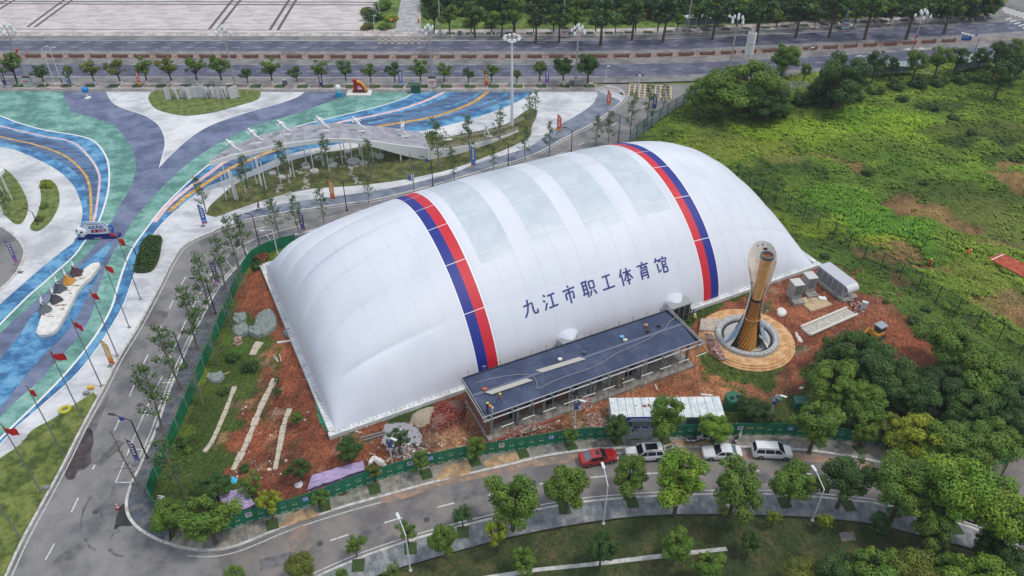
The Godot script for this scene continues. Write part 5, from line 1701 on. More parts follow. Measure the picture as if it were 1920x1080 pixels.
func fences() -> void:
	var tm := []
	for k in 5:
		var m := M("hoarding print %d" % k, Color.WHITE, 0.55)
		m.albedo_texture = hoarding_image(k)
		tm.append(m)
	var plain := NM("plain green sheet", [S(12, 98, 68), S(18, 114, 80), S(32, 126, 92)], 5.0, 0.5)
	var back_ := M("hoarding back", S(30, 96, 74), 0.6)
	var post := M("hoarding post", S(196, 198, 198), 0.5, 0.4)
	var h := 2.15
	for side_ in 2:
		var ln := hoard_line.slice(0, 45) if side_ == 0 else hoard_line.slice(44)
		var f := thing("site_hoarding", ["plain green hoarding running up the left side of the site beside the side road", "printed green hoarding along the lower road in front of the site"][side_], "hoarding", v3(ln[0]), 0.0)
		var e := even(ln, 1.22)
		for i in e.size() - 1:
			if side_ == 1:
				var px := e[i].lerp(e[i + 1], 0.5)
				var gp := P(1187, 823)
				if absf(px.x - gp.x) < 2.4 and absf(px.y - gp.z) < 3.0:
					continue
			var p0 := v3(e[i] - ln[0], 0.1)
			var p1 := v3(e[i + 1] - ln[0], 0.1)
			var up := V(0, h + 0.03 * sin(i * 2.3), 0)
			var d := (p1 - p0).normalized()
			var nn := d.cross(Vector3.UP) * 0.025
			var m := MB.new()
			if nn.z < 0:
				nn = -nn
			var a := p0 + d * 0.01 + nn
			var b := p1 - d * 0.01 + nn
			if side_ == 1:
				m.quad_uv(a, b, b + up, a + up)
			else:
				m.quad_uv(b, a, a + up, b + up, V2(1, 1), V2(0, 1), V2(0, 0), V2(1, 0))
			m.quad(b - nn * 2, a - nn * 2, a - nn * 2 + up, b - nn * 2 + up)
			m.quad(a + up, b + up, b + up - nn * 2, a + up - nn * 2)
			var kind := 0
			if side_ == 1:
				kind = [0, 1, 0, 0, 1, 0, 2, 0, 1, 0, 0, 3][i % 12] if i % 29 != 21 else 2
				if i == 55 or i == 56:
					kind = 4
			pt("panel", m, plain if side_ == 0 else tm[kind], f)
			if i % 3 == 0:
				m = MB.new()
				m.tube(p0 - nn * 3, p0 - nn * 3 + up + V(0, 0.12, 0), 0.045)
				if i % 6 == 0:
					m.tube(p0 - nn * 3, p0 - nn * 3 + up, 0.04)
				pt("post", m, post, f)
	var gp := P(1187, 823)
	var gate := thing("site_gate", "pale grey site gate with blue strip and dark emblem in the green hoarding", "gate", gp + V(0, 0.1, 0.1), 0.02)
	var m := MB.new()
	m.box(V(0, 0.98, 0), V(4.6, 1.95, 0.06))
	pt("leaf", m, NM("pale gate sheet", [S(168, 178, 186), S(184, 194, 201), S(196, 204, 210)], 4.0), gate)
	pt("head_strip", box_(V(0.3, 2.08, 0.01), V(5.0, 0.26, 0.07)), M("blue strip", S(36, 54, 122), 0.5), gate)
	m = MB.new()
	for i in 4:
		m.box(V(-1.5 + i * 1.1, 2.08, 0.06), V(0.24, 0.16, 0.02))
	pt("lettering", m, M("white print", S(226, 230, 234)), gate)
	pt("emblem", box_(V(0.0, 1.62, 0.045), V(0.62, 0.42, 0.02), ID), M("dark emblem", S(40, 46, 52)), gate)
	pt("emblem_mark", ball_(V(0.04, 1.6, 0.05), V(0.16, 0.12, 0.02), 8, 4), M("white print"), gate)
	var gpost := M("dark green post", S(24, 62, 52), 0.5)
	var net := pane("green wire mesh", Color(0.09, 0.30, 0.22, 0.30))
	var net2 := pane("blue green wire mesh", Color(0.12, 0.36, 0.38, 0.5))
	var sets := [[cr([1380, 338, 1437, 374, 1478, 399, 1528, 430, 1580, 462, 1640, 502, 1700, 536, 1745, 566, 1800, 600, 1850, 630, 1900, 662, 1960, 702]), 3.4, net, "green wire mesh fence between the dome and the weedy field"], [cr([1180, 272, 1205, 250, 1240, 226, 1275, 204, 1300, 184, 1330, 160]), 3.2, net2, "blue green mesh fence beside the side road behind the dome"]]
	for s in sets:
		var l := W(s[0])
		var f := thing("mesh_fence", s[3], "fence", v3(l[0]))
		var e := even(l, 3.3)
		for i in e.size():
			var p0 := v3(e[i] - l[0])
			pt("post", tube_(p0, p0 + V(0, s[1], 0), 0.075, -1, 6), gpost, f)
			if i < e.size() - 1:
				var p1 := v3(e[i + 1] - l[0])
				m = MB.new()
				for y in [0.1, s[1] * 0.5, s[1] - 0.06]:
					m.tube(p0 + V(0, y, 0), p1 + V(0, y, 0), 0.045, -1, 5)
				pt("rail", m, gpost, f)
				m = MB.new()
				m.quad(p0 + V(0, 0.12, 0), p1 + V(0, 0.12, 0), p1 + V(0, s[1] - 0.1, 0), p0 + V(0, s[1] - 0.1, 0))
				pt("mesh_panel", m, s[2], f)
# things on the building site

func mound(pts: PackedVector2Array, height: float, rough: float, seed_: int, step := 0.3) -> MB:
	var r := Rect2(pts[0], Vector2.ZERO)
	for p in pts:
		r = r.expand(p)
	var nz := FastNoiseLite.new()
	nz.seed = seed_
	nz.frequency = 0.62
	nz.fractal_type = FastNoiseLite.FRACTAL_RIDGED
	nz.fractal_octaves = 3
	var nx := int(r.size.x / step) + 2
	var ny := int(r.size.y / step) + 2
	var hs := []
	for j in ny:
		for i in nx:
			var p := r.position + V2(i, j) * step
			var h := -0.05
			if Geometry2D.is_point_in_polygon(p, pts):
				var dist := 99.0
				for k in pts.size():
					var q := Geometry2D.get_closest_point_to_segment(p, pts[k], pts[(k + 1) % pts.size()])
					dist = minf(dist, p.distance_to(q))
				h = height * (1.0 - exp(-dist * 1.6)) + (nz.get_noise_2d(p.x, p.y) * 0.5 + 0.5) * rough
			hs.append(V(p.x, h, p.y))
	var b := MB.new()
	for j in ny - 1:
		for i in nx - 1:
			var k := j * nx + i
			if hs[k].y < 0 and hs[k + 1].y < 0 and hs[k + nx].y < 0 and hs[k + nx + 1].y < 0:
				continue
			b.tri(hs[k], hs[k + nx], hs[k + 1])
			b.tri(hs[k + 1], hs[k + nx], hs[k + nx + 1])
	return b

func local(pts: PackedVector2Array) -> Array:
	var c := Vector2.ZERO
	for p in pts:
		c += p
	c /= pts.size()
	var o := PackedVector2Array()
	for p in pts:
		o.append(p - c)
	return [c, o]

func striped_image() -> ImageTexture:
	var im := Image.create(64, 256, false, Image.FORMAT_RGB8)
	im.fill(S(190, 176, 212))
	for y in range(0, 256, 16):
		im.fill_rect(Rect2i(0, y, 64, 4), S(120, 112, 176))
		im.fill_rect(Rect2i(0, y + 6, 64, 2), S(206, 150, 186))
	return ImageTexture.create_from_image(im)

func site_things() -> void:
	var tarp := NM("grey green tarpaulin", [S(112, 126, 124), S(142, 154, 152), S(166, 176, 174)], 3.0, 0.55, false, 0.03, 0.75)
	var heaps := [[[437, 598, 448, 590, 462, 592, 461, 604, 452, 610, 440, 607], 0.7, "small wrinkled grey tarpaulin heap nearest the left hoarding"], [[478, 615, 482, 598, 496, 587, 508, 585, 518, 596, 520, 610, 516, 620, 500, 631, 480, 634, 468, 628, 470, 618], 1.1, "big wrinkled grey tarpaulin heap on red soil left of the dome"], [[437, 622, 446, 614, 458, 610, 468, 616, 466, 628, 450, 633, 440, 630], 0.9, "middle wrinkled grey tarpaulin heap between the small and the big one"], [[530, 624, 536, 620, 546, 622, 549, 630, 540, 633, 532, 629], 0.5, "small grey tarpaulin bundle against the left foot of the dome"], [[389, 710, 393, 704, 415, 701, 421, 706, 418, 716, 405, 720, 391, 716], 0.5, "flat grey tarpaulin bundle beside the left hoarding"]]
	for t in heaps:
		var lo := local(W(loop(t[0], 3)))
		var o := struct_free("tarpaulin_heap", mound(lo[1], t[1] * 0.5, 0.8, int(t[1] * 100), 0.14), tarp)
		o.position = v3(lo[0], 0.05)
		tag(o, t[2], "tarpaulin")
	var stripe := M("violet striped cover", Color.WHITE, 0.6)
	stripe.albedo_texture = striped_image()
	var covers := [[[P(585, 890, 1.4), P(680, 863, 1.5), P(685, 880, 1.3), P(575, 918, 0.5)], "violet and pink striped cover sheeting beside the hoarding, right of the two", 4.6], [[P(407, 925, 1.5), P(456, 914, 1.7), P(478, 945, 1.6), P(430, 968, 1.4)], "violet striped sheet roof behind the hoarding, left of the two", 7.0]]
	for t in covers:
		var q: Array = t[0]
		var c: Vector3 = (q[0] + q[1] + q[2] + q[3]) * 0.25
		c.y = 0
		var m := MB.new()
		var n := 14
		var fz := FastNoiseLite.new()
		fz.frequency = 0.35
		for i in n:
			for j in n:
				var vs := []
				for w in [[0, 0], [1, 0], [1, 1], [0, 1]]:
					var u := float(i + w[0]) / n
					var v := float(j + w[1]) / n
					var p: Vector3 = q[0].lerp(q[1], u).lerp(q[3].lerp(q[2], u), v)
					p.y += fz.get_noise_2d(p.x * 2.0, p.z * 2.0) * 0.28
					vs.append([p - c, V2(u, v * t[2] / 11.0)])
				m.quad_uv(vs[3][0], vs[2][0], vs[1][0], vs[0][0], vs[3][1], vs[2][1], vs[1][1], vs[0][1])
		var o := thing("striped_cover", t[1], "cover", c)
		pt("sheet", m, stripe, o)
		m = MB.new()
		for k in 4:
			var p: Vector3 = q[k] - c
			m.tube(V(p.x, 0, p.z), p, 0.05)
			var p2: Vector3 = q[(k + 1) % 4] - c
			m.quad(V(p.x, 0.05, p.z), V(p2.x, 0.05, p2.z), p2 - V(0, 0.05, 0), p - V(0, 0.05, 0))
		pt("skirt", m, M("violet cover edge", S(128, 116, 158), 0.7), o)
	var curb := NM("pale broken concrete", [S(178, 166, 148), S(206, 194, 176), S(220, 212, 198)], 2.5, 0.95, false, 0.03)
	var strips := [[[383, 850, 394, 838, 420, 782, 445, 715], 0.9, "broken white concrete strip nearest the left hoarding"], [[437, 884, 460, 840, 480, 790, 492, 760, 520, 706], 1.2, "long pale concrete strip in the middle of the red soil"], [[516, 883, 524, 845, 535, 790, 552, 755], 1.0, "short pale concrete strip nearest the dome corner"], [[474, 668, 482, 650, 492, 640, 500, 634], 1.6, "pale rubble strip beside the big tarpaulin heap"]]
	for t in strips:
		var l := W(cr(t[0]))
		var o := thing("concrete_strip", t[2], "concrete strip", v3(l[0]))
		var e := even(l, 1.4)
		for i in e.size() - 1:
			var m := MB.new()
			var p0 := v3(e[i] - l[0], 0.14)
			var p1 := v3(e[i + 1] - l[0], 0.14)
			m.box((p0 + p1) * 0.5, V(p0.distance_to(p1) - 0.05, 0.3, t[1] * RR(0.5, 0.75)), Basis(Vector3.UP, aim((p1 - p0).normalized()) + RR(-0.04, 0.04)), 0.03)
			pt("block", m, curb, o)
	var list := [[520, 645, 556, 640, 0.16, "white pipe lying on red soil against the left foot of the dome", S(214, 216, 220), "pipe"], [513, 668, 521, 680, 0.06, "left of three pale battens standing loose in the red soil", S(196, 190, 190), "batten"], [518, 670, 522, 679, 0.06, "middle of three pale battens in the red soil", S(196, 190, 190), "batten"], [524, 665, 528, 679, 0.06, "right of three pale battens in the red soil", S(196, 190, 190), "batten"], [420, 704, 431, 699, 0.08, "tan timber by the flat grey tarpaulin", S(196, 160, 120), "timber"], [676, 823, 722, 811, 0.12, "upper grey steel section on red soil by the front corner of the dome", S(130, 124, 124), "steel section"], [681, 829, 724, 816, 0.16, "lower grey steel section on red soil by the front corner of the dome", S(112, 106, 108), "steel section"], [1313, 742, 1336, 744, 0.14, "white cross-shaped post lying on clay behind the site office", S(222, 222, 222), "post"], [1228, 722, 1232, 733, 0.1, "white trestle beam lying on the clay", S(206, 206, 206), "beam"], [969, 795, 976, 815, 0.2, "red painted beam leaning at the gatehouse front", S(170, 76, 56), "beam"]]
	for t in list:
		var a := P(t[0], t[1])
		var b := P(t[2], t[3])
		var m := MB.new()
		var l := a.distance_to(b)
		m.box(V(0, t[4] + 0.08, 0), V(l, t[4] * 1.6, t[4] * 1.8), ID, t[4] * 0.3)
		var o := struct_free(t[7].replace(" ", "_"), m, M("gear %d %d" % [t[0], t[1]], t[6], 0.7))
		o.position = (a + b) * 0.5
		o.rotation.y = aim((b - a).normalized())
		tag(o, t[5], t[7])
	var cloths := [[[590, 742, 596, 738, 604, 762, 612, 780, 622, 800, 628, 815, 618, 812, 606, 800, 596, 776, 590, 760], S(30, 150, 112), "green debris net hanging out along the left foot of the dome", 0.25], [[552, 908, 560, 905, 568, 900, 569, 910, 562, 918, 552, 914], S(212, 208, 220), "white sheet corner beside the striped cover", 0.3], [[430, 895, 437, 893, 447, 900, 440, 907, 431, 903], S(74, 176, 214), "bright blue board lying on the soil", 0.15], [[500, 880, 506, 877, 509, 883, 501, 884], S(220, 212, 204), "white stone slab near the concrete strip", 0.2], [[718, 800, 735, 792, 770, 796, 790, 815, 788, 835, 768, 840, 745, 850, 722, 842, 716, 822], S(150, 152, 160), "grey poured slab patch near the front corner of the dome", 0.12], [[690, 868, 700, 857, 712, 860, 724, 872, 728, 876, 712, 872, 700, 864, 694, 876], S(228, 226, 222), "tangle of white plastic sheeting by the hoarding", 0.5], [[1492, 622, 1505, 640, 1500, 642, 1490, 628], S(210, 206, 200), "pale board by the trench", 0.2], [[1496, 726, 1506, 724, 1508, 730, 1498, 732], S(206, 204, 200), "white slab lying in the grass right of the plinth", 0.15], [[1455, 585, 1462, 578, 1472, 582, 1474, 590, 1464, 594], S(222, 220, 216), "heap of white sheeting in front of the cooling units", 0.4], [[1444, 746, 1462, 744, 1468, 752, 1448, 754], S(40, 110, 84), "dark green net sheet in the shade of the trees", 0.2], [[635, 835, 640, 822, 660, 815, 668, 806, 690, 812, 660, 822, 648, 828, 642, 845], S(216, 204, 186), "pale concrete spill at the front corner of the dome", 0.15]]
	for t in cloths:
		var lo := local(W(loop(t[0], 3)))
		var o := struct_free("dropped_sheet", mound(lo[1], t[3], t[3] * 0.6, 4, 0.2), M("sheet %d %d" % [t[0][0], t[0][1]], t[1], 0.7))
		o.position = v3(lo[0], 0.06)
		tag(o, t[2], "sheet")
	var piles := [[[808, 790, 816, 770, 836, 756, 862, 752, 874, 765, 872, 782, 850, 800, 826, 806, 812, 802], 1.5, 520, [LIN(140, 64, 54), LIN(160, 78, 64), LIN(120, 58, 52), LIN(176, 104, 86)], "big heap of loose red bricks left of the gatehouse", "brick_pile", 0.30], [[437, 640, 444, 632, 452, 634, 455, 642, 450, 650, 440, 650], 0.6, 90, [LIN(196, 164, 156), LIN(206, 180, 172), LIN(176, 130, 122)], "small heap of pinkish bricks near the left hoarding", "brick_pile", 0.26], [[1508, 566, 1514, 560, 1526, 566, 1532, 574, 1524, 577, 1514, 573], 0.35, 70, [LIN(160, 84, 58), LIN(176, 104, 74), LIN(146, 76, 54)], "small heap of red bricks on a square concrete pad", "brick_pile", 0.24], [[1066, 742, 1082, 734, 1104, 736, 1114, 748, 1108, 764, 1086, 770, 1072, 764], 0.9, 260, [LIN(190, 190, 188), LIN(150, 148, 146), LIN(206, 204, 200), LIN(110, 108, 108)], "heap of grey and white rubble in front of the gatehouse", "rubble_heap", 0.4], [[1085, 750, 1098, 746, 1106, 758, 1098, 768, 1086, 764], 0.5, 30, [LIN(190, 120, 108), LIN(206, 140, 128)], "pink boards thrown on the rubble by the gatehouse", "rubble_heap", 0.9], [[922, 822, 950, 808, 990, 799, 1030, 790, 1040, 797, 1000, 812, 960, 824, 930, 834], 0.6, 360, [LIN(176, 160, 150), LIN(196, 184, 176), LIN(170, 118, 100), LIN(140, 128, 122)], "strip of broken masonry along the left front of the gatehouse", "rubble_heap", 0.34], [[1098, 780, 1130, 775, 1138, 790, 1132, 804, 1104, 806, 1096, 796], 0.4, 120, [LIN(178, 140, 130), LIN(190, 170, 160), LIN(150, 110, 100)], "scattered rubble behind the hoarding left of the site office", "rubble_heap", 0.36], [[1322, 630, 1334, 636, 1345, 655, 1356, 672, 1350, 680, 1336, 668, 1326, 652], 0.35, 150, [LIN(186, 140, 134), LIN(200, 170, 164), LIN(150, 104, 98), LIN(170, 160, 156)], "pink rubble spilled over the left steps of the torch plinth", "rubble_heap", 0.34], [[735, 838, 760, 830, 790, 838, 800, 848, 770, 862, 740, 860], 0.45, 160, [LIN(190, 186, 182), LIN(150, 146, 142), LIN(70, 72, 74), LIN(206, 200, 196)], "heap of mixed white and dark rubbish behind the hoarding under a solar lamp", "rubble_heap", 0.4], [[1590, 570, 1606, 560, 1618, 566, 1622, 590, 1606, 590], 0.5, 90, [LIN(120, 66, 50), LIN(140, 80, 60), LIN(196, 188, 180)], "dark soil heap with white scraps beside the trench", "rubble_heap", 0.4], [[1360, 752, 1376, 742, 1388, 752, 1378, 764], 0.8, 60, [LIN(214, 214, 214), LIN(190, 192, 194), LIN(120, 60, 50)], "pile of white bags by the green tank", "rubble_heap", 0.5]]
	for t in piles:
		var lo := local(W(loop(t[0], 3)))
		var pts: PackedVector2Array = lo[1]
		var r := Rect2(pts[0], Vector2.ZERO)
		for p in pts:
			r = r.expand(p)
		var m := MB.new()
		var k := 0
		while k < t[2]:
			var p := V2(RR(r.position.x, r.end.x), RR(r.position.y, r.end.y))
			if not Geometry2D.is_point_in_polygon(p, pts):
				continue
			k += 1
			var f := clampf(1.0 - (p / (r.size * 0.5)).length(), 0.0, 1.0)
			m.col = t[3][rng.randi() % t[3].size()] * RR(0.75, 1.15)
			m.col.a = 1.0
			var s: float = t[6] * RR(0.7, 1.2)
			m.box(V(p.x, t[1] * sqrt(f) * RR(0.75, 1.0) + 0.05, p.y), V(s, s * 0.35, s * 0.5), Basis(V(rng.randf() - 0.5, rng.randf() - 0.5, rng.randf() - 0.5).normalized(), rng.randf() * 3.0))
		var o := thing(t[5], t[4], "brick pile" if t[5] == "brick_pile" else "rubble", v3(lo[0], 0.52 if "plinth" in t[4] else 0.0))
		pt("pieces", m, M("loose masonry", Color.WHITE, 0.95, 0.0, true), o).set_meta("kind", "stuff")
		pt("core", mound(pts, t[1] * 0.75, 0.15, 3, 0.4), NM("rubble core", [S(112, 78, 66), S(136, 96, 82), S(150, 118, 102)], 3.0), o)
	var sand := local(W(loop([770, 782, 790, 768, 815, 764, 818, 778, 808, 792, 800, 800, 784, 800, 772, 794], 3)))
	var so := struct_free("sand_heap", mound(sand[1], 0.9, 0.15, 2, 0.35), NM("damp sand", [S(150, 136, 116), S(176, 162, 142), S(192, 180, 160)], 3.0))
	so.position = v3(sand[0])
	tag(so, "heap of pale damp sand against the front foot of the dome", "sand heap")
	var a := P(1144, 803)
	var b := P(1354, 800)
	var ln := (b - a).length()
	var of := thing("site_office", "white cabin row with panelled roof and blue signboard behind the hoarding", "site office", V(a.x, 0, a.z), aim((b - a).normalized()))
	var wall := NM("white cabin wall", [S(176, 186, 192), S(198, 206, 210), S(212, 218, 220)], 5.0, 0.7)
	var m := MB.new()
	m.box(V(ln * 0.5, 1.0, -1.4), V(ln - 0.2, 2.0, 2.8))
	pt("wall", m, wall, of)
	var n := 14
	for i in n:
		pt("roof_panel", box_(V((i + 0.5) * ln / n, 2.12, -1.4), V(ln / n - 0.05, 0.1, 3.3), Basis(Vector3.RIGHT, 0.05), 0.015), NM("white roof panel", [S(190, 202, 208), S(212, 220, 224), S(224, 229, 231)], 6.0, 0.5), of)
	pt("roof_joint", box_(V(ln * 0.5, 2.02, -1.4), V(ln, 0.06, 3.2)), M("dark joint", S(92, 98, 102)), of)
	m = MB.new()
	for t in [[4.3, 0.06, 0.5, 0.4], [4.5, -0.4, 0.3, 0.2], [4.9, 0.0, 0.35, 0.5], [3.3, -0.6, 0.2, 0.2], [3.2, 0.0, 0.3, 0.12]]:
		m.ball(V(t[0], 2.20, -1.7 + t[1] * 1.5), V(t[2] * 0.7, 0.012, t[3] * 0.6), 9, 3)
	pt("rust_stain", m, M("rust stain", S(140, 92, 70), 0.9), of)
	var sb := pt("signboard", box_(V(3.6, 1.85, 0.32), V(3.8, 0.75, 0.08), Basis(Vector3.RIGHT, -0.2)), M("royal blue board", S(34, 46, 140), 0.5), of)
	m = MB.new()
	for i in 11:
		m.box(V(2.4 + i * 0.22, 1.97, 0.385), V(0.14, 0.15, 0.02), Basis(Vector3.RIGHT, -0.2))
	for i in 16:
		m.box(V(2.1 + i * 0.19, 1.71, 0.44), V(0.12, 0.12, 0.02), Basis(Vector3.RIGHT, -0.2))
	pt("lettering", m, M("white print"), sb)
	for t in [[2.2, 0.9], [5.6, 0.9], [10.2, 1.6], [12.4, 0.9]]:
		m = MB.new()
		m.box(V(t[0], 1.0, 0.02), V(t[1], 1.8 if t[1] < 1.0 else 1.0, 0.06))
		pt("door" if t[1] < 1.0 else "window", m, M("cabin door", S(92, 106, 122), 0.4), of)
	for k in 2:
		var p := P([1486, 1511][k], [561, 548][k])
		var u := thing("cooling_unit", ["left of two tall grey cooling units at the right front of the dome", "right of two tall grey cooling units at the right front of the dome"][k], "cooling unit", p, aim(DA) - 0.25, "grey cooling units by the dome")
		var gm := NM("grey cabinet", [S(146, 148, 148), S(166, 168, 168), S(178, 180, 180)], 4.0, 0.6)
		pt("cabinet", box_(V(0, 1.75, 0), V(1.5, 2.9, 1.7), ID, 0.05), gm, u)
		pt("lid", box_(V(0, 3.24, 0), V(1.62, 0.1, 1.8), ID, 0.02), M("pale lid", S(196, 196, 194), 0.6), u)
		pt("grille", box_(V(0.05, 2.2, 0.86), V(1.1, 1.5, 0.05)), M("dark grille", S(70, 72, 74), 0.6), u)
		for i in 6:
			pt("louvre", box_(V(0.05, 1.6 + i * 0.24, 0.9), V(1.08, 0.05, 0.03)), gm, u)
		pt("plinth", box_(V(0.1, 0.35, 0.9), V(1.7, 0.7, 1.9), ID, 0.04), NM("raw concrete", []), u)
	var p := P(1563, 540)
	var cab := thing("machine_cabinet", "long pale grey machine cabinet with curved hood standing on a concrete base", "machine", p, aim((P(1592, 552) - P(1540, 512)).normalized()))
	var cm := NM("lilac grey sheet", [S(158, 160, 172), S(178, 180, 192), S(190, 192, 202)], 5.0, 0.5)
	pt("cabinet", box_(V(-0.2, 1.5, 0), V(5.6, 2.2, 2.2), ID, 0.05), cm, cab)
	pt("roof", box_(V(-0.2, 2.64, 0), V(5.7, 0.08, 2.3), ID, 0.02), M("pale lilac roof", S(186, 188, 200), 0.5), cab)
	m = MB.new()
	for i in 8:
		var t0 := PI * 0.5 * i / 8.0
		var t1 := PI * 0.5 * (i + 1) / 8.0
		m.quad(V(2.6 + sin(t0) * 0.9, 1.8 + cos(t0) * 0.82, 1.1), V(2.6 + sin(t1) * 0.9, 1.8 + cos(t1) * 0.82, 1.1), V(2.6 + sin(t1) * 0.9, 1.8 + cos(t1) * 0.82, -1.1), V(2.6 + sin(t0) * 0.9, 1.8 + cos(t0) * 0.82, -1.1))
	pt("hood", m, M("pale hood", S(206, 210, 214), 0.4), cab)
	m = MB.new()
	for i in 5:
		m.box(V(-2.4 + i * 1.1, 1.5, 1.12), V(0.9, 1.8, 0.04), ID)
	pt("door", m, M("grey doors", S(122, 126, 132), 0.5), cab)
	pt("base", box_(V(0.2, 0.25, 0.1), V(6.8, 0.5, 2.9), ID, 0.03), NM("raw concrete", []), cab)
	var pads := [[[1313, 604, 1354, 606, 1350, 628, 1310, 626], 0.75, "pale concrete landing between the gatehouse end and the torch plinth", S(196, 180, 166)], [[1494, 565, 1530, 553, 1560, 574, 1520, 587], 0.35, "square concrete pad with bricks and a white sheet on it", S(206, 180, 146)], [[1500, 618, 1586, 582, 1606, 594, 1518, 633], 0.4, "long pale concrete channel slab on the red soil", S(196, 192, 184)]]
	for k in 3:
		var t = pads[k]
		var lo := local(W(lines(t[0])))
		var o := thing("concrete_pad", t[2], "concrete slab", v3(lo[0]))
		pt("slab", prism_(lo[1], 0.0, t[1]), NM("pad %d" % k, [t[3].darkened(0.15), t[3], t[3].lightened(0.1)], 4.0), o)
		if k == 2:
			for s in [[0, 1], [3, 2]]:
				var q0: Vector2 = lo[1][s[0]]
				var q1: Vector2 = lo[1][s[1]]
				pt("upstand", box_(v3((q0 + q1) * 0.5, t[1] + 0.14), V(q0.distance_to(q1), 0.3, 0.3), Basis(Vector3.UP, aim(v3(q1 - q0).normalized())), 0.02), M("pad upstand", S(210, 206, 198)), o)
	var bx := P(1617, 582)
	var wb := thing("control_box", "small white control cabinet standing on the soil right of the machine", "cabinet", bx, -0.5)
	pt("case", box_(V(0, 0.85, 0), V(0.8, 1.6, 0.5), ID, 0.03), M("white cabinet", S(206, 212, 218), 0.5), wb)
	pt("door", box_(V(0, 0.9, 0.26), V(0.68, 1.3, 0.03)), M("pale door", S(192, 200, 208), 0.5), wb)
	var sh := struct_free("white_board", MB.new(), M("white sheet", S(222, 226, 230), 0.5))
	m = MB.new()
	m.box(V(0, 0.06, 0), V(1.2, 0.05, 0.8), Basis(Vector3.FORWARD, 0.1), 0.01)
	sh.mesh = m.mesh()
	sh.position = P(1541, 563, 0.0) + V(0, 0.38, 0)
	tag(sh, "white sheet lying on the square concrete pad", "board")
	var mach := P(1642, 632)
	var dg := thing("mini_excavator", "small yellow and grey excavator half hidden behind the tree", "excavator", mach, 0.5)
	m = MB.new()
	for s in [-1, 1]:
		m.box(V(0, 0.3, s * 0.7), V(2.0, 0.55, 0.4), ID, 0.2)
	pt("track", m, M("black rubber", S(40, 40, 40), 0.8), dg)
	pt("body", box_(V(-0.2, 0.95, 0), V(1.7, 0.7, 1.5), ID, 0.12), M("excavator yellow", S(206, 150, 44), 0.5), dg)
	pt("cab", box_(V(0.1, 1.75, 0.1), V(1.3, 1.0, 1.1), ID, 0.1), M("dark cab glass", S(60, 70, 80), 0.2), dg)
	pt("roof", box_(V(0.1, 2.3, 0.1), V(1.5, 0.1, 1.3), ID, 0.03), M("grey cab roof", S(150, 158, 168), 0.5), dg)
	pt("arm", path_([V(-0.8, 1.2, -0.3), V(-1.9, 2.3, -0.3), V(-2.8, 1.6, -0.3), V(-2.9, 0.6, -0.3)], 0.14, 0.1), M("excavator yellow"), dg)
	var tk := P(1372, 762)
	var tank := thing("green_tank", "dark green drum tank with two round openings under the trees", "tank", tk, 0.3)
	pt("body", lathe_([V2(0.0, 0.0), V2(1.05, 0.0), V2(1.15, 0.3), V2(1.15, 1.5), V2(1.0, 1.8), V2(0.0, 1.9)], Vector3.ZERO, 20), M("tank green", S(40, 104, 78), 0.5), tank)
	for s in [-1, 1]:
		pt("opening", lathe_([V2(0.0, 0.0), V2(0.3, 0.0), V2(0.3, 0.03), V2(0.0, 0.03)], V(s * 0.42, 1.86, 0.2), 12), M("black opening", S(20, 26, 24), 0.8), tank)
	var gb := P(1500, 762)
	var skip := struct_free("green_skip", MB.new(), M("skip green", S(44, 96, 84), 0.6))
	m = MB.new()
	m.box(V(0, 0.6, 0), V(1.9, 1.2, 1.3), ID, 0.08)
	m.box(V(0, 1.24, 0), V(2.0, 0.08, 1.4), ID, 0.03)
	skip.mesh = m.mesh()
	skip.position = gb
	tag(skip, "green covered skip at the edge of the trees behind the hoarding", "skip")
	for i in 3:
		var rp := P([1714, 1732, 1750][i], [760, 764, 774][i])
		var rk := MB.new()
		rk.ball(V(0, 0.1, 0), V(1.1, 0.35, 0.7), 9, 4)
		var ro := struct_free("boulder", rk, NM("grey stone", [S(110, 116, 118), S(136, 140, 142), S(156, 158, 158)], 2.0))
		ro.position = rp
		ro.rotation.y = i
		tag(ro, ["left of three flat grey stones among the trees", "middle of three flat grey stones among the trees", "right of three flat grey stones among the trees"][i], "stone")
	var trk := thing("track_slab", "red running track slab with a white line in the field", "track", P(1885, 500))
	var lo2 := W(lines([1851, 488, 1876, 478, 1960, 517, 1960, 545]))
	var lo3 := PackedVector2Array()
	for q in lo2:
		lo3.append(q - V2(trk.position.x, trk.position.z))
	pt("surface", prism_(lo3, 0.0, 0.42), NM("red tartan", [S(150, 62, 46), S(172, 76, 56), S(186, 92, 70)], 5.0), trk)
	m = MB.new()
	var l0 := lo3[0].lerp(lo3[3], 0.06)
	var l1 := lo3[1].lerp(lo3[2], 0.06)
	m.box(v3((l0 + l1) * 0.5, 0.425), V(l0.distance_to(l1), 0.015, 0.15), Basis(Vector3.UP, aim(v3(l1 - l0).normalized())))
	pt("line", m, M("white line paint"), trk)
# things on the plaza

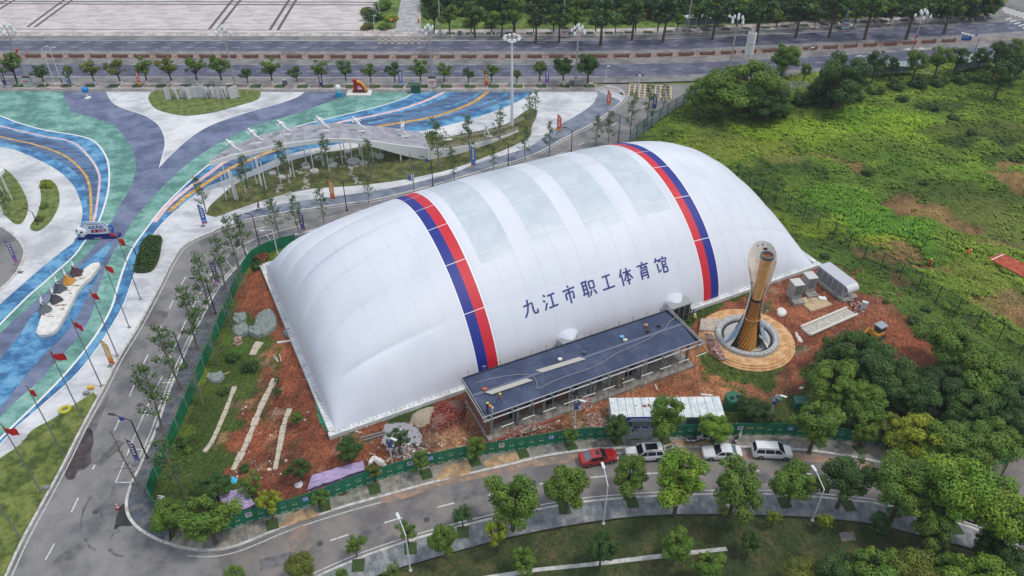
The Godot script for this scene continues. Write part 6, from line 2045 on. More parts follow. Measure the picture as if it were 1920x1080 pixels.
func feather(label: String, x: float, y: float, h: float, c0: Color, c1: Color, c2: Color, y0 := PLAZA) -> void:
	var o := thing("feather_banner", label, "banner", P(x, y) + V(0, y0, 0), RR(-0.4, 0.4))
	var m := MB.new()
	m.tube(Vector3.ZERO, V(0, h, 0), 0.035, 0.02, 6)
	m.box(V(0, 0.04, 0), V(0.7, 0.08, 0.7), ID, 0.02)
	pt("pole", m, M("banner pole", S(120, 120, 124), 0.5), o)
	var w := 0.85
	var bands := [[c0, 0.30, 1.0], [c1, 0.16, 0.30], [c2, 0.10, 0.16]]
	m = MB.new()
	m.col = Color.WHITE
	for i in bands.size():
		m = MB.new()
		var a: float = bands[i][1] * h if i < 2 else 0.1 * h
		var b: float = bands[i][2] * h
		var seg := 6
		for k in seg:
			var ya := lerpf(a, b, float(k) / seg)
			var yb := lerpf(a, b, float(k + 1) / seg)
			var wa := w * (1.0 - pow(maxf(ya / h - 0.75, 0.0) * 4.0, 2.0))
			var wb := w * (1.0 - pow(maxf(yb / h - 0.75, 0.0) * 4.0, 2.0))
			var za := sin(ya * 1.4) * 0.05
			var zb := sin(yb * 1.4) * 0.05
			m.quad(V(0.03, ya, za), V(wa, ya, za + 0.06), V(wb, yb, zb + 0.06), V(0.03, yb, zb))
		pt("cloth", m, M("banner " + bands[i][0].to_html(), bands[i][0], 0.7), o)
	m = MB.new()
	for k in 5:
		var yy := lerpf(0.42, 0.82, k / 4.0) * h
		m.box(V(0.42, yy, 0.08 + sin(yy * 1.4) * 0.05), V(0.36, h * 0.055, 0.02))
	pt("lettering", m, M("banner print", S(236, 226, 214), 0.7), o)

func sign_text(word: String, at: Vector3, size: float, slope: float, thick: float) -> MB:
	var m := MB.new()
	for i in word.length():
		for s in glyph(word[i]):
			var l := lines(s)
			for k in l.size() - 1:
				var a := l[k]
				var b := l[k + 1]
				var p := V(at.x + (i + a.x / 100.0 * 0.92) * size, at.y + (i * slope + 1.0 - a.y / 100.0) * size, at.z)
				var q := V(at.x + (i + b.x / 100.0 * 0.92) * size, at.y + (i * slope + 1.0 - b.y / 100.0) * size, at.z)
				var d := (q - p).normalized()
				var s_ := V(-d.y, d.x, 0) * thick * 0.5
				p -= d * thick * 0.3
				q += d * thick * 0.3
				m.quad(p - s_, q - s_, q + s_, p + s_)
	return m

func plaza_things() -> void:
	var sg := thing("event_sign", "white cloud-shaped event sign with a football on a dark blue base", "sign", P(188, 446) + V(0, PLAZA, 0), 0.06)
	var m := MB.new()
	m.box(V(0, 0.22, 0), V(6.7, 0.44, 1.3), ID, 0.05)
	m.box(V(-0.4, 0.62, -0.1), V(5.0, 0.4, 0.7), ID, 0.04)
	pt("base", m, M("navy base", S(20, 28, 110), 0.45), sg)
	m = MB.new()
	for i in 8:
		m.box(V(-0.55 + i * 0.15, 0.24, 0.66), V(0.1, 0.13, 0.02))
	pt("base_lettering", m, M("white print"), sg)
	var cloud := loop([-2.1, 1.0, -2.2, 2.0, -2.1, 2.7, -1.5, 3.2, -0.5, 3.25, 0.7, 3.1, 1.5, 3.05, 1.9, 2.6, 2.4, 2.3, 2.5, 1.5, 2.2, 0.9, 1.0, 0.7, -1.0, 0.75], 4)
	for lay in 3:
		m = MB.new()
		var pts := PackedVector2Array()
		var c := V2(0.1, 1.95)
		for p in cloud:
			pts.append(c + (p - c) * [1.0, 0.94, 0.86][lay])
		var q := MB.new()
		q.prism(pts, 0.0, 0.1 if lay == 0 else 0.04)
		for k in q.v.size():
			var i: int = k - k % 3 + [0, 2, 1][k % 3]
			m.v.append(V(q.v[i].x, q.v[i].z, q.v[i].y + [0.1, 0.205, 0.25][lay]))
			m.n.append(V(q.n[i].x, q.n[i].z, q.n[i].y))
			m.c.append(Color.WHITE)
		pt(["cloud_board", "blue_border", "cloud_face"][lay], m, [M("white board", S(226, 228, 232), 0.5), M("light blue border", S(96, 156, 214), 0.5), M("white board")][lay], sg)
	var face := sg
	pt("lettering", sign_text("九江九江", V(-1.15, 1.85, 0.30), 0.62, 0.06, 0.12), M("ink blue", S(36, 52, 160), 0.5), face)
	pt("lettering", sign_text("威震四方!", V(-0.95, 1.08, 0.30), 0.66, 0.07, 0.12), M("crimson", S(176, 36, 92), 0.5), face)
	m = MB.new()
	for i in 15:
		m.box(V(-1.3 + i * 0.15, 2.72 + 0.004 * i, 0.30), V(0.11, 0.11, 0.01))
	for i in 10:
		m.box(V(-1.1 + i * 0.15, 2.92, 0.30), V(0.11, 0.05, 0.01))
	pt("small_print", m, M("grey print", S(70, 74, 88), 0.6), face)
	m = MB.new()
	var bc := V(-2.5, 1.35, 0.4)
	m.ball(bc, V(0.95, 0.95, 0.5), 24, 14)
	var ball := pt("football", m, M("white board"), sg)
	m = MB.new()
	for t in [[-0.45, 0.55, 0.2], [0.3, 0.28, 0.23], [-0.2, -0.25, 0.23], [0.62, -0.55, 0.18], [-0.78, 0.0, 0.12]]:
		var k := V(t[0], t[1], 0)
		var z := sqrt(maxf(1.0 - k.length_squared() / 0.9, 0.05)) * 0.5
		var pts := []
		for a in 5:
			var u := V(t[0] + cos(TAU * a / 5 + 0.3) * t[2], t[1] + sin(TAU * a / 5 + 0.3) * t[2], 0)
			pts.append(bc + V(u.x, u.y, sqrt(maxf(1.0 - V2(u.x, u.y).length_squared() / 0.9025, 0.02)) * 0.5 + 0.02))
		for a in 5:
			m.tri(bc + V(t[0], t[1], z + 0.03), pts[a], pts[(a + 1) % 5])
	pt("black_patch", m, M("black leather", S(24, 24, 28), 0.5), ball)
	pt("blue_swirl", path_([V(2.2, 2.3, 0.2), V(2.6, 2.5, 0.3), V(2.8, 1.9, 0.3), V(2.5, 1.2, 0.3)], 0.13, 0.2, 6), M("swirl blue", S(36, 92, 190), 0.5), sg)
	m = MB.new()
	m.box(V(2.35, 0.75, 0.5), V(0.7, 0.55, 0.3), Basis(Vector3.BACK, 0.2), 0.05)
	m.box(V(2.75, 0.6, 0.5), V(0.35, 0.35, 0.3), Basis(Vector3.BACK, -0.3), 0.05)
	pt("red_ornament", m, M("red ornament", S(184, 44, 60), 0.5), sg)
	var rs := thing("red_sculpture", "red upright slab and arc sculpture with orange edge on a white plinth", "sculpture", P(674, 178) + V(0, PLAZA, 0))
	pt("plinth", box_(V(0, 0.25, 0), V(5.6, 0.5, 2.8), ID, 0.06), M("white plinth", S(222, 222, 220), 0.6), rs)
	m = MB.new()
	m.box(V(-0.7, 1.9, -0.3), V(0.85, 2.9, 0.7), Basis(Vector3.BACK, -0.05), 0.04)
	m.box(V(-0.75, 3.35, -0.3), V(0.95, 0.25, 0.8), ID, 0.04)
	pt("slab", m, M("red lacquer", S(166, 26, 40), 0.4), rs)
	for k in 2:
		m = MB.new()
		for i in 9:
			var a0 := lerpf(0.1, 1.45, i / 9.0)
			var a1 := lerpf(0.1, 1.45, (i + 1) / 9.0)
			var r0: float = [1.5, 2.0][k]
			var r1: float = [2.0, 2.25][k]
			var c := V(-0.5, 0.5, 0)
			var pa := V(cos(a0), sin(a0) * 1.25, 0)
			var pb := V(cos(a1), sin(a1) * 1.25, 0)
			var z0 := V(0, 0, 0.25 if k == 0 else 0.32)
			var z1 := V(0, 0, -0.45)
			m.quad(c + pa * r0 + z0, c + pa * r1 + z0, c + pb * r1 + z0, c + pb * r0 + z0)
			m.quad(c + pa * r1 + z0, c + pa * r1 + z1, c + pb * r1 + z1, c + pb * r1 + z0)
			m.quad(c + pa * r0 + z1, c + pa * r0 + z0, c + pb * r0 + z0, c + pb * r0 + z1)
		pt("arc", m, [M("red lacquer"), M("orange lacquer", S(232, 150, 44), 0.4)][k], rs)
	pt("dark_base", box_(V(0.2, 0.75, -0.2), V(3.4, 0.5, 0.9), Basis(Vector3.BACK, 0.03), 0.1), M("maroon base", S(92, 24, 30), 0.5), rs)
	var pd := thing("blue_pedestal", "turquoise cube pedestal with a white rounded ornament left of the red sculpture", "pedestal", P(636, 182) + V(0, PLAZA, 0))
	pt("cube", box_(V(0, 0.55, 0), V(1.4, 1.1, 1.2), ID, 0.05), M("turquoise", S(40, 156, 190), 0.5), pd)
	pt("ornament", lathe_([V2(0.25, 1.1), V2(0.22, 1.4), V2(0.62, 1.8), V2(0.7, 2.2), V2(0.5, 2.65), V2(0.0, 2.85)], Vector3.ZERO, 18), M("white board"), pd)
	var bb := thing("blue_ball_ornament", "bright blue ball ornament on a slim white stand on the slate paint", "ornament", P(165, 184) + V(0, PLAZA, 0))
	pt("ball", ball_(V(0, 1.9, 0), V(0.75, 0.72, 0.75), 18, 12), M("bright blue", S(30, 130, 204), 0.4), bb)
	pt("stand", lathe_([V2(0.75, 0.0), V2(0.7, 0.1), V2(0.2, 0.2), V2(0.18, 1.3), V2(0.3, 1.4)], Vector3.ZERO, 14), M("white board"), bb)
	var gc := struct_free("green_cabinet", MB.new(), M("cabinet green", S(48, 92, 68), 0.6))
	m = MB.new()
	m.box(V(0, 0.95, 0), V(2.1, 1.9, 1.5), ID, 0.06)
	m.box(V(0, 1.94, 0), V(2.3, 0.1, 1.7), ID, 0.03)
	m.box(V(0, 0.9, 0.76), V(0.05, 1.6, 0.04))
	gc.mesh = m.mesh()
	gc.position = P(780, 174) + V(0, PLAZA, 0)
	tag(gc, "dark green utility cabinet at the edge of the blue paint by the pavement", "cabinet")
	var bx := [[317, 188, 0.05, 1.45, 0], [330, 186, 1.35, 0.5, 0], [334, 188, 1.4, 0.5, 1], [345, 185, 0.1, 0.9, 0], [351, 186, 1.3, 0.7, 0], [356, 187, 0.9, 0.7, 1], [366, 185, 0.15, 1.0, 0], [371, 185, 0.2, 0.9, 0], [381, 185, 0.1, 0.9, 0], [386, 185, 0.12, 0.9, 1], [391, 186, 1.2, 0.7, 0], [398, 186, 1.25, 0.8, 0], [402, 186, 1.2, 0.7, 1], [414, 187, 0.1, 1.1, 0], [422, 187, 1.3, 0.6, 0], [426, 186, 1.35, 0.6, 0], [436, 187, 0.9, 0.7, 0], [441, 186, 0.6, 0.8, 1], [445, 184, 0.5, 0.7, 0]]
	var b0: Node3D = null
	for i in bx.size():
		var t = bx[i]
		var lab := "%s tall white board from the left in the row on the oval grass island" % nth(i)
		var at := P(t[0], t[1]) + V(0, PLAZA + 0.16, 0)
		if b0 == null:
			b0 = thing("white_board", lab, "board", at, 0.0, "tall white boards on the grass island")
			pt("panel", box_(V(0, 1.35, 0), V(1.25, 2.7, 0.12), Basis(Vector3.RIGHT, -0.12), 0.02), NM("white board face", [S(196, 196, 204), S(214, 214, 220), S(224, 224, 228)], 3.0, 0.6), b0)
			m = MB.new()
			for s in [-1, 1]:
				m.box(V(s * 0.5, 0.6, -0.35), V(0.06, 1.3, 0.06), Basis(Vector3.RIGHT, 0.4))
			pt("strut", m, M("grey strut", S(140, 140, 142), 0.6), b0)
			b0.rotation.y = t[2]
		else:
			dup(b0, lab, at, t[2], V(t[3] / 1.25 + 0.3, RR(0.93, 1.05), 1.0))
	var lo := local(W(loop([187, 494, 186, 499, 170, 521, 151, 538, 129, 579, 113, 608, 102, 621, 88, 627, 74, 628, 68, 623, 70, 616, 81, 583, 92, 568, 113, 541, 129, 530, 151, 511, 166, 498, 176, 493, 184, 492], 3), 0.7))
	var bt := thing("white_boat", "long white leaf-shaped boat sculpture lying on the blue paint", "sculpture", v3(lo[0], PLAZA))
	m = MB.new()
	var inset := PackedVector2Array()
	for p in lo[1]:
		inset.append(p * 0.97)
	m.prism(lo[1], 0.1, 0.62)
	m.prism(inset, 0.62, 0.7)
	pt("hull", m, NM("white gelcoat", [S(212, 208, 204), S(226, 224, 222), S(232, 231, 230)], 6.0, 0.5, false, 0.008), bt)
	m = MB.new()
	for t in [[152, 517, 1.0], [156, 521, 0.8], [148, 523, 0.9], [143, 536, 1.1], [128, 545, 0.9], [133, 549, 0.7], [112, 572, 1.0], [118, 573, 0.9], [92, 582, 1.1], [96, 592, 0.9], [82, 590, 0.7], [120, 578, 0.6]]:
		var q := P(t[0], t[1], 0.8)
		for k in 3:
			m.ball(V(q.x - lo[0].x + RR(-0.4, 0.4), 0.705, q.z - lo[0].y + RR(-0.3, 0.3)), V(t[2] * RR(0.2, 0.5), 0.01, 0.09), 7, 2)
	pt("rust_stain", m, M("boat rust", S(176, 140, 104), 0.9), bt)
	var poles := [["flagpole with red flag above the boat, farthest from the camera", 264, 562, 222, 455, 0.8], ["flagpole with red flag right of the boat's middle", 243, 615, 205, 498, 0.75], ["flagpole with red flag right of the boat's lower half", 221, 669, 167, 541, 0.9], ["flagpole with red flag just below the boat", 191, 725, 130, 594, 0.85], ["flagpole with widely spread red flag at the edge of the corner lawn", 156, 786, 92, 657, 1.5], ["flagpole with furled red flag on the corner lawn beside a yellow ring", 120, 854, 50, 717, 0.6], ["flagpole with red flag over the middle of the corner lawn", 80, 927, 1, 795, 1.1], ["flagpole near the lower left, its flag outside the picture", 38, 1008, -60, 880, 1.0]]
	for t in poles:
		var o := thing("flagpole", t[0], "flagpole", P(t[1], t[2]) + V(0, PLAZA, 0), 0.0, "flagpoles along the side road")
		m = MB.new()
		m.tube(Vector3.ZERO, V(0, 11.6, 0), 0.085, 0.05, 8)
		m.ball(V(0, 11.68, 0), V(0.12, 0.12, 0.12), 8, 6)
		m.lathe([V2(0.0, 0.0), V2(0.28, 0.0), V2(0.2, 0.12), V2(0.1, 0.16)], Vector3.ZERO, 10)
		pt("pole", m, M("brushed steel pole", S(150, 152, 156), 0.35, 0.6), o)
		m = MB.new()
		var w: float = t[5]
		for i in 8:
			for j in 4:
				var vs := []
				for q in [[0, 0], [1, 0], [1, 1], [0, 1]]:
					var u := float(i + q[0]) / 8.0
					var v := float(j + q[1]) / 4.0
					vs.append(V(u * w + 0.06, 11.3 - v * 1.05 - u * (1.1 - w * 0.35) - 0.1 * sin(u * 6.0), 0.2 * sin(u * 7.0 + t[1]) * u))
				m.quad(vs[3], vs[2], vs[1], vs[0])
		var fl := pt("flag", m, M("red flag", S(196, 28, 36), 0.7), o)
		pt("star", ball_(V(0.2 * w + 0.06, 11.0, 0.03), V(0.11, 0.11, 0.05), 6, 4), M("flag star", S(232, 196, 60), 0.7), fl)
	feather("dark blue feather banner at the left end of the pavement by the plaza", 9, 164, 4.6, S(34, 42, 110), S(60, 70, 150), S(90, 60, 130))
	feather("sky blue feather banner near the two white poles on the pavement", 129, 163, 4.2, S(46, 126, 200), S(80, 150, 210), S(214, 120, 90))
	feather("red and yellow feather banner by the white concrete tongue", 261, 164, 4.4, S(206, 50, 44), S(230, 170, 50), S(236, 120, 90))
	feather("slim navy feather banner behind the blue pedestal", 600, 166, 3.8, S(52, 62, 122), S(44, 56, 118), S(30, 36, 84))
	feather("thin blue and white feather banner right of the red sculpture", 749, 164, 4.0, S(84, 108, 188), S(150, 170, 220), S(210, 214, 226))
	feather("red and yellow feather banner on the pavement near the tall mast", 909, 163, 4.2, S(230, 140, 40), S(226, 70, 44), S(214, 40, 36))
	feather("purple feather banner on the pavement left of a big dark tree", 1022, 162, 4.4, S(88, 70, 170), S(150, 110, 190), S(232, 150, 190))
	feather("orange feather banner on the blue grey paint near the hatched box", 1137, 203, 4.2, S(226, 76, 40), S(232, 150, 50), S(120, 170, 210))
	feather("red feather banner on the white concrete right of the garden", 1044, 253, 4.6, S(222, 56, 40), S(232, 160, 60), S(90, 160, 210))
	feather("blue feather banner on the lawn edge right of the planting bed", 884, 315, 4.6, S(40, 120, 200), S(90, 140, 200), S(206, 70, 70))
	feather("orange feather banner at the garden path above the dome's left stripe", 621, 377, 4.4, S(232, 150, 60), S(230, 110, 70), S(206, 40, 50))
	feather("blue and red feather banner at the left tip of the garden", 381, 425, 4.4, S(40, 110, 196), S(110, 150, 210), S(200, 60, 70))
	feather("yellow feather banner on the white concrete beside the flagpoles", 208, 687, 5.0, S(232, 180, 80), S(232, 130, 60), S(206, 44, 40))
	feather("purple feather banner on the grey road stub at the left edge", 30, 497, 5.0, S(92, 92, 176), S(150, 110, 180), S(214, 100, 150))
	feather("violet and pink feather banner among the young trees by the parking bays", 405, 536, 4.6, S(84, 80, 160), S(130, 110, 190), S(220, 130, 190), WALK)
	feather("violet and pink feather banner on the slate pavement behind the dome", 566, 437, 4.4, S(84, 80, 160), S(140, 110, 190), S(226, 130, 180), WALK)
	feather("navy feather banner beside the hatched box", 1222, 209, 4.2, S(40, 52, 120), S(60, 80, 150), S(120, 130, 180))
	feather("dark violet feather banner by the bare tree at the lower left corner", 256, 870, 4.4, S(62, 60, 130), S(110, 108, 170), S(150, 146, 190), WALK)
	var yr := struct_free("yellow_ring", MB.new(), NM("yellow flowers", [S(160, 160, 30), S(206, 204, 50), S(222, 220, 110)], 1.0))
	m = MB.new()
	for i in 16:
		m.ball(V(cos(TAU * i / 16) * 0.55, 0.15, sin(TAU * i / 16) * 0.55), V(0.24, 0.2, 0.24), 7, 4)
	yr.mesh = m.mesh()
	yr.position = P(124, 772) + V(0, PLAZA + 0.15, 0)
	tag(yr, "round yellow flower ring in the corner lawn", "flowers")
	var yb := struct_free("yellow_box", MB.new(), M("yellow plastic", S(226, 174, 40), 0.5))
	m = MB.new()
	m.box(V(0, 0.2, 0), V(0.8, 0.4, 0.5), ID, 0.08)
	yb.mesh = m.mesh()
	yb.position = P(172, 730) + V(0, PLAZA + 0.05, 0)
	tag(yb, "small yellow box at the rim of the corner lawn", "box")
	for t in [[163, 740, "flat grey stone in the corner lawn near the yellow box"], [88, 917, "pale stone at the foot of a flagpole by the kerb"]]:
		var ro := struct_free("stone", MB.new(), NM("grey stone", []) if mats.has("grey stone") else M("grey stone", S(150, 150, 148)))
		m = MB.new()
		m.ball(V(0, 0.05, 0), V(0.5, 0.2, 0.35), 9, 4)
		ro.mesh = m.mesh()
		ro.position = P(t[0], t[1]) + V(0, PLAZA + 0.15, 0)
		tag(ro, t[2], "stone")
	var lc := thing("left_canopy", "second white canopy whose posts and edge enter at the left edge of the picture", "canopy", P(0, 360) + V(0, PLAZA, 0))
	for t in [[6, 402], [3, 380], [10, 371], [15, 363], [24, 377], [-10, 350], [-20, 385], [-40, 370]]:
		var q := P(t[0], t[1]) - P(0, 360)
		pt("post", tube_(q, q + V(0, 5.0, 0), 0.16 if t[0] == 6 else 0.08, -1, 8), M("white painted steel"), lc)
	m = MB.new()
	var e0 := P(8, 318, 5.0) - P(0, 360)
	var e1 := P(-60, 280, 5.0) - P(0, 360)
	var e2 := P(-120, 330, 5.0) - P(0, 360)
	var e3 := P(-20, 345, 5.0) - P(0, 360)
	m.quad(e3, e0, e1, e2)
	for q in [[e3, e0], [e0, e1], [e1, e2], [e2, e3]]:
		m.quad(q[0] - V(0, 0.6, 0), q[1] - V(0, 0.6, 0), q[1], q[0])
	pt("deck", m, M("white painted steel"), lc)
	var cone := thing("traffic_cone", "red and white traffic cone by the black bitumen patch", "traffic cone", P(222, 954) + V(0, ROAD, 0))
	pt("foot", box_(V(0, 0.03, 0), V(0.5, 0.06, 0.5), ID, 0.02), M("black rubber", S(40, 40, 40), 0.8), cone)
	for k in 4:
		m = MB.new()
		var r0 := lerpf(0.2, 0.06, k / 4.0)
		var r1 := lerpf(0.2, 0.06, (k + 1) / 4.0)
		m.lathe([V2(r0, 0.06 + k * 0.2), V2(r1, 0.06 + (k + 1) * 0.2)], Vector3.ZERO, 12)
		pt("band", m, M("cone red", S(200, 52, 44), 0.6) if k % 2 == 0 else M("white print"), cone)
	var mh := struct_free("drain_cover", MB.new(), M("dark iron", S(92, 94, 96), 0.6))
	m = MB.new()
	m.box(V(0, 0.02, 0), V(0.9, 0.05, 0.6), ID, 0.01)
	mh.mesh = m.mesh()
	mh.position = P(38, 512) + V(0, PLAZA + 0.02, 0)
	tag(mh, "dark drain cover on the white concrete near the left edge", "drain cover")
# street furniture

func flower_lamp(label: String, x: float, y: float, lanterns: bool) -> void:
	var key := "flower_lamp_l" if lanterns else "flower_lamp"
	var at := P(x, y) + V(0, WALK, 0)
	if protos.has(key):
		dup(protos[key], label, at, rng.randf() * TAU)
		return
	var o := thing("flower_lamp", label, "street lamp", at, 0.0, "flower lamps along the main road")
	protos[key] = o
	var steel := M("pale lamp post", S(176, 172, 170), 0.5, 0.2)
	var m := MB.new()
	m.lathe([V2(0.4, 0.0), V2(0.36, 0.9), V2(0.26, 1.0), V2(0.22, 6.0), V2(0.16, 10.6), V2(0.2, 10.8), V2(0.0, 10.9)], Vector3.ZERO, 12)
	pt("post", m, steel, o)
	for i in 9:
		var t := TAU * i / 8.0
		var r := 1.65 if i % 2 == 0 else 0.9
		var h := 12.0 if i % 2 == 0 else 12.9
		if i == 8:
			r = 0.0
			h = 13.4
		m = MB.new()
		var e := V(cos(t) * r, h, sin(t) * r)
		m.path([V(0, 10.6, 0), V(cos(t) * r * 0.75, 11.2, sin(t) * r * 0.75), e], 0.07, 0.05, 5)
		var arm := pt("arm", m, steel, o)
		pt("lamp_bulb", lathe_([V2(0.05, 0.0), V2(0.26, 0.16), V2(0.32, 0.42), V2(0.24, 0.72), V2(0.08, 0.95), V2(0.0, 1.0)], e, 10), M("white lamp glass", S(226, 228, 230), 0.35), arm)
	if lanterns:
		m = MB.new()
		for k in 3:
			m.ball(V(0.38 - 0.76 * (k % 2), 7.9 - k * 0.75, 0), V(0.28, 0.42, 0.28), 9, 6)
		pt("red_lantern", m, M("red lantern", S(186, 44, 44), 0.6), o)
var protos := {}

func lamp_l(called: String, label: String, x: float, y: float, h: float, arm: Vector3, material: Material, y0: float) -> Node3D:
	var o := thing(called, label, "street lamp", P(x, y) + V(0, y0, 0))
	var m := MB.new()
	m.tube(Vector3.ZERO, V(0, h, 0), 0.10, 0.07, 8)
	m.lathe([V2(0.2, 0.0), V2(0.18, 0.2), V2(0.1, 0.3)], Vector3.ZERO, 8)
	pt("post", m, material, o)
	pt("arm", tube_(V(0, h, 0), V(0, h, 0) + arm, 0.06, 0.05, 6), material, o)
	m = MB.new()
	var d := V(arm.x, 0, arm.z).normalized()
	m.box(V(0, h, 0) + arm + d * 0.25, V(0.8, 0.1, 0.3), Basis(Vector3.UP, aim(d)) * Basis(Vector3.BACK, 0.1), 0.03)
	pt("lamp_head", m, material, o)
	return o

func solar_lamp(label: String, x: float, y: float, h: float) -> void:
	var white := M("white lamp post", S(214, 218, 222), 0.5)
	var o := lamp_l("solar_lamp", label, x, y, h, V(0.5, 0.25, 0.3), white, 0.05)
	var m := MB.new()
	m.box(V(0.1, h - 0.55, 0.1), V(0.85, 0.06, 0.6), Basis(Vector3.RIGHT, 0.5), 0.01)
	pt("solar_panel", m, M("solar panel", S(44, 52, 70), 0.3), o)
	pt("blue_box", box_(V(0.05, h - 1.25, 0.12), V(0.5, 0.5, 0.16), ID, 0.03), M("blue lamp box", S(54, 84, 150), 0.5), o)

func street_things() -> void:
	var fl := [["flower lamp with red lanterns at the far left of the plaza pavement", 54, 158, true], ["flower lamp on the plaza pavement right of the white boards", 442, 163, false], ["flower lamp with a white board at its foot above the blue paint", 811, 160, false], ["flower lamp between the two big dark trees on the plaza pavement", 1079, 160, false], ["flower lamp half hidden by the tree clump left of the lattice mast", 1366, 138, false], ["flower lamp with red lanterns on the near pavement at the right", 1699, 128, true], ["flower lamp at the park drive on the far pavement", 826, 69, false], ["flower lamp with a white board at its foot on the far pavement", 1056, 67, false], ["flower lamp in front of the far bus shelter", 1288, 64, false], ["flower lamp with red lanterns on the far pavement", 1582, 52, true], ["flower lamp at the far right end of the far pavement", 1822, 40, false]]
	for t in fl:
		flower_lamp(t[0], t[1], t[2], t[3])
	for t in [[57, 161, "display board at the foot of the far left flower lamp", S(176, 196, 190)], [811, 162, "white display board with red print above the blue paint", S(226, 214, 212)], [1058, 68, "white display board with red print on the far pavement", S(226, 214, 212)], [1582, 54, "pale blue display board on the far pavement at the right", S(186, 208, 222)]]:
		var o := thing("display_board", t[2], "display board", P(t[0], t[1]) + V(0, WALK, 0.5))
		var m := MB.new()
		m.box(V(0, 1.05, 0), V(1.9, 2.0, 1.1), ID, 0.05)
		pt("box", m, M("board %d" % t[0], t[3], 0.6), o)
		pt("dark_top", box_(V(0, 2.12, 0), V(1.7, 0.18, 0.9)), M("dark top", S(44, 46, 50), 0.7), o)
		m = MB.new()
		for k in 5:
			m.box(V(-0.55 + k * 0.27, 1.3 + 0.05 * sin(k * 2.0), 0.56), V(0.19, 0.4, 0.02))
		for k in 4:
			m.box(V(-0.3 + k * 0.2, 0.8, 0.56), V(0.14, 0.16, 0.02))
		pt("print", m, M("red print", S(196, 66, 72), 0.6), o)
	var hm := thing("high_mast", "very tall white mast with a crown of floodlights between plaza and garden", "light mast", P(960, 240) + V(0, PLAZA, 0))
	var wm := M("white mast", S(224, 226, 228), 0.45)
	var m := MB.new()
	m.tube(Vector3.ZERO, V(0, 18.4, 0), 0.34, 0.2, 14)
	m.lathe([V2(0.6, 0.0), V2(0.55, 0.3), V2(0.34, 0.4)], Vector3.ZERO, 14)
	pt("pole", m, wm, hm)
	pt("ring", lathe_([V2(0.25, 18.0), V2(0.8, 18.3), V2(0.85, 18.5), V2(0.3, 18.6)], Vector3.ZERO, 16), wm, hm)
	for i in 10:
		var t := TAU * i / 10
		var d := V(cos(t), 0, sin(t))
		m = MB.new()
		m.tube(d * 0.7 + V(0, 18.4, 0), d * 1.5 + V(0, 19.0, 0), 0.05)
		m.box(d * 1.6 + V(0, 19.1, 0), V(0.35, 0.5, 0.6), Basis(Vector3.UP, -t) * Basis(Vector3.BACK, 0.5), 0.05)
		pt("floodlight", m, wm, hm)
	var black := M("black lamp post", S(44, 46, 52), 0.5)
	for t in [["black street lamp with its arm over the parking bays, upper of two", 350, 692, 6.3, V(-0.9, 0.25, -0.2)], ["black street lamp with blue sign near the lower left corner", 277, 860, 6.4, V(-1.9, 0.7, -0.3)], ["black street lamp leaning its arm left above the dome's roof line", 953, 318, 5.2, V(-1.6, 1.6, 0.3)], ["black street lamp with blue sign behind the dome's left stripe", 812, 350, 4.8, V(-1.4, 1.4, 0.3)], ["tall black street lamp near the mesh fence behind the dome", 1159, 268, 5.6, V(-1.3, 0.8, 0.2)], ["black street lamp left of the red feather banner on the side road", 1071, 285, 4.4, V(-1.3, 0.9, 0.2)], ["slim black lamp post by the orange feather banner", 651, 396, 6.0, V(-0.4, 0.1, 0.0)], ["black lamp post between young trees by the parking bays", 487, 462, 6.0, V(-0.5, 0.2, 0.0)], ["slim black lamp by the hedge island", 264, 502, 3.6, V(-1.2, 0.6, 0.0)], ["small black lamp bending over the narrow grass island", 72, 424, 2.6, V(-0.8, 0.8, 0.0)], ["black lamp post in the upper parking bays by the hoarding", 405, 590, 6.2, V(-1.6, 0.3, 0.0)]]:
		var o := lamp_l("black_lamp", t[0], t[1], t[2], t[3], t[4], black, WALK)
		if "blue sign" in t[0]:
			pt("blue_sign", ball_(t[4] * 0.55 + V(0, t[3] - 0.15, 0.1), V(0.32, 0.32, 0.05), 12, 6), M("blue sign face", S(46, 62, 176), 0.5), o)
	var white := M("white lamp post", S(214, 218, 222), 0.5)
	for t in [["white street lamp on the park side of the lower road, middle of three", 1131, 984, 6.6, V(-0.35, 1.0, -1.6)], ["white street lamp at the left of the lower pavement", 770, 1072, 6.2, V(-0.7, 1.0, -1.3)], ["white street lamp leaning over the road at the right of the lower pavement", 1522, 978, 5.4, V(-0.6, 1.0, -1.8)], ["left of two white poles at the upper left of the pavement", 104, 160, 8.6, V(1.1, 0.5, 0.0)], ["right of two white poles at the upper left of the pavement, blue at its foot", 118, 160, 8.4, V(1.0, 0.5, 0.0)], ["white pole with camera at the end of the plaza pavement", 1135, 156, 3.6, V(0.2, 0.4, 0.0)], ["white street lamp right of the tree clump beside the main road", 1505, 143, 6.4, V(0.5, 0.4, 0.0)], ["white camera post with a side arm behind the left end of the dome", 521, 477, 4.6, V(-1.4, 0.0, 0.2)], ["white lamp in the shrubs left of the park drive", 703, 58, 3.4, V(0.1, 0.5, 0.0)], ["tall white lamp deeper in the shrubs left of the park drive", 712, 26, 3.6, V(0.2, 0.3, 0.0)]]:
		lamp_l("white_lamp", t[0], t[1], t[2], t[3], t[4], white, WALK)
	pt("blue_sleeve", tube_(V(0, 0.3, 0), V(0, 1.6, 0), 0.13, -1, 8), M("blue sleeve", S(36, 50, 140), 0.5), get_node("white_lamp_004"))
	solar_lamp("solar lamp at the left part of the hoarding above the rubbish heap", 736, 874, 4.9)
	solar_lamp("solar lamp on the clay in front of the gatehouse", 1077, 802, 4.9)
	solar_lamp("solar lamp among the shrubs near the dark trees at the right", 1441, 790, 4.6)
	var fb := thing("white_bracket", "white branching bracket post inside the hoarding corner at the lower left", "post", P(316, 950) + V(0, 0.05, 0))
	m = MB.new()
	m.tube(Vector3.ZERO, V(0, 1.8, 0), 0.05)
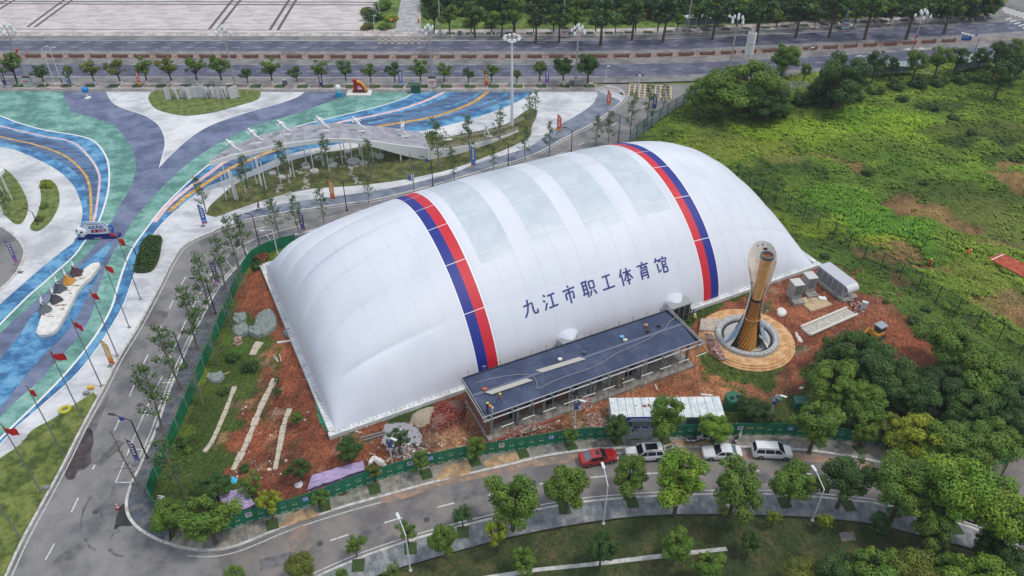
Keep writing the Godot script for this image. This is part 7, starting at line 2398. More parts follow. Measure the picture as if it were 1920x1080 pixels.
	for k in 3:
		m.tube(V(0, 1.8, 0), V(-0.7, 1.9 - k * 0.25, 0.2 * k), 0.05)
	pt("arm", m, white, fb)
	var g := thing("sign_gantry", "pole with long arm, white cameras and blue lane sign over the main road", "sign gantry", P(1824, 106) + V(0, WALK, 0))
	var galv := M("galvanised tube", S(172, 175, 180), 0.45, 0.5)
	pt("post", tube_(Vector3.ZERO, V(0, 4.6, 0), 0.14, 0.11, 10), galv, g)
	m = MB.new()
	var ae := P(1803, 64, 5.4) - g.position
	m.tube(V(0, 4.4, 0), ae, 0.09, 0.06)
	pt("arm", m, galv, g)
	for k in 4:
		pt("camera", box_(V(0, 4.4, 0).lerp(ae, 0.45 + k * 0.17) + V(0, 0.25, 0), V(0.7, 0.35, 0.4), Basis(Vector3.UP, 0.4), 0.05), M("white camera", S(226, 228, 230), 0.5), g)
	m = MB.new()
	var sc := P(1813, 70, 3.9) - g.position
	m.box(sc, V(2.4, 1.7, 0.08), Basis(Vector3.UP, -0.1), 0.03)
	pt("lane_sign", m, M("road sign blue", S(28, 84, 190), 0.5), g)
	m = MB.new()
	for k in 4:
		m.box(sc + V(-0.8 + k * 0.53, 0.1, 0.08), V(0.12, 0.7, 0.02))
		m.box(sc + V(-0.8 + k * 0.53, 0.45, 0.085), V(0.3, 0.16, 0.02), Basis(Vector3.BACK, 0.78))
	pt("arrow", m, M("white print", S(226, 230, 234)), g)
	var g2 := thing("cantilever_pole", "grey pole with a long arm toward the road right of the sign gantry", "pole", P(1856, 114) + V(0, WALK, 0))
	pt("post", tube_(Vector3.ZERO, V(0, 3.9, 0), 0.13, 0.1, 10), galv, g2)
	pt("arm", tube_(V(0, 3.8, 0), P(1831, 66, 4.6) - g2.position, 0.09, 0.05), galv, g2)
	pt("blue_sign", box_(P(1831, 66, 4.4) - g2.position, V(0.5, 0.6, 0.15), ID, 0.03), M("road sign blue"), g2)
	var g3 := thing("camera_post", "traffic camera post with a short crossbar beside the hatched box", "camera post", P(1196, 175) + V(0, ROAD, 0))
	m = MB.new()
	m.tube(Vector3.ZERO, V(0, 4.2, 0), 0.08)
	m.tube(V(-0.9, 3.9, 0.0), V(0.9, 4.1, 0.0), 0.05)
	pt("post", m, white, g3)
	for k in 3:
		pt("camera", box_(V(-0.7 + k * 0.7, 4.2, 0), V(0.5, 0.28, 0.3), ID, 0.04), [M("dark camera", S(50, 54, 62), 0.5), M("white camera"), M("dark camera")][k], g3)
	var an := thing("antenna_tower", "white cylindrical slatted antenna tower rising behind the tree clump", "antenna", P(1398, 132))
	pt("pole", tube_(Vector3.ZERO, V(0, 9.4, 0), 0.2, 0.14, 10), wm, an)
	for s in 2:
		var cy := pt("drum", lathe_([V2(0.9, 0.0), V2(0.9, 2.6)], V(0, 4.0 + s * 2.75, 0), 18), M("pale drum", S(206, 210, 214), 0.5), an)
		for k in 9:
			pt("slat", lathe_([V2(0.9, 0.0), V2(1.0, 0.03), V2(1.0, 0.15), V2(0.9, 0.18)], V(0, 4.05 + s * 2.75 + k * 0.29, 0), 18), wm, cy)
	var pl: Node3D = null
	var ml := even(median, 5.5)
	var cnt := 0
	for i in ml.size():
		if ml[i].x < -166 or ml[i].x > 116:
			continue
		var lab := "%s brown planter trough from the left along the median of the main road" % nth(mini(cnt, 45))
		if cnt > 45:
			lab = "brown planter trough near the right end of the median, %s from the last counted one" % nth(cnt - 46)
		cnt += 1
		var dir := v3(ml[mini(i + 1, ml.size() - 1)] - ml[maxi(i - 1, 0)]).normalized()
		if pl == null:
			pl = thing("planter_trough", lab, "planter", v3(ml[i], ROAD), aim(dir), "brown planters along the median")
			m = MB.new()
			for s in [-1, 1]:
				m.box(V(0, 0.45, s * 0.26), V(3.5, 0.5, 0.06), ID)
				m.box(V(s * 1.75, 0.5, 0), V(0.1, 0.9, 0.7))
			m.box(V(0, 0.24, 0), V(3.5, 0.06, 0.5))
			pt("trough", m, NM("brown planter board", [S(120, 74, 62), S(150, 96, 82), S(168, 116, 100)], 2.0, 0.7), pl)
			m = MB.new()
			for s in [-1, 1]:
				m.box(V(s * 2.05, 0.55, 0), V(0.2, 1.0, 0.3), Basis(Vector3.BACK, s * 0.25), 0.02)
				m.box(V(s * 2.05, 0.06, 0), V(0.7, 0.12, 0.7))
			pt("end_post", m, M("tan end post", S(196, 166, 150), 0.7), pl)
			m = MB.new()
			for k in 12:
				m.ball(V(-1.6 + k * 0.29, 0.6, 0.05 * sin(k * 2.0)), V(0.2, 0.14 + 0.05 * sin(k * 3.0), 0.2), 6, 3)
			pt("planting", m, NM("planter soil and sprigs", [S(86, 70, 56), S(96, 90, 62), S(120, 104, 84)], 1.0), pl)
		else:
			dup(pl, lab, v3(ml[i], ROAD), aim(dir))
	for t in [["pale far bus shelter with a white roof beyond the main road", [1280, 54, 1368, 50], 2.8, 2.2, S(206, 214, 218)], ["long translucent bus shelter roof behind the shrubs at the right, left of two", [1622, 146, 1720, 140], 2.9, 3.0, S(150, 172, 172)], ["long translucent bus shelter roof at the far right, right of two", [1785, 140, 1866, 124], 3.0, 3.4, S(156, 182, 182)], ["small grey kiosk roof in the park beyond the far pavement", [1444, 32, 1474, 30], 2.6, 3.0, S(140, 160, 164)]]:
		var a := P(t[1][0], t[1][1])
		var b := P(t[1][2], t[1][3])
		var ln := a.distance_to(b)
		var o := thing("bus_shelter", t[0], "shelter", V(a.x, WALK, a.z), aim((b - a).normalized()))
		m = MB.new()
		var seg := 10
		for k in seg:
			var y0: float = t[2] + 0.35 * sin(k * 0.6)
			var y1: float = t[2] + 0.35 * sin((k + 1) * 0.6)
			m.quad(V(ln * k / seg, y0, t[3] * 0.5), V(ln * (k + 1) / seg, y1, t[3] * 0.5), V(ln * (k + 1) / seg, y1 + 0.2, -t[3] * 0.5), V(ln * k / seg, y0 + 0.2, -t[3] * 0.5))
			m.quad(V(ln * k / seg, y0 + 0.1, -t[3] * 0.5), V(ln * (k + 1) / seg, y1 + 0.1, -t[3] * 0.5), V(ln * (k + 1) / seg, y1 - 0.1, t[3] * 0.5), V(ln * k / seg, y0 - 0.1, t[3] * 0.5))
		pt("roof", m, NM("shelter roof %d" % t[1][0], [t[4].darkened(0.12), t[4], t[4].lightened(0.1)], 5.0, 0.4), o)
		for k in 5:
			pt("post", tube_(V(ln * (0.08 + 0.21 * k), 0, -0.8), V(ln * (0.08 + 0.21 * k), t[2] + 0.2, -0.8), 0.07), M("white mast"), o)
		pt("back_panel", box_(V(ln * 0.5, 1.2, -0.9), V(ln * 0.85, 1.5, 0.05)), M("shelter panel", S(120, 134, 142), 0.4), o)
	var rl := thing("railing", "grey railing along the far pavement at the bus stop", "railing", P(1240, 68) + V(0, WALK, 0))
	var r0 := P(1238, 68) - P(1240, 68)
	var r1 := P(1425, 61) - P(1240, 68)
	for k in 22:
		pt("post", box_(r0.lerp(r1, k / 21.0) + V(0, 0.5, 0), V(0.08, 1.0, 0.08)), M("grey railing", S(150, 152, 156), 0.5, 0.3), rl)
	m = MB.new()
	m.tube(r0 + V(0, 0.98, 0), r1 + V(0, 0.98, 0), 0.04)
	m.tube(r0 + V(0, 0.5, 0), r1 + V(0, 0.5, 0), 0.03)
	pt("rail", m, M("grey railing"), rl)
	var wf := thing("white_enclosure", "low white slatted enclosure in the shrubs under the tree clump", "fence", P(1496, 165))
	for k in 2:
		m = MB.new()
		for i in 14:
			m.box(V(-1.9 + i * 0.3, 0.6, 1.2 - k * 2.4), V(0.12, 1.2, 0.06))
		for i in 8:
			m.box(V(-2.0 + k * 4.1, 0.6, -1.2 + i * 0.34), V(0.06, 1.2, 0.12))
		pt("slats", m, M("white picket", S(222, 222, 220), 0.6), wf)
	var br := thing("barrier", "white and orange barrier arm across the grey park drive", "barrier", P(785, 44) + V(0, 0.2, 0))
	pt("cabinet", box_(V(0, 0.6, 0), V(0.5, 1.2, 0.5), ID, 0.04), M("orange cabinet", S(226, 130, 60), 0.5), br)
	pt("arm", tube_(V(0, 1.0, 0.3), V(-3.6, 1.1, 0.3), 0.07), M("white print"), br)
	var sgn := thing("round_sign", "round orange road sign at the left of the park drive", "road sign", P(735, 56) + V(0, WALK, 0))
	pt("post", tube_(Vector3.ZERO, V(0, 2.4, 0), 0.04), galv, sgn)
	pt("disc", ball_(V(0, 2.6, 0.05), V(0.42, 0.42, 0.05), 14, 6), M("orange disc", S(236, 150, 90), 0.5), sgn)
	for t in [[55 + 480, 160, "pale litter bin on the plaza pavement left of the navy banner"], [1072 + 0, 160, "dark litter bin left of the flower lamp between two dark trees"], [862, 67, "dark litter bin on the far pavement by the park drive"]]:
		var o := thing("litter_bin", t[2], "litter bin", P(t[0], t[1]) + V(0, WALK, 0))
		pt("body", box_(V(0, 0.5, 0), V(1.1, 0.95, 0.5), ID, 0.04), M("bin grey", S(112, 116, 120), 0.6), o)
		m = MB.new()
		m.box(V(0, 1.15, 0), V(1.2, 0.06, 0.6))
		m.box(V(-0.52, 1.0, 0), V(0.05, 0.3, 0.4))
		m.box(V(0.52, 1.0, 0), V(0.05, 0.3, 0.4))
		pt("lid", m, M("bin lid", S(180, 182, 184), 0.6), o)
	var bp := thing("blue_bins", "pair of blue and white bins at the garden path under a bare tree", "litter bin", P(768, 338) + V(0, PLAZA, 0))
	for k in 2:
		pt("bin", box_(V(k * 0.6, 0.5, 0), V(0.5, 1.0, 0.5), ID, 0.05), [M("bin blue", S(60, 96, 170), 0.5), M("bin white", S(206, 216, 226), 0.5)][k], bp)
# vehicles

func ring_at(x: float, yb: float, yt: float, hw: float) -> Array:
	var r := []
	for q in [[0.80, 0.0], [0.97, 0.10], [1.0, 0.35], [1.0, 0.62], [0.96, 0.86], [0.84, 1.0], [0.4, 1.03]]:
		r.append(V(x, lerpf(yb, yt, q[1]), hw * q[0]))
	for k in 7:
		var p: Vector3 = r[6 - k]
		r.append(V(p.x, p.y, -p.z))
	return r

func car(called: String, label: String, at: Vector3, turn: float, paint: Material, spec: Dictionary) -> Node3D:
	var o := thing(called, label, "car", at, turn)
	var L: float = spec.l
	var hw: float = spec.w * 0.5
	var hl := L * 0.5
	var rings := []
	for s in spec.body:
		rings.append(ring_at(s[0] * hl, s[1], s[2], hw * s[3]))
	var m := MB.new()
	for i in rings.size() - 1:
		for k in 14:
			var k2 := (k + 1) % 14
			m.quad(rings[i][k2], rings[i][k], rings[i + 1][k], rings[i + 1][k2])
	for k in range(1, 13):
		m.tri(rings[0][0], rings[0][k], rings[0][k + 1])
		m.tri(rings[-1][0], rings[-1][k + 1], rings[-1][k])
	pt("body", m, paint, o)
	var c: Array = spec.cabin
	var yb: float = spec.belt
	var yr: float = spec.roof
	var wb := hw * 0.93
	var wr := hw * 0.74
	var x := [c[0] * hl, c[1] * hl, c[2] * hl, c[3] * hl]
	m = MB.new()
	var seg := 6
	for s in [-1, 1]:
		var a := V(x[0], yb, s * wb)
		var b := V(x[3], yb, s * wb)
		var d := V(x[2], yr - 0.05, s * wr)
		var e := V(x[1], yr - 0.05, s * wr)
		if s > 0:
			m.quad(b, a, e, d)
		else:
			m.quad(a, b, d, e)
	for k in seg:
		var z0 := lerpf(-1.0, 1.0, float(k) / seg)
		var z1 := lerpf(-1.0, 1.0, float(k + 1) / seg)
		var b0 := -0.05 * z0 * z0
		var b1 := -0.05 * z1 * z1
		var r0 := V(x[1], yr + b0, wr * z0)
		var r1 := V(x[1], yr + b1, wr * z1)
		var q0 := V(x[2], yr + b0, wr * z0)
		var q1 := V(x[2], yr + b1, wr * z1)
		var mid0 := V((x[1] + x[2]) * 0.5, yr + b0 + 0.05, wr * z0)
		var mid1 := V((x[1] + x[2]) * 0.5, yr + b1 + 0.05, wr * z1)
		m.quad(r0, mid0, mid1, r1)
		m.quad(mid0, q0, q1, mid1)
		m.quad(V(x[0], yb, wb * z1), V(x[0], yb, wb * z0), r0, r1)
		m.quad(V(x[3], yb, wb * z0), V(x[3], yb, wb * z1), q1, q0)
	pt("cabin", m, paint, o)
	var glass := M("dark car glass", S(30, 36, 42), 0.08)
	var glass2 := M("reflecting car glass", S(96, 122, 134), 0.1)
	m = MB.new()
	var off := V(0.02, 0.02, 0)
	m.quad(V(lerpf(x[0], x[1], 0.06), lerpf(yb, yr, 0.06), wb * 0.9) + off, V(lerpf(x[0], x[1], 0.06), lerpf(yb, yr, 0.06), -wb * 0.9) + off, V(lerpf(x[0], x[1], 0.92), lerpf(yb, yr - 0.04, 0.92), -wr * 0.92) + off, V(lerpf(x[0], x[1], 0.92), lerpf(yb, yr - 0.04, 0.92), wr * 0.92) + off)
	pt("windscreen", m, glass, o)
	m = MB.new()
	off = V(-0.02, 0.02, 0)
	m.quad(V(lerpf(x[3], x[2], 0.1), lerpf(yb, yr, 0.1), -wb * 0.86) + off, V(lerpf(x[3], x[2], 0.1), lerpf(yb, yr, 0.1), wb * 0.86) + off, V(lerpf(x[3], x[2], 0.9), lerpf(yb, yr - 0.04, 0.9), wr * 0.88) + off, V(lerpf(x[3], x[2], 0.9), lerpf(yb, yr - 0.04, 0.9), -wr * 0.88) + off)
	pt("rear_window", m, glass2 if spec.get("pale_rear", false) else glass, o)
	var cuts: Array = spec.windows
	for s in [-1, 1]:
		for w in cuts:
			m = MB.new()
			var ps := []
			for q in [[w[0], 0.1], [w[1], 0.1], [w[2], 0.88], [w[3], 0.88]]:
				var f: float = q[1]
				ps.append(V(q[0] * hl, lerpf(yb, yr - 0.05, f), s * (lerpf(wb, wr, f) + 0.012)))
			if s > 0:
				m.quad(ps[1], ps[0], ps[3], ps[2])
			else:
				m.quad(ps[0], ps[1], ps[2], ps[3])
			pt("side_window", m, glass, o)
	if spec.has("sunroof"):
		var sr: Array = spec.sunroof
		pt("sunroof", box_(V((sr[0] + sr[1]) * 0.5 * hl, yr + 0.045, 0), V((sr[1] - sr[0]) * hl, 0.03, sr[2]), ID, 0.01), glass, o)
	var wr_: float = spec.wheel
	for wx in spec.axles:
		for s in [-1, 1]:
			m = MB.new()
			var ctr := V(wx * hl, wr_, s * (hw - 0.08))
			m.tube(ctr - V(0, 0, 0.1), ctr + V(0, 0, 0.1), wr_, -1, 18)
			var ty := pt("tyre", m, M("tyre rubber", S(30, 30, 32), 0.85), o)
			pt("rim", tube_(ctr + V(0, 0, s * 0.09), ctr + V(0, 0, s * 0.115), wr_ * 0.64, wr_ * 0.56, 14), M("alloy rim", S(150, 152, 156), 0.35, 0.7), ty)
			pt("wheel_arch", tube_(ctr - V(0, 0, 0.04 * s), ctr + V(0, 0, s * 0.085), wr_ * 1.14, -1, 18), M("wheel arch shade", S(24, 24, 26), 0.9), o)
	for s in [-1, 1]:
		pt("headlight", ball_(V(hl * 0.93, spec.lamp, s * hw * 0.68), V(0.16, 0.09, 0.24), 10, 6), M("headlight glass", S(190, 200, 206), 0.1), o)
		pt("tail_light", ball_(V(-hl * 0.955, spec.lamp + 0.1, s * hw * 0.7), V(0.12, 0.11, 0.22), 10, 6), M("tail light red", S(140, 24, 26), 0.2), o)
		pt("mirror", box_(V(x[0] - 0.35, yb + 0.08, s * (hw + 0.06)), V(0.16, 0.14, 0.2), ID, 0.04), paint, o)
		if spec.get("rails", false):
			pt("roof_rail", tube_(V(x[1] - 0.1, yr + 0.05, s * wr * 0.93), V(x[2] + 0.1, yr + 0.05, s * wr * 0.93), 0.03), M("alloy rim"), o)
	pt("grille", box_(V(hl * 0.985, spec.lamp - 0.12, 0), V(0.06, 0.14, hw * 0.9), ID, 0.02), M("black grille", S(26, 28, 30), 0.4), o)
	pt("sill", box_(V(0, 0.22, 0), V(L * 0.9, 0.12, spec.w * 0.96), ID, 0.03), M("black sill", S(28, 28, 30), 0.7), o)
	return o

func car_paint(key: String, c: Color) -> StandardMaterial3D:
	var m := M(key, c, 0.35)
	m.clearcoat_enabled = true
	m.clearcoat = 0.8
	m.clearcoat_roughness = 0.06
	return m

func vehicles() -> void:
	var sedan := {"l": 4.6, "w": 1.8, "body": [[-1.0, 0.42, 0.86, 0.80], [-0.96, 0.28, 0.96, 0.92], [-0.80, 0.22, 1.02, 1.0], [-0.45, 0.22, 0.98, 1.0], [0.0, 0.22, 0.96, 1.0], [0.42, 0.22, 0.94, 1.0], [0.75, 0.22, 0.86, 0.99], [0.94, 0.26, 0.74, 0.90], [1.0, 0.36, 0.62, 0.76]], "cabin": [0.42, 0.08, -0.42, -0.76], "belt": 0.92, "roof": 1.45, "windows": [[0.36, -0.06, -0.06, 0.1], [-0.1, -0.52, -0.40, -0.1]], "wheel": 0.32, "axles": [0.62, -0.58], "lamp": 0.66}
	var red_spec := sedan.duplicate()
	red_spec["sunroof"] = [-0.16, 0.02, 0.7]
	red_spec["pale_rear"] = true
	var white_spec := sedan.duplicate()
	white_spec["pale_rear"] = true
	var suv := {"l": 4.7, "w": 1.9, "body": [[-1.0, 0.5, 1.0, 0.84], [-0.97, 0.34, 1.10, 0.94], [-0.8, 0.28, 1.12, 1.0], [-0.3, 0.28, 1.10, 1.0], [0.3, 0.28, 1.08, 1.0], [0.7, 0.28, 1.02, 0.99], [0.93, 0.32, 0.92, 0.92], [1.0, 0.42, 0.78, 0.80]], "cabin": [0.46, 0.16, -0.80, -0.96], "belt": 1.06, "roof": 1.72, "windows": [[0.36, 0.0, 0.0, 0.16], [-0.04, -0.44, -0.42, -0.04], [-0.48, -0.84, -0.74, -0.46]], "wheel": 0.36, "axles": [0.62, -0.60], "lamp": 0.84, "sunroof": [-0.56, 0.06, 0.95], "rails": true}
	var mpv := {"l": 4.75, "w": 1.85, "body": [[-1.0, 0.46, 1.0, 0.86], [-0.97, 0.3, 1.08, 0.95], [-0.8, 0.26, 1.08, 1.0], [-0.3, 0.26, 1.06, 1.0], [0.3, 0.26, 1.04, 1.0], [0.7, 0.26, 0.98, 0.99], [0.93, 0.3, 0.86, 0.9], [1.0, 0.4, 0.72, 0.78]], "cabin": [0.58, 0.22, -0.84, -0.97], "belt": 1.02, "roof": 1.70, "windows": [[0.46, 0.06, 0.06, 0.24], [0.02, -0.42, -0.42, 0.02], [-0.46, -0.88, -0.80, -0.46]], "wheel": 0.33, "axles": [0.62, -0.60], "lamp": 0.78, "rails": true}
	var red := car_paint("red car paint", S(156, 26, 32))
	var white := car_paint("white car paint", S(222, 224, 228))
	var y := ROAD + 0.022
	var dr := (P(1150, 851) - P(1092, 861)).normalized()
	car("red_sedan", "red sedan parked first from the left under the hoarding", P(1121, 864) + V(0, y, 0), aim(dr), red, red_spec)
	car("white_suv", "white off-roader with a big dark sunroof parked behind the red sedan", P(1209, 857) + V(0, y, 0), PI + 0.08, white, suv)
	car("white_sedan", "white sedan with plain roof parked between the two higher white cars", P(1352, 855) + V(0, y, 0), PI - 0.02, white, white_spec)
	car("white_van", "white people carrier with roof rails, rightmost of the parked cars", P(1445, 853) + V(0, y, 0), -0.06, white, mpv)
	var s0 := thing("motorcycle", "silver and black motorcycle, leftmost of the close pair on the sandy pavement", "motorcycle", P(1298, 832) + V(0, WALK, 0), 0.15, "motorcycles on the pavement")
	var m := MB.new()
	for wx in [-0.62, 0.62]:
		m = MB.new()
		for i in 14:
			var t0 := TAU * i / 14
			var t1 := TAU * (i + 1) / 14
			m.tube(V(wx + cos(t0) * 0.25, 0.3 + sin(t0) * 0.25, 0), V(wx + cos(t1) * 0.25, 0.3 + sin(t1) * 0.25, 0), 0.055, -1, 6, false)
		var ty := pt("tyre", m, M("tyre rubber"), s0)
		pt("rim", tube_(V(wx, 0.3, -0.03), V(wx, 0.3, 0.03), 0.2, -1, 12), M("alloy rim"), ty)
	m = MB.new()
	m.ball(V(0.05, 0.6, 0), V(0.45, 0.26, 0.2), 12, 8)
	m.ball(V(0.55, 0.75, 0), V(0.2, 0.35, 0.22), 10, 7)
	m.ball(V(-0.6, 0.62, 0), V(0.3, 0.16, 0.18), 10, 6)
	pt("fairing", m, M("silver fairing", S(190, 194, 198), 0.3), s0)
	pt("saddle", ball_(V(-0.3, 0.82, 0), V(0.48, 0.1, 0.18), 12, 6), M("black saddle", S(30, 30, 32), 0.7), s0)
	m = MB.new()
	m.path([V(0.42, 1.02, -0.34), V(0.5, 1.08, -0.1), V(0.5, 1.08, 0.1), V(0.42, 1.02, 0.34)], 0.03)
	m.tube(V(0.62, 0.3, 0), V(0.48, 1.05, 0), 0.05)
	pt("handlebar", m, M("black grille"), s0)
	pt("headlight", ball_(V(0.72, 0.92, 0), V(0.08, 0.1, 0.1), 8, 5), M("headlight glass"), s0)
	for t in [["silver and black motorcycle, rightmost of the close pair on the sandy pavement", 1307, 830, 0.5], ["dark motorcycle parked beside the tree right of the close pair", 1326, 829, -0.1], ["single scooter on the pavement right of the three motorcycles", 1382, 828, 0.9], ["black motorcycle standing in the road behind the white off-roader", 1257, 846, 0.4], ["black and white motorcycle by the green cabinet on the plaza pavement", 769, 164, 0.8]]:
		dup(s0, t[0], P(t[1], t[2]) + V(0, WALK if t[1] != 1257 else y, 0), t[3])
# people and statues

func cap(p: Vector3, a: Vector3, b: Vector3, ra: float, rb: float) -> float:
	var ba := b - a
	var h := clampf((p - a).dot(ba) / maxf(ba.length_squared(), 0.0001), 0.0, 1.0)
	return p.distance_to(a + ba * h) - lerpf(ra, rb, h)

func figure(bones: Array, cell: float, k := 0.07) -> ArrayMesh:
	var lo := V(99, 99, 99)
	var hi := -lo
	for b in bones:
		for q in 2:
			lo = lo.min(b[q] - Vector3.ONE * (b[2 + q] + 0.12))
			hi = hi.max(b[q] + Vector3.ONE * (b[2 + q] + 0.12))
	var nx := int((hi.x - lo.x) / cell) + 2
	var ny := int((hi.y - lo.y) / cell) + 2
	var nz := int((hi.z - lo.z) / cell) + 2
	var f := PackedFloat32Array()
	f.resize(nx * ny * nz)
	f.fill(0.5)
	for b in bones:
		var mr: float = maxf(b[2], b[3]) + 0.11
		var b0: Vector3 = (b[0].min(b[1]) - Vector3.ONE * mr - lo) / cell
		var b1: Vector3 = (b[0].max(b[1]) + Vector3.ONE * mr - lo) / cell
		for z in range(maxi(int(b0.z), 0), mini(int(b1.z) + 2, nz)):
			for y in range(maxi(int(b0.y), 0), mini(int(b1.y) + 2, ny)):
				for x in range(maxi(int(b0.x), 0), mini(int(b1.x) + 2, nx)):
					var i := (z * ny + y) * nx + x
					var d := cap(lo + V(x, y, z) * cell, b[0], b[1], b[2], b[3])
					var h := maxf(k - absf(f[i] - d), 0.0) / k
					f[i] = minf(f[i], d) - h * h * k * 0.25
	var at := {}
	var vs := []
	var ns := []
	for z in nz - 1:
		for y in ny - 1:
			for x in nx - 1:
				var i := (z * ny + y) * nx + x
				var s := PackedFloat32Array([f[i], f[i + 1], f[i + nx], f[i + nx + 1], f[i + nx * ny], f[i + nx * ny + 1], f[i + nx * ny + nx], f[i + nx * ny + nx + 1]])
				var neg := 0
				for q in s:
					if q < 0:
						neg += 1
				if neg == 0 or neg == 8:
					continue
				var sum := Vector3.ZERO
				var n := 0
				for e in [[0, 1], [2, 3], [4, 5], [6, 7], [0, 2], [1, 3], [4, 6], [5, 7], [0, 4], [1, 5], [2, 6], [3, 7]]:
					var u: float = s[e[0]]
					var v: float = s[e[1]]
					if (u < 0) != (v < 0):
						var t := u / (u - v)
						var pa := V(e[0] & 1, (e[0] >> 1) & 1, e[0] >> 2)
						var pb := V(e[1] & 1, (e[1] >> 1) & 1, e[1] >> 2)
						sum += pa.lerp(pb, t)
						n += 1
				at[i] = vs.size()
				vs.append(lo + (V(x, y, z) + sum / n) * cell)
				ns.append(V(s[1] + s[3] + s[5] + s[7] - s[0] - s[2] - s[4] - s[6], s[2] + s[3] + s[6] + s[7] - s[0] - s[1] - s[4] - s[5], s[4] + s[5] + s[6] + s[7] - s[0] - s[1] - s[2] - s[3]).normalized())
	var m := MB.new()
	var cs := []
	for p in vs:
		var best := 9.0
		var col := Color.WHITE
		for b in bones:
			var d := cap(p, b[0], b[1], b[2], b[3])
			if d < best:
				best = d
				col = b[4]
		cs.append(col)
	var step := [1, nx, nx * ny]
	for i in at:
		for ax in 3:
			var j: int = i + step[ax]
			if j >= f.size() or (f[i] < 0) == (f[j] < 0):
				continue
			var u: int = step[(ax + 1) % 3]
			var v: int = step[(ax + 2) % 3]
			if not (at.has(i - u) and at.has(i - v) and at.has(i - u - v)):
				continue
			var q := [at[i], at[i - u], at[i - u - v], at[i - v]]
			if f[i] > 0:
				q = [at[i], at[i - v], at[i - u - v], at[i - u]]
			for t in [[0, 1, 2], [0, 2, 3]]:
				m.col = cs[q[t[0]]]
				m.trin(vs[q[t[0]]], vs[q[t[1]]], vs[q[t[2]]], ns[q[t[0]]], ns[q[t[1]]], ns[q[t[2]]])
	return m.mesh()

func body(j: Dictionary, top: Color, legs: Color, skin: Color, shoe: Color) -> Array:
	var b := []
	var hip := (j.hip as Vector3)
	b.append([hip, j.waist, 0.135, 0.125, legs])
	b.append([j.waist, j.chest, 0.125, 0.15, top])
	b.append([j.sl, j.sr, 0.085, 0.085, top])
	b.append([j.chest, j.neck, 0.1, 0.062, top])
	b.append([j.neck, j.head, 0.055, 0.06, skin])
	b.append([j.head, j.head + (j.head - j.neck).normalized() * 0.07, 0.095, 0.09, skin])
	b.append([j.head + j.face * 0.03 - (j.head - j.neck).normalized() * 0.03, j.head + j.face * 0.085 - (j.head - j.neck).normalized() * 0.02, 0.06, 0.035, skin])
	for s in ["l", "r"]:
		b.append([j["s" + s], j["e" + s], 0.062, 0.048, top])
		b.append([j["e" + s], j["h" + s], 0.046, 0.034, skin if top != legs else top])
		var hd: Vector3 = (j["h" + s] - j["e" + s]).normalized()
		b.append([j["h" + s], j["h" + s] + hd * 0.12, 0.036, 0.022, skin])
		b.append([j["h" + s] + hd * 0.03, j["h" + s] + hd * 0.08 + j.face * 0.045, 0.018, 0.014, skin])
		var hp: Vector3 = hip + (j["k" + s] - hip) * V(0.05, 0.0, 1.0) * 0.8
		b.append([hp, j["k" + s], 0.098, 0.064, legs])
		b.append([j["k" + s], j["a" + s], 0.066, 0.044, legs])
		b.append([j["a" + s], j["t" + s], 0.046, 0.034, shoe])
	return b

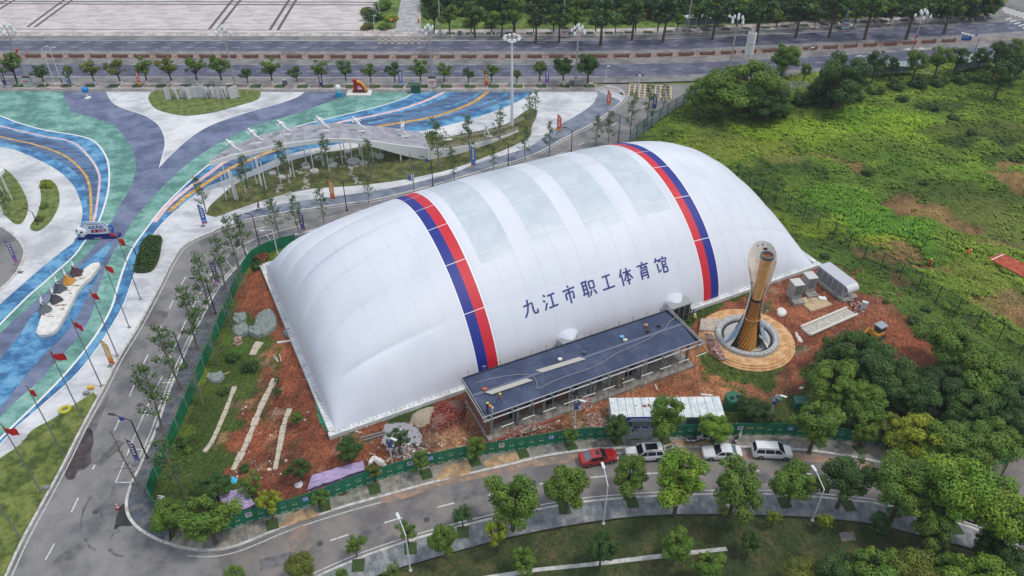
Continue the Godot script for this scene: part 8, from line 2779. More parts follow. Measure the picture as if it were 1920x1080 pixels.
func pose(kind: String) -> Dictionary:
	match kind:
		"run":
			return {"hip": V(0, 0.9, 0), "waist": V(0.1, 1.06, 0), "chest": V(0.26, 1.28, 0), "neck": V(0.36, 1.42, 0), "head": V(0.44, 1.54, 0), "face": V(1, -0.1, 0), "sl": V(0.30, 1.34, -0.17), "sr": V(0.28, 1.34, 0.17), "el": V(0.50, 1.12, -0.22), "hl": V(0.66, 1.30, -0.16), "er": V(0.02, 1.26, 0.28), "hr": V(-0.18, 1.12, 0.26), "kl": V(-0.36, 0.62, -0.1), "al": V(-0.70, 0.36, -0.1), "tl": V(-0.78, 0.22, -0.1), "kr": V(0.38, 0.66, 0.1), "ar": V(0.22, 0.12, 0.1), "tr": V(0.40, 0.05, 0.1)}
		"lunge":
			return {"hip": V(0, 0.8, 0), "waist": V(0.06, 0.98, 0), "chest": V(0.12, 1.22, 0), "neck": V(0.2, 1.36, 0), "head": V(0.28, 1.46, 0), "face": V(1, -0.5, 0), "sl": V(0.06, 1.30, -0.16), "sr": V(0.2, 1.26, 0.16), "el": V(0.02, 1.60, -0.18), "hl": V(0.02, 1.86, -0.16), "er": V(0.26, 1.02, 0.2), "hr": V(0.24, 0.82, 0.22), "kl": V(-0.40, 0.72, -0.08), "al": V(-0.46, 0.12, -0.08), "tl": V(-0.62, 0.05, -0.08), "kr": V(0.40, 0.48, 0.08), "ar": V(0.78, 0.12, 0.08), "tr": V(0.92, 0.05, 0.08)}
		"crouch":
			return {"hip": V(0, 0.72, 0), "waist": V(0.05, 0.9, 0), "chest": V(0.16, 1.12, 0), "neck": V(0.22, 1.26, 0), "head": V(0.28, 1.38, 0), "face": V(1, -0.2, 0), "sl": V(0.18, 1.18, -0.17), "sr": V(0.16, 1.18, 0.17), "el": V(0.42, 1.08, -0.2), "hl": V(0.62, 1.04, -0.14), "er": V(-0.06, 1.02, 0.26), "hr": V(0.14, 0.9, 0.26), "kl": V(0.34, 0.5, -0.14), "al": V(0.42, 0.1, -0.14), "tl": V(0.58, 0.05, -0.14), "kr": V(-0.28, 0.46, 0.14), "ar": V(-0.2, 0.1, 0.14), "tr": V(-0.04, 0.05, 0.14)}
		"walk":
			return {"hip": V(0, 0.9, 0), "waist": V(0.02, 1.06, 0), "chest": V(0.05, 1.30, 0), "neck": V(0.07, 1.46, 0), "head": V(0.10, 1.58, 0), "face": V(1, 0, 0), "sl": V(0.06, 1.38, -0.18), "sr": V(0.04, 1.38, 0.18), "el": V(0.16, 1.12, -0.24), "hl": V(0.34, 0.98, -0.2), "er": V(-0.12, 1.12, 0.24), "hr": V(-0.14, 0.88, 0.24), "kl": V(-0.14, 0.5, -0.1), "al": V(-0.34, 0.14, -0.1), "tl": V(-0.2, 0.06, -0.1), "kr": V(0.2, 0.5, 0.1), "ar": V(0.22, 0.09, 0.1), "tr": V(0.38, 0.05, 0.1)}
		"bend":
			return {"hip": V(0, 0.86, 0), "waist": V(0.12, 0.98, 0), "chest": V(0.36, 1.06, 0), "neck": V(0.5, 1.08, 0), "head": V(0.62, 1.08, 0), "face": V(0.5, -1, 0), "sl": V(0.42, 1.06, -0.17), "sr": V(0.42, 1.06, 0.17), "el": V(0.48, 0.80, -0.2), "hl": V(0.56, 0.58, -0.14), "er": V(0.48, 0.80, 0.2), "hr": V(0.58, 0.56, 0.14), "kl": V(0.06, 0.48, -0.13), "al": V(-0.04, 0.09, -0.13), "tl": V(0.12, 0.05, -0.13), "kr": V(0.1, 0.48, 0.13), "ar": V(0.06, 0.09, 0.13), "tr": V(0.22, 0.05, 0.13)}
		"dance":
			return {"hip": V(0, 0.9, 0), "waist": V(0.0, 1.06, 0), "chest": V(0.02, 1.30, 0), "neck": V(0.03, 1.46, 0), "head": V(0.05, 1.58, 0), "face": V(1, 0.2, 0), "sl": V(0.03, 1.38, -0.17), "sr": V(0.03, 1.38, 0.17), "el": V(0.0, 1.62, -0.32), "hl": V(0.02, 1.90, -0.30), "er": V(0.06, 1.14, 0.28), "hr": V(0.22, 1.0, 0.22), "kl": V(-0.06, 0.48, -0.1), "al": V(-0.12, 0.09, -0.1), "tl": V(0.04, 0.05, -0.1), "kr": V(0.1, 0.48, 0.1), "ar": V(0.06, 0.09, 0.1), "tr": V(0.22, 0.05, 0.1)}
	return {"hip": V(0, 0.92, 0), "waist": V(0, 1.08, 0), "chest": V(0, 1.32, 0), "neck": V(0.01, 1.48, 0), "head": V(0.03, 1.60, 0), "face": V(1, 0, 0), "sl": V(0, 1.40, -0.18), "sr": V(0, 1.40, 0.18), "el": V(-0.02, 1.14, -0.23), "hl": V(0.06, 0.90, -0.23), "er": V(0.04, 1.14, 0.23), "hr": V(0.22, 1.02, 0.16), "kl": V(0.02, 0.5, -0.1), "al": V(0, 0.09, -0.11), "tl": V(0.16, 0.05, -0.12), "kr": V(0.02, 0.5, 0.1), "ar": V(0, 0.09, 0.11), "tr": V(0.16, 0.05, 0.13)}

func people() -> void:
	var w := Color(1, 1, 1)
	var stone := M("white statue", S(230, 231, 233), 0.5, 0.0, true)
	var shapes := {}
	for k in ["run", "lunge", "crouch", "walk"]:
		var bones := body(pose(k), w, w, w, w)
		for b in bones:
			b[2] *= 1.3
			b[3] *= 1.3
		shapes[k] = figure(bones, 0.055)
	var st := [["run", 441, 289, "leftmost white runner statue at the tip of the canopy deck", PI + 0.1], ["run", 481, 268, "second white runner statue from the left on the canopy deck", PI + 0.1], ["run", 535, 252, "third white runner statue from the left on the canopy deck", PI + 0.1], ["run", 607, 245, "fourth white runner statue from the left on the canopy deck", PI], ["run", 674, 246, "fifth white runner statue from the left on the canopy deck", PI], ["lunge", 754, 256, "white lunging statue with one arm raised on the canopy deck", 0.0], ["crouch", 838, 262, "white crouching statue in the planting bed", PI + 0.2], ["walk", 913, 256, "white striding statue in the planting bed near the mast", PI + 0.1]]
	for t in st:
		var h := deck_h(t[1]) if t[1] < 800 else 1.4
		if t[0] == "walk":
			h = 0.9
		var o := thing("statue", t[3], "statue", P(t[1], t[2], h), t[4])
		pt("figure", shapes[t[0]], stone, o)
		o.scale = Vector3.ONE * 1.8
		var m := MB.new()
		m.box(V(0, 0.01, 0), V(1.2, 0.06, 0.3), ID, 0.01)
		pt("foot_plate", m, M("white painted steel"), o)
	var dsh := figure(body(pose("dance"), w, w, w, w), 0.055)
	var dn := [[143, 514, S(74, 48, 54), "white statue in a maroon skirt, farthest on the boat"], [128, 530, S(196, 140, 52), "white statue in an ochre skirt on the boat"], [112, 544, S(70, 76, 88), "white statue in a slate grey skirt on the boat, middle of five"], [105, 564, S(60, 58, 64), "white statue in a black skirt on the boat, fourth from the far end"], [85, 582, S(92, 104, 106), "white statue in a grey green skirt, nearest on the boat"]]
	for i in dn.size():
		var t = dn[i]
		var o := thing("statue", t[3], "statue", P(t[0], t[1], 0.72) + V(0, PLAZA - 0.02, 0), 0.5 - 0.1 * i)
		pt("figure", dsh, stone, o)
		var m := MB.new()
		for k in 24:
			var a0 := TAU * k / 24
			var a1 := TAU * (k + 1) / 24
			var pr := [[0.15, 1.30], [0.17, 1.06], [0.26, 0.75], [0.42, 0.4], [0.62, 0.08]]
			for q in 4:
				var v := []
				for e in [[a0, q], [a1, q], [a1, q + 1], [a0, q + 1]]:
					var r: float = pr[e[1]][0] * (1.0 + (0.16 * sin(e[0] * 5.0 + i) + (0.35 if sin(e[0] + 2.4) > 0.3 else 0.0)) * e[1] / 4.0)
					v.append(V(cos(e[0]) * r, pr[e[1]][1], -sin(e[0]) * r))
				m.quad(v[3], v[2], v[1], v[0])
		pt("skirt", m, M("skirt %d" % i, t[2], 0.6), o)
		pt("raised_pole", tube_(V(0.05, 1.2, -0.28), V(-0.15, 2.5, -0.30), 0.03, -1, 6), M("white painted steel"), o)
		o.scale = Vector3.ONE * 1.28
	var skin := LIN(176, 132, 108)
	var list := [["walk", "roof worker walking in orange vest, blue trousers and yellow helmet", 936, 757, 4.62, 0.5, LIN(150, 74, 62), LIN(44, 70, 120), S(222, 206, 60)], ["bend", "crouching worker in pale orange jacket at the near corner of the gatehouse roof", 924, 774, 4.4, PI - 0.4, LIN(214, 140, 84), LIN(190, 184, 176), S(224, 200, 160)], ["stand", "dark-clothed worker with yellow helmet at the near corner of the gatehouse roof", 914, 774, 4.4, 0.6, LIN(52, 44, 74), LIN(40, 44, 60), S(222, 214, 60)], ["stand", "person in black, leftmost of the group by the gatehouse end", 1284, 597, 0.1, -0.8, LIN(40, 42, 48), LIN(34, 36, 42), S(34, 30, 30)], ["stand", "person in dark blue at the back of the group by the gatehouse end", 1291, 592, 0.1, -2.2, LIN(52, 58, 74), LIN(40, 42, 50), S(40, 34, 32)], ["stand", "person in blue top and blue cap in the group by the gatehouse end", 1298, 598, 0.1, 2.6, LIN(60, 84, 130), LIN(44, 46, 54), S(50, 86, 150)], ["walk", "person in yellow and white vest before the group by the gatehouse end", 1300, 606, 0.1, 1.4, LIN(206, 206, 90), LIN(70, 72, 78), S(226, 226, 220)], ["walk", "person in black walking on the white path below the canopy lawn", 486, 394, PLAZA, 0.3, LIN(30, 30, 34), LIN(34, 34, 38), S(28, 24, 24)], ["stand", "field worker in bright orange with a yellow helmet near the mesh fence", 1740, 502, 0.1, 0.3, LIN(206, 62, 30), LIN(150, 54, 40), S(226, 200, 60)], ["bend", "field worker in bright orange bending in the grass near the red track slab", 1811, 480, 0.1, 0.4, LIN(222, 84, 40), LIN(206, 76, 40), S(220, 200, 170)], ["stand", "worker with a yellow helmet standing in the open front of the gatehouse", 1166, 727, 0.4, -1.2, LIN(96, 92, 92), LIN(70, 70, 76), S(226, 200, 50)]]
	for t in list:
		var o := thing("person", t[1], "person", P(t[2], t[3], t[4]), t[5])
		var p := pose(t[0])
		pt("body", figure(body(p, t[6], t[7], skin, LIN(36, 34, 34)), 0.045), M("clothed figure", Color.WHITE, 0.8, 0.0, true), o)
		var m := MB.new()
		var up: Vector3 = (p.head - p.neck).normalized()
		m.ball(p.head + up * 0.07, V(0.125, 0.12, 0.125), 12, 6, 0.0 if up.y > 0.5 else -1.0)
		if t[8].get_luminance() > 0.2:
			m.lathe([V2(0.12, 0.0), V2(0.16, -0.01), V2(0.16, 0.01), V2(0.12, 0.02)], p.head + up * 0.08, 12)
			pt("helmet", m, M("helmet " + t[8].to_html(), t[8], 0.5), o)
		else:
			pt("hair", m, M("dark hair", t[8], 0.8), o)
# trees and shrubs

func leaf(b: MB, p: Vector3, n: Vector3, s: float, shade: Vector3) -> void:
	var t := n.cross(V(rng.randf() - 0.5, rng.randf() - 0.5, rng.randf() - 0.5)).normalized()
	var u := n.cross(t) * s * 0.5
	t *= s * 0.62
	var nn := (n * 0.7 + shade).normalized()
	var a := p - t
	var d := p + t
	var fold := n * s * 0.12
	if u.cross(t).dot(nn) < 0.0:
		u = -u
	b.trin(a, p + u + fold, d, nn, nn, nn)
	b.trin(a, d, p - u + fold, nn, nn, nn)

func clump(b: MB, c: Vector3, r: Vector3, count: int, size: float, tone: float, hue: float) -> void:
	for i in count:
		var d := V(rng.randfn(), rng.randfn() * 0.9 + 0.18, rng.randfn()).normalized()
		var f := pow(rng.randf(), 0.45)
		var p := c + d * r * f
		var g := RR(0.68, 1.15) * tone
		b.col = Color(clampf(g * (0.80 + hue), 0, 1), clampf(g * 0.84, 0, 1), clampf(g * (0.80 - hue * 0.6), 0, 1))
		var n := (d + V(rng.randf() - 0.5, rng.randf() * 0.9, rng.randf() - 0.5) * 1.5).normalized()
		leaf(b, p, n, size * RR(0.7, 1.35), d * 0.75)

func limb(b: MB, a: Vector3, e: Vector3, r0: float, r1: float, bend: float, k := 6) -> void:
	var pts := []
	var side_ := V(rng.randfn(), 0, rng.randfn()) * bend
	for i in 5:
		var t := i / 4.0
		pts.append(a.lerp(e, t) + side_ * sin(t * PI))
	b.path(pts, r0, r1, k)
# shapes: trunk height and crown radius are about 1 (scaled where the tree stands)

func round_tree(density: int, leafs: float, blobs: int, spread: float, gap: float, cy := 1.85) -> Array:
	var tr := MB.new()
	var cw := MB.new()
	var lean := rng.randf() * TAU
	limb(tr, Vector3.ZERO, V(0.04, cy - 0.8, 0.02), 0.085, 0.06, 0.03, 8)
	for i in blobs:
		var a := TAU * i * 0.382 + rng.randf() * 0.5
		var up := RR(-0.62, 0.78)
		var rad := sqrt(maxf(1.0 - up * up, 0.05)) * RR(0.30, 0.84) * spread
		rad *= 1.0 + 0.22 * sin(a * 2.0 + lean)
		var c := V(cos(a) * rad, cy + up * 0.72, sin(a) * rad)
		var r := lerpf(0.17, 0.42, pow(rng.randf(), 1.3)) * (1.0 - gap * 0.5 * rng.randf())
		limb(tr, V(0.04, cy - 0.9 + 0.25 * rng.randf(), 0.02), c, 0.038, 0.012, 0.08, 4)
		clump(cw, c, V(r, r * 0.82, r), int(density * 1.25 * pow(r / 0.33, 2.0)), leafs, RR(0.72, 1.08), RR(-0.06, 0.16))
	return [tr.mesh(), cw.mesh()]

func wisp_tree(density: int, bare: float) -> Array:
	var tr := MB.new()
	var cw := MB.new()
	limb(tr, Vector3.ZERO, V(0.01, 0.97, 0.0), 0.0135, 0.004, 0.012, 6)
	for i in 34:
		var h := lerpf(0.22, 0.95, (i + rng.randf()) / 34.0)
		var a := rng.randf() * TAU
		var l := lerpf(0.22, 0.06, (h - 0.22) / 0.73) * RR(0.6, 1.3)
		var s := V(0.006, h, 0)
		var e := s + V(cos(a) * l * 0.8, l * 0.62, sin(a) * l * 0.8)
		limb(tr, s, e, 0.0045, 0.0016, 0.01, 3)
		if rng.randf() < bare:
			continue
		for k in 3:
			var c := s.lerp(e, RR(0.45, 1.08))
			clump(cw, c, V(0.048, 0.042, 0.048), density, 0.019, RR(0.75, 1.1), RR(-0.05, 0.08))
	return [tr.mesh(), cw.mesh()]

func shrub_shape(density: int, leafs: float, flat_: float) -> Array:
	var tr := MB.new()
	var cw := MB.new()
	for i in 9:
		var a := TAU * i * 0.382
		var rad := 0.62 * sqrt(rng.randf())
		var c := V(cos(a) * rad, flat_ * RR(0.35, 0.75), sin(a) * rad)
		tr.tube(V(c.x * 0.3, 0, c.z * 0.3), c, 0.03, 0.015, 4)
		clump(cw, c, V(0.42, 0.34 * flat_ + 0.1, 0.42), density, leafs, RR(0.7, 1.1), RR(-0.06, 0.14))
	return [tr.mesh(), cw.mesh()]
var shapes := {}

func crown_mat(key: String) -> StandardMaterial3D:
	var tones := {"mid": S(106, 140, 42), "fresh": S(126, 164, 40), "lime": S(158, 174, 40), "dark": S(70, 106, 38), "deep": S(54, 86, 32), "olive": S(118, 130, 46), "young": S(88, 122, 54), "bluish": S(78, 116, 56), "rust": S(150, 96, 60), "maroon": S(92, 48, 56)}
	var m := M("foliage " + key, tones[key], 0.7, 0.0, true)
	m.backlight_enabled = true
	m.backlight = Color(0.05, 0.09, 0.01)
	return m

func plant(called: String, label: String, category: String, at: Vector3, kind: String, scl: Vector3, tone: String, bark: String, group := "", painted := false) -> Node3D:
	var set_: Array = shapes[kind]
	var s: Array = set_[rng.randi() % set_.size()]
	var o := thing(called, label, category, at, rng.randf() * TAU, group)
	var barks := {"brown": S(92, 78, 64), "grey": S(132, 126, 118), "dark": S(58, 50, 44)}
	pt("trunk" if category == "tree" else "stems", s[0], NM("bark " + bark, [(barks[bark] as Color).darkened(0.2), barks[bark], (barks[bark] as Color).lightened(0.15)], 1.5), o)
	pt("crown" if category == "tree" else "foliage", s[1], crown_mat(tone), o)
	if painted:
		var b := MB.new()
		b.tube(V(0, 0.02, 0), V(0.01, 0.42, 0), 0.092, 0.086, 9)
		pt("whitewash", b, M("whitewash", S(214, 214, 212), 0.8), o)
	o.scale = scl
	o.rotation.x = RR(-0.05, 0.05)
	o.rotation.z = RR(-0.05, 0.05)
	return o

func crown_at(called: String, label: String, cx: float, cy: float, rpx: float, tall: float, kind: String, tone: String, bark := "brown", y0 := 0.1) -> Node3D:
	var h := 3.0
	var r := 1.0
	for i in 4:
		var p := P(cx, cy, h)
		r = rpx * p.distance_to(V(0, EYE, 0)) / FOC / 0.93
		h = (1.2 if kind == "bushy" else 1.85) * r * tall
	var q := P(cx, cy, h)
	return plant(called, label, "tree", V(q.x, y0, q.z), kind, V(r, r * tall, r), tone, bark)

func bush_at(label: String, x: float, y: float, rpx: float, flat_: float, tone: String, called := "shrub") -> Node3D:
	var r := rpx * mpp(x, y)
	return plant(called, label, "shrub", P(x, y + rpx * 0.2) + V(0, 0.1, 0), "shrub", V(r, r * flat_, r), tone, "dark")

func trees() -> void:
	shapes["street"] = []
	shapes["big"] = []
	shapes["loose"] = []
	shapes["wisp"] = []
	shapes["bare"] = []
	shapes["shrub"] = []
	for i in 4:
		shapes.street.append(round_tree(70, 0.12, 19, 1.0, 0.3))
	for i in 4:
		shapes.big.append(round_tree(330, 0.062, 38, 1.05, 0.35))
	for i in 4:
		shapes.loose.append(round_tree(170, 0.075, 25, 1.12, 0.5))
	for i in 5:
		shapes.wisp.append(wisp_tree(8, 0.1))
	for i in 2:
		shapes.bare.append(wisp_tree(5, 0.9))
	shapes["huge"] = []
	shapes["bushy"] = []
	for i in 4:
		shapes.bushy.append(round_tree(460, 0.05, 52, 1.1, 0.45, 1.2))
	for i in 3:
		shapes.huge.append(round_tree(560, 0.045, 56, 1.05, 0.45))
	for i in 3:
		shapes.shrub.append(shrub_shape(85, 0.15, 0.8))
	var xs := [36, 85, 134, 180, 229, 277, 325, 371, 419, 467, 512, 560, 605, 651, 696, 742, 789, 833, 878, 922, 969, 1012, 1057, 1101]
	var rs := [24, 16, 13, 18, 20, 19, 20, 20, 22, 14, 19, 14, 17, 17, 15, 16, 18, 17, 13, 16, 12, 19, 21, 24]
	for i in xs.size():
		var r: float = rs[i] * 0.118 * 1.05
		var lab := "%s whitewashed tree from the left in the row on the plaza pavement" % nth(i)
		if i >= 22:
			lab = ["big dark tree left of the flower lamp near the end of the plaza pavement", "big dark tree right of the flower lamp near the end of the plaza pavement"][i - 22]
		var tone: String = ["mid", "dark", "mid", "olive", "olive", "mid", "olive", "mid", "mid", "dark", "mid", "bluish", "mid", "bluish", "mid", "dark", "mid", "mid", "dark", "mid", "olive", "mid", "dark", "dark"][i]
		plant("street_tree", lab, "tree", P(xs[i], 161) + V(0, WALK, 0), "street" if i < 22 else "big", V(r, r * (RR(0.88, 1.1) if i < 22 else 0.92) * 1.05, r), tone, "dark", "whitewashed trees on the plaza pavement", true)
	var fx := [[844, 69, 20], [883, 69, 15], [922, 69, 16], [962, 69, 17], [1000, 68, 12], [1038, 68, 15], [1077, 68, 18], [1116, 67, 15], [1153, 66, 11], [1192, 66, 16], [1232, 65, 16], [1268, 64, 14], [1308, 62, 22], [1343, 60, 18], [1380, 60, 25], [1417, 60, 17], [1454, 58, 14], [1490, 56, 22], [1528, 54, 23], [1562, 53, 15], [1600, 52, 20], [1634, 49, 14], [1669, 47, 21], [1705, 46, 16], [1738, 44, 20], [1771, 42, 18], [1810, 40, 18], [1845, 36, 22]]
	for i in fx.size():
		var t = fx[i]
		var r: float = t[2] * 0.16
		plant("street_tree", "%s tree from the left in the row along the far pavement" % nth(i), "tree", P(t[0], t[1]) + V(0, WALK, 0), "street", V(r, maxf(r, 2.0), r), ["mid", "lime", "fresh", "mid", "lime", "fresh"][i % 6] if i < 20 else ["mid", "dark", "mid", "olive"][i % 4], "brown", "trees along the far pavement", true)
	var front := [[1005, 28, 26, "deep", "dark crown in the park left of the flower lamp"], [1050, 30, 24, "dark", "dark crown in the park behind the far lawn's left end"], [940, 32, 18, "bluish", "round bluish clipped crown by the maroon shrubs"], [890, 24, 22, "dark", "dark crown in the park left of the maroon shrubs"], [812, 22, 20, "dark", "dark leaning crown at the right edge of the park drive"], [1130, 22, 30, "bluish", "large dark crown in the middle of the park edge"], [1190, 20, 26, "dark", "dark crown above the far lawn"], [1250, 16, 30, "deep", "very dark crown above the rust hedge"], [1345, 14, 28, "deep", "dark crown behind the far bus shelter"], [1430, 12, 30, "dark", "dark crown left of the kiosk roof"], [1505, 10, 28, "deep", "dark crown right of the kiosk roof"], [1570, 8, 28, "dark", "dark crown left of the right flower lamp with lanterns"], [1640, 6, 30, "mid", "mid green crown at the right of the park edge"], [1720, 4, 30, "dark", "dark crown at the far right of the park edge"], [1790, 2, 26, "mid", "mid green crown near the crossing street"], [965, 12, 24, "mid", "mid green crown second row of the park"], [1080, 6, 26, "mid", "green crown in the second row behind the flower lamp"]]
	for t in front:
		crown_at("park_tree", t[4] + " beyond the main road", t[0], t[1], t[2], 1.0, "street", t[3])
	var xf := []
	var cc := PackedColorArray()
	for i in 800:
		var x := RR(800, 1860)
		var p := P(x, RR(-40, 30 if x < 1200 else 44))
		var s := RR(1.7, 3.2)
		p.y = -0.6 * s
		xf.append(Transform3D(Basis(Vector3.UP, rng.randf() * TAU).scaled(V(s, s * 0.95, s)), p))
		var g := RR(0.55, 1.0)
		cc.append(Color(g * RR(0.75, 1.0), g, g * 0.8))
	scatter("woodland", "dense wood of the park beyond the main road, reading as one mass", "wood", shapes.street[0][1], crown_mat("dark"), xf, cc)
	var sh := [[700, 34, 22, "dark", "dark shrub mass left of the park drive"], [718, 14, 20, "mid", "mid green shrub mass left of the park drive, farther back"], [734, 36, 14, "lime", "bright lime shrub at the edge of the park drive"], [690, 52, 16, "olive", "olive shrub at the corner of the paved square"], [722, 52, 14, "mid", "small green shrub by the round orange sign"], [688, 22, 14, "olive", "olive shrub along the paved square"], [905, 36, 12, "maroon", "maroon shrub in the park, right of two"], [868, 28, 12, "maroon", "maroon shrub in the park, left of two"], [1230, 30, 22, "rust", "rust orange hedge behind the far lawn, left part"], [1262, 26, 20, "rust", "rust orange hedge behind the far lawn, right part"], [920, 48, 16, "mid", "low green hedge behind the far row of trees"], [880, 46, 16, "mid", "low green hedge at the left of the far lawn"], [1175, 38, 20, "olive", "olive hedge along the far lawn"], [1430, 22, 16, "rust", "rust hedge by the kiosk"], [1120, 42, 18, "dark", "dark low hedge along the far lawn"]]
	for t in sh:
		bush_at(t[4], t[0], t[1], t[2], 0.9, t[3])
	var wl := [[341, 731, 11.6, "leafy young tree with a white-taped foot in the lower parking bays"], [371, 657, 11.2, "leafy young tree in the middle parking bays"], [397, 592, 11.0, "leafy young tree beside the upper black lamp in the parking bays"], [305, 809, 11.6, "leafy young tree nearest the lower left corner in the slate pavement"], [344, 929, 9.6, "young tree with a pale trunk inside the hoarding corner"], [447, 500, 9.2, "young tree at the bend of the slate pavement, left of a pair"], [463, 486, 9.0, "young tree at the bend of the slate pavement, right of a pair"], [424, 545, 9.8, "young tree above the violet banner in the parking bays"], [526, 450, 8.2, "young tree behind the left end of the dome, left of three"], [562, 440, 7.6, "young tree with the violet banner behind the dome"], [608, 418, 7.4, "bushy dark young tree behind the dome, right of three"], [691, 382, 5.6, "young tree on the path above the dome's blue stripe"], [852, 340, 7.2, "dark young tree behind the dome between the stripes"], [925, 322, 5.4, "thin young tree behind the dome near the black lamp"], [985, 300, 7.6, "leafy young tree behind the dome below the garden's end"], [1030, 292, 7.6, "leafy young tree left of the red feather banner"], [1117, 276, 7.2, "dark young tree right of the red feather banner"], [1140, 272, 7.6, "very dark narrow young tree near the tall black lamp"], [1181, 252, 9.0, "young tree nearest the side road mouth, left of three by the mesh fence"], [1212, 237, 9.2, "young tree by the mesh fence, middle of three"], [1242, 210, 6.6, "narrow dark young tree by the mesh fence, right of three"], [387, 402, 8.0, "young tree at the left tip of the garden"], [472, 378, 9.4, "young tree before the left posts of the canopy"], [541, 352, 10.0, "young tree before the canopy between its tall posts"], [618, 336, 9.2, "young tree before the middle of the canopy"], [697, 338, 8.6, "young tree before the dark recess of the canopy"], [824, 320, 11.0, "tall young tree before the white wall of the planting bed"], [882, 304, 9.8, "tall thin young tree before the planting bed wall"], [937, 277, 8.6, "young tree at the right half of the planting bed wall"], [992, 238, 7.6, "young tree right of the tall mast"], [1003, 224, 6.6, "small young tree at the right tip of the garden"], [505, 397, 5.0, "small young tree on the path below the left canopy posts"], [22, 408, 5.0, "small young tree between the white posts at the left edge"]]
	for t in wl:
		plant("young_tree", t[3], "tree", P(t[0], t[1]) + V(0, PLAZA, 0), "wisp", V(t[2] * 1.1, t[2], t[2] * 1.1), "young", "grey")
	var bl := [[261, 912, 9.6, "bare young tree wrapped with a banner at the lower left corner"], [437, 615, 10.0, "bare pale tree inside the left hoarding beside the small tarpaulin heap"], [411, 687, 8.6, "bare pale tree inside the left hoarding by the flat tarpaulin"], [381, 760, 8.4, "bare leaning tree inside the left hoarding above the lawn"], [460, 560, 9.2, "bare tree inside the left hoarding near the dome corner"], [776, 357, 7.8, "bare tree beside the blue bins on the garden path"]]
	for t in bl:
		plant("bare_tree", t[3], "tree", P(t[0], t[1]) + V(0, 0.1, 0), "bare", V(t[2], t[2], t[2]), "young", "grey")
	var site := [[310, 968, 27, 0.95, "mid", "round green tree in the outer corner of the hoarding"], [386, 972, 46, 0.8, "mid", "broad green tree over the hoarding left of the violet sheet roof"], [402, 912, 26, 0.8, "dark", "dark crown behind the broad corner tree, left of two"], [376, 920, 22, 0.8, "dark", "dark crown inside the corner of the site"], [474, 908, 21, 0.9, "mid", "round green tree right of the violet sheet roof"], [503, 942, 21, 1.15, "lime", "yellow-green tree on the pavement before the violet sheets"], [562, 878, 20, 0.95, "dark", "round dark tree left of the striped cover"], [652, 842, 24, 0.95, "dark", "round dark tree at the front corner of the dome"], [555, 784, 13, 1.0, "mid", "small round tree on the red soil between two concrete strips"], [520, 735, 9, 0.9, "dark", "tiny round tree on the red soil near the dome"], [521, 712, 6, 0.9, "dark", "tiniest bush-like tree above the tiny round tree"], [748, 822, 19, 1.05, "dark", "dark tree on the grey slab patch"], [599, 934, 16, 1.1, "mid", "small tree on the hoarding pavement below the striped cover"], [702, 884, 14, 1.2, "olive", "thin tree behind the hoarding near the plastic sheeting"], [787, 866, 19, 1.0, "mid", "round tree on the hoarding pavement right of the solar lamp"], [891, 836, 20, 1.0, "mid", "round tree on the hoarding pavement at the gatehouse corner"], [1071, 816, 14, 1.15, "mid", "small round tree on the hoarding pavement above the red sedan"], [1157, 801, 24, 0.95, "dark", "dark round tree at the left end of the site office"], [1248, 784, 36, 1.1, "mid", "tall tree in the middle of the site office"], [1340, 799, 27, 0.85, "fresh", "fresh green tree at the right end of the site office"], [1618, 808, 20, 1.2, "mid", "tree with a propped trunk on the pavement at the right"], [1536, 794, 41, 0.95, "mid", "big round green tree behind the hoarding at the right"]]
	for t in site:
		crown_at("round_tree", t[5], t[0], t[1], t[2], t[3], "big" if t[2] > 22 else "loose", t[4])
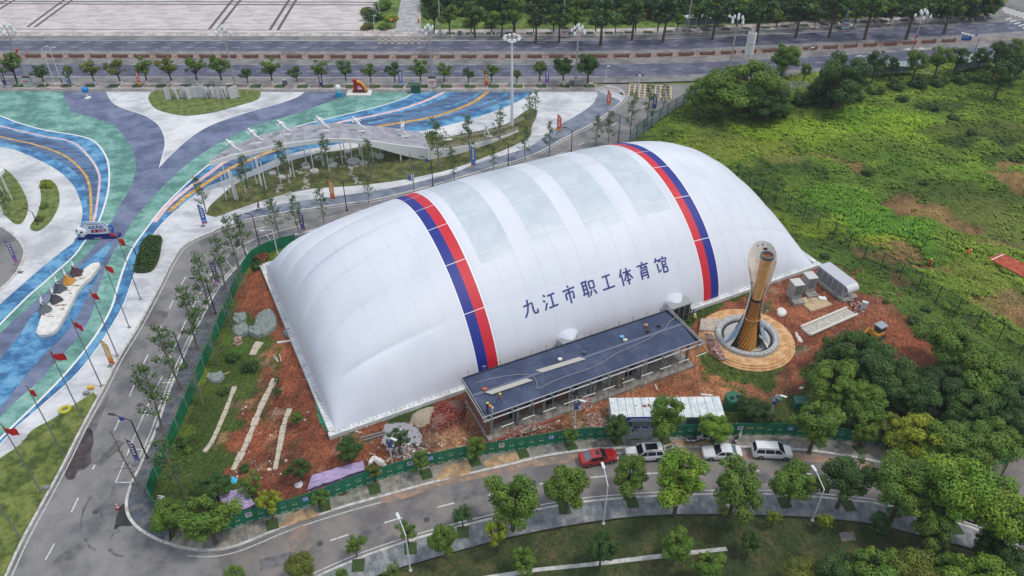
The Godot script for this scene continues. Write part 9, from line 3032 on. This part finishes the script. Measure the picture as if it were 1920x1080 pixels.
	var low := [[560, 1066, 26, 1.0, "olive", "tree at the bottom edge left of the lower pavement"], [664, 1022, 17, 1.15, "mid", "small tree in the leftmost pit of the lower pavement"], [763, 996, 18, 1.1, "mid", "small tree beside the leftmost white lamp"], [834, 1010, 27, 1.15, "mid", "tall tree left of the sparse one on the lower pavement"], [867, 966, 17, 1.1, "bluish", "sparse small tree in a bare pit of the lower pavement"], [933, 996, 22, 1.45, "lime", "narrow yellow-green tree on the lower pavement"], [962, 934, 50, 1.0, "mid", "large round green tree at the left of the lower road trees"], [1066, 913, 42, 0.95, "mid", "loose green tree left of the middle white lamp"], [1178, 889, 37, 1.0, "mid", "green tree below the white off-roader"], [1278, 902, 50, 1.05, "fresh", "largest fresh green tree between the white cars"], [1384, 910, 49, 0.95, "mid", "round olive-green tree below the white sedan"], [1491, 905, 37, 0.95, "mid", "tree below the right end of the parked cars"], [1592, 896, 42, 1.0, "dark", "darker tree right of the leaning white lamp"], [1698, 912, 54, 0.95, "mid", "large tree in the right half of the lower road"], [1816, 924, 68, 0.92, "fresh", "largest bright tree at the right of the lower road"], [1752, 984, 36, 1.1, "mid", "lower tree in front of the largest bright tree"], [1905, 975, 40, 1.2, "mid", "tree cut by the right edge of the picture on the lower pavement"], [1651, 978, 19, 1.0, "bluish", "small dense round tree on the lawn edge at the right"], [1546, 975, 13, 1.1, "lime", "small lime tree on the lawn right of the leaning lamp"], [1451, 970, 12, 1.2, "lime", "small lime tree on the lawn below the white people carrier"], [1855, 1022, 26, 1.0, "dark", "dark round shrub-like tree on the lawn edge at the right"], [1354, 955, 12, 1.2, "lime", "small yellow sapling below the olive-green tree"], [1128, 1030, 26, 1.25, "dark", "dark tree over the pale park path left of the middle"], [1268, 1024, 31, 1.0, "mid", "green tree over the pale park path in the middle"], [1328, 1062, 28, 0.9, "mid", "tree below the pale park path at the middle right"], [1408, 1018, 20, 0.9, "dark", "dark small tree at the end of the pale park path"], [979, 1056, 24, 1.0, "mid", "tree at the bottom edge below the narrow yellow-green tree"], [737, 1070, 14, 1.0, "mid", "small tree at the bottom edge by the lamp's foot"], [640, 1082, 14, 1.0, "mid", "tree top cut by the bottom edge at the left"], [1568, 1072, 36, 0.9, "dark", "dark crown at the bottom edge, leftmost of the right-hand grove"], [1640, 1064, 42, 0.9, "mid", "mid crown at the bottom edge in the right-hand grove, second from left"], [1710, 1080, 42, 0.9, "olive", "olive crown at the bottom edge in the right-hand grove, third from left"], [1770, 1070, 36, 0.9, "mid", "mid crown at the bottom edge in the right-hand grove, fourth from left"], [1838, 1078, 44, 0.9, "fresh", "fresh crown at the bottom edge in the right-hand grove, fifth from left"], [1910, 1074, 36, 0.9, "dark", "dark crown in the bottom right corner"], [1500, 1080, 30, 0.8, "olive", "low olive crown left of the right-hand grove"], [440, 1078, 16, 0.9, "mid", "tree top at the bottom edge left of the lower road"]]
	for t in low:
		crown_at("park_tree" if t[1] > 1000 else "road_tree", t[5], t[0], t[1], t[2], t[3], "huge" if t[2] > 52 else "big" if t[2] > 24 else "loose", t[4])
	var grove := [[1604, 664, 47, 0.85, "dark", "dark spreading tree nearest the torch at the top of the grove"], [1562, 718, 44, 0.85, "mid", "sunlit spreading tree at the left of the grove"], [1655, 695, 50, 0.85, "dark", "broad dark tree in the middle of the grove"], [1618, 760, 42, 0.85, "mid", "green spreading tree at the lower left of the grove"], [1704, 735, 44, 0.85, "dark", "dark tree in the grove's lower middle"], [1792, 652, 46, 0.8, "mid", "pale-topped tree at the upper right of the grove"], [1842, 698, 47, 0.85, "mid", "large green tree at the right of the grove"], [1765, 720, 38, 0.85, "deep", "deep shaded tree in the right half of the grove"], [1892, 740, 42, 0.85, "dark", "dark tree at the right edge of the grove"], [1822, 772, 40, 0.85, "dark", "dark tree below the large green tree of the grove"], [1728, 818, 42, 0.85, "lime", "lime-topped tree behind the hoarding at the right"], [1790, 835, 44, 0.85, "mid", "green tree behind the hoarding near the right end"], [1850, 830, 44, 0.85, "mid", "green tree at the right end of the hoarding"], [1905, 800, 34, 0.85, "dark", "dark tree at the right edge above the road"], [1602, 780, 20, 1.0, "bluish", "small dense bluish round tree in front of the grove"], [1660, 800, 30, 0.8, "olive", "thin olive tree behind the hoarding"], [1425, 775, 22, 0.9, "deep", "dark low tree beside the solar lamp"], [1400, 765, 22, 0.8, "deep", "dark low tree right of the green tank"]]
	for t in grove:
		crown_at("grove_tree", t[5], t[0], t[1], t[2], t[3], "bushy" if t[2] > 24 else "big", t[4])
	var clump_ := [[1352, 168, 48, 0.8, "mid", "broad tree at the left of the clump beside the main road"], [1412, 158, 50, 0.85, "mid", "broad tree in the middle of the clump below the antenna"], [1472, 108, 25, 1.0, "mid", "round tree right of the antenna at the road edge"], [1445, 190, 40, 0.7, "dark", "dark lower tree of the clump facing the field"], [1312, 180, 24, 1.0, "mid", "small pale round tree at the left foot of the clump"], [1578, 145, 45, 0.95, "dark", "large dark round tree standing alone by the enclosure"], [1510, 130, 11, 1.2, "mid", "small tree beside the white lamp right of the clump"], [1645, 113, 20, 1.0, "dark", "tree on the near pavement left of the lantern lamp"], [1676, 120, 10, 1.4, "dark", "thin tree left of the lantern lamp"], [1722, 113, 20, 1.0, "mid", "tree right of the lantern lamp on the near pavement"], [1765, 104, 19, 1.0, "mid", "tree left of the sign gantry"], [1800, 106, 17, 0.9, "dark", "dark tree behind the sign gantry's foot"], [1840, 104, 15, 0.9, "dark", "dark tree between the two road poles"], [1878, 100, 22, 1.0, "dark", "dark tree right of the cantilever pole"], [1908, 92, 18, 1.0, "mid", "tree at the right edge by the crossing street"], [1884, 138, 24, 0.9, "dark", "dark tree at the right edge behind the shelter roof"], [1912, 124, 20, 0.9, "deep", "deep green tree at the right edge of the scrub"], [1545, 175, 26, 0.7, "deep", "deep shaded crown at the foot of the large dark tree"]]
	for t in clump_:
		crown_at("road_tree", t[5], t[0], t[1], t[2], t[3], "bushy" if t[2] > 24 else "loose", t[4])
	var scrub := [[1500, 190, 26, "dark", "dark scrub below the clump beside the main road"], [1540, 192, 26, "deep", "deep scrub below the enclosure"], [1600, 182, 22, "dark", "dark scrub right of the large dark round tree"], [1640, 172, 20, "mid", "mid green scrub in front of the left shelter roof"], [1680, 164, 20, "dark", "dark scrub between the two shelter roofs, left part"], [1720, 160, 20, "deep", "deep scrub between the two shelter roofs, middle part"], [1758, 158, 20, "dark", "dark scrub between the two shelter roofs, right part"], [1800, 152, 22, "dark", "dark scrub in front of the right shelter roof"], [1840, 148, 22, "mid", "mid green scrub in front of the right shelter's end"], [1460, 212, 24, "olive", "olive scrub at the field edge below the clump"], [1395, 215, 22, "mid", "mid green scrub at the left field corner"], [1335, 215, 16, "mid", "mid green scrub by the mesh fence corner"], [1690, 188, 14, "dark", "small dark bush in the far field"], [1748, 205, 14, "dark", "dark bush belt in the far field, left bush"], [1785, 222, 12, "dark", "dark bush belt in the far field, middle bush"], [1820, 250, 12, "dark", "dark bush belt in the far field, right bush"], [1625, 325, 14, "dark", "dark bush beside the upper bare patch in the field"], [1730, 345, 10, "dark", "small dark bush above the long bare strip"], [1545, 482, 12, "dark", "dark bush inside the mesh fence near the dome corner"], [1660, 568, 8, "dark", "small bush by the trench inside the fence"], [1712, 603, 14, "dark", "left bush on the red slope inside the fence"], [1735, 582, 12, "dark", "right bush on the green slope inside the fence"], [1712, 606, 9, "olive", "low olive bush touching the left bush on the red slope"], [493, 487, 18, "rust", "reddish shrub at the dome's left rear corner"], [485, 500, 15, "dark", "dark shrub below the reddish one at the dome corner"], [436, 672, 16, "dark", "dark shrub between the hoarding and the pale rubble strip"], [470, 690, 18, "deep", "deep green shrub left of the pale battens"], [420, 735, 12, "dark", "dark shrub on the grass by the flat tarpaulin"], [345, 830, 16, "dark", "dark shrub inside the lower left hoarding"], [460, 880, 12, "dark", "dark shrub above the violet sheet roof"], [354, 845, 10, "mid", "small green shrub near the lower left hoarding"], [90, 348, 14, "lime", "yellow-green shrub at the tip of the narrow grass island"], [84, 388, 10, "mid", "green shrub in the middle of the narrow grass island"], [76, 412, 10, "olive", "pale shrub at the lower part of the narrow grass island"], [808, 258, 14, "mid", "green shrub at the left end of the planting bed"], [828, 262, 12, "olive", "olive shrub beside the crouching statue"], [1640, 805, 26, "olive", "low olive shrubs behind the hoarding at the right"], [1700, 850, 22, "dark", "dark shrub against the hoarding at the right"], [1460, 800, 22, "dark", "dark shrubs right of the solar lamp at the hoarding"], [1395, 790, 22, "dark", "dark shrubs behind the hoarding right of the site office"], [1495, 795, 20, "olive", "olive shrubs left of the big round tree behind the hoarding"], [1830, 850, 24, "dark", "dark shrubs at the right end of the hoarding"], [1770, 855, 22, "deep", "deep shrubs behind the hoarding under the grove"]]
	for t in scrub:
		bush_at(t[4], t[0], t[1], t[2], 0.95, t[3])
	var hp := W(loop([281, 448, 304, 449, 303, 462, 298, 490, 283, 511, 255, 513, 254, 505, 262, 478, 268, 460], 3))
	var h := thing("hedge", "clipped dark green rectangular hedge in the white concrete beside the parking bays", "hedge", P(279, 480) + V(0, PLAZA, 0))
	var lo := PackedVector2Array()
	for p in hp:
		lo.append(p - V2(h.position.x, h.position.z))
	var b := MB.new()
	b.prism(lo, 0.0, 0.55)
	pt("body", b, NM("hedge core", [S(40, 56, 26), S(54, 74, 34), S(70, 92, 44)], 2.0, 1.0), h)
	b = MB.new()
	var k := 0
	while k < 2600:
		var p := V2(RR(-3.5, 3.5), RR(-5, 5))
		if Geometry2D.is_point_in_polygon(p, lo):
			clump(b, V(p.x, RR(0.5, 0.8), p.y), V(0.12, 0.1, 0.12), 2, 0.2, RR(0.7, 1.0), 0.0)
		k += 1
	pt("foliage", b, crown_mat("dark"), h)
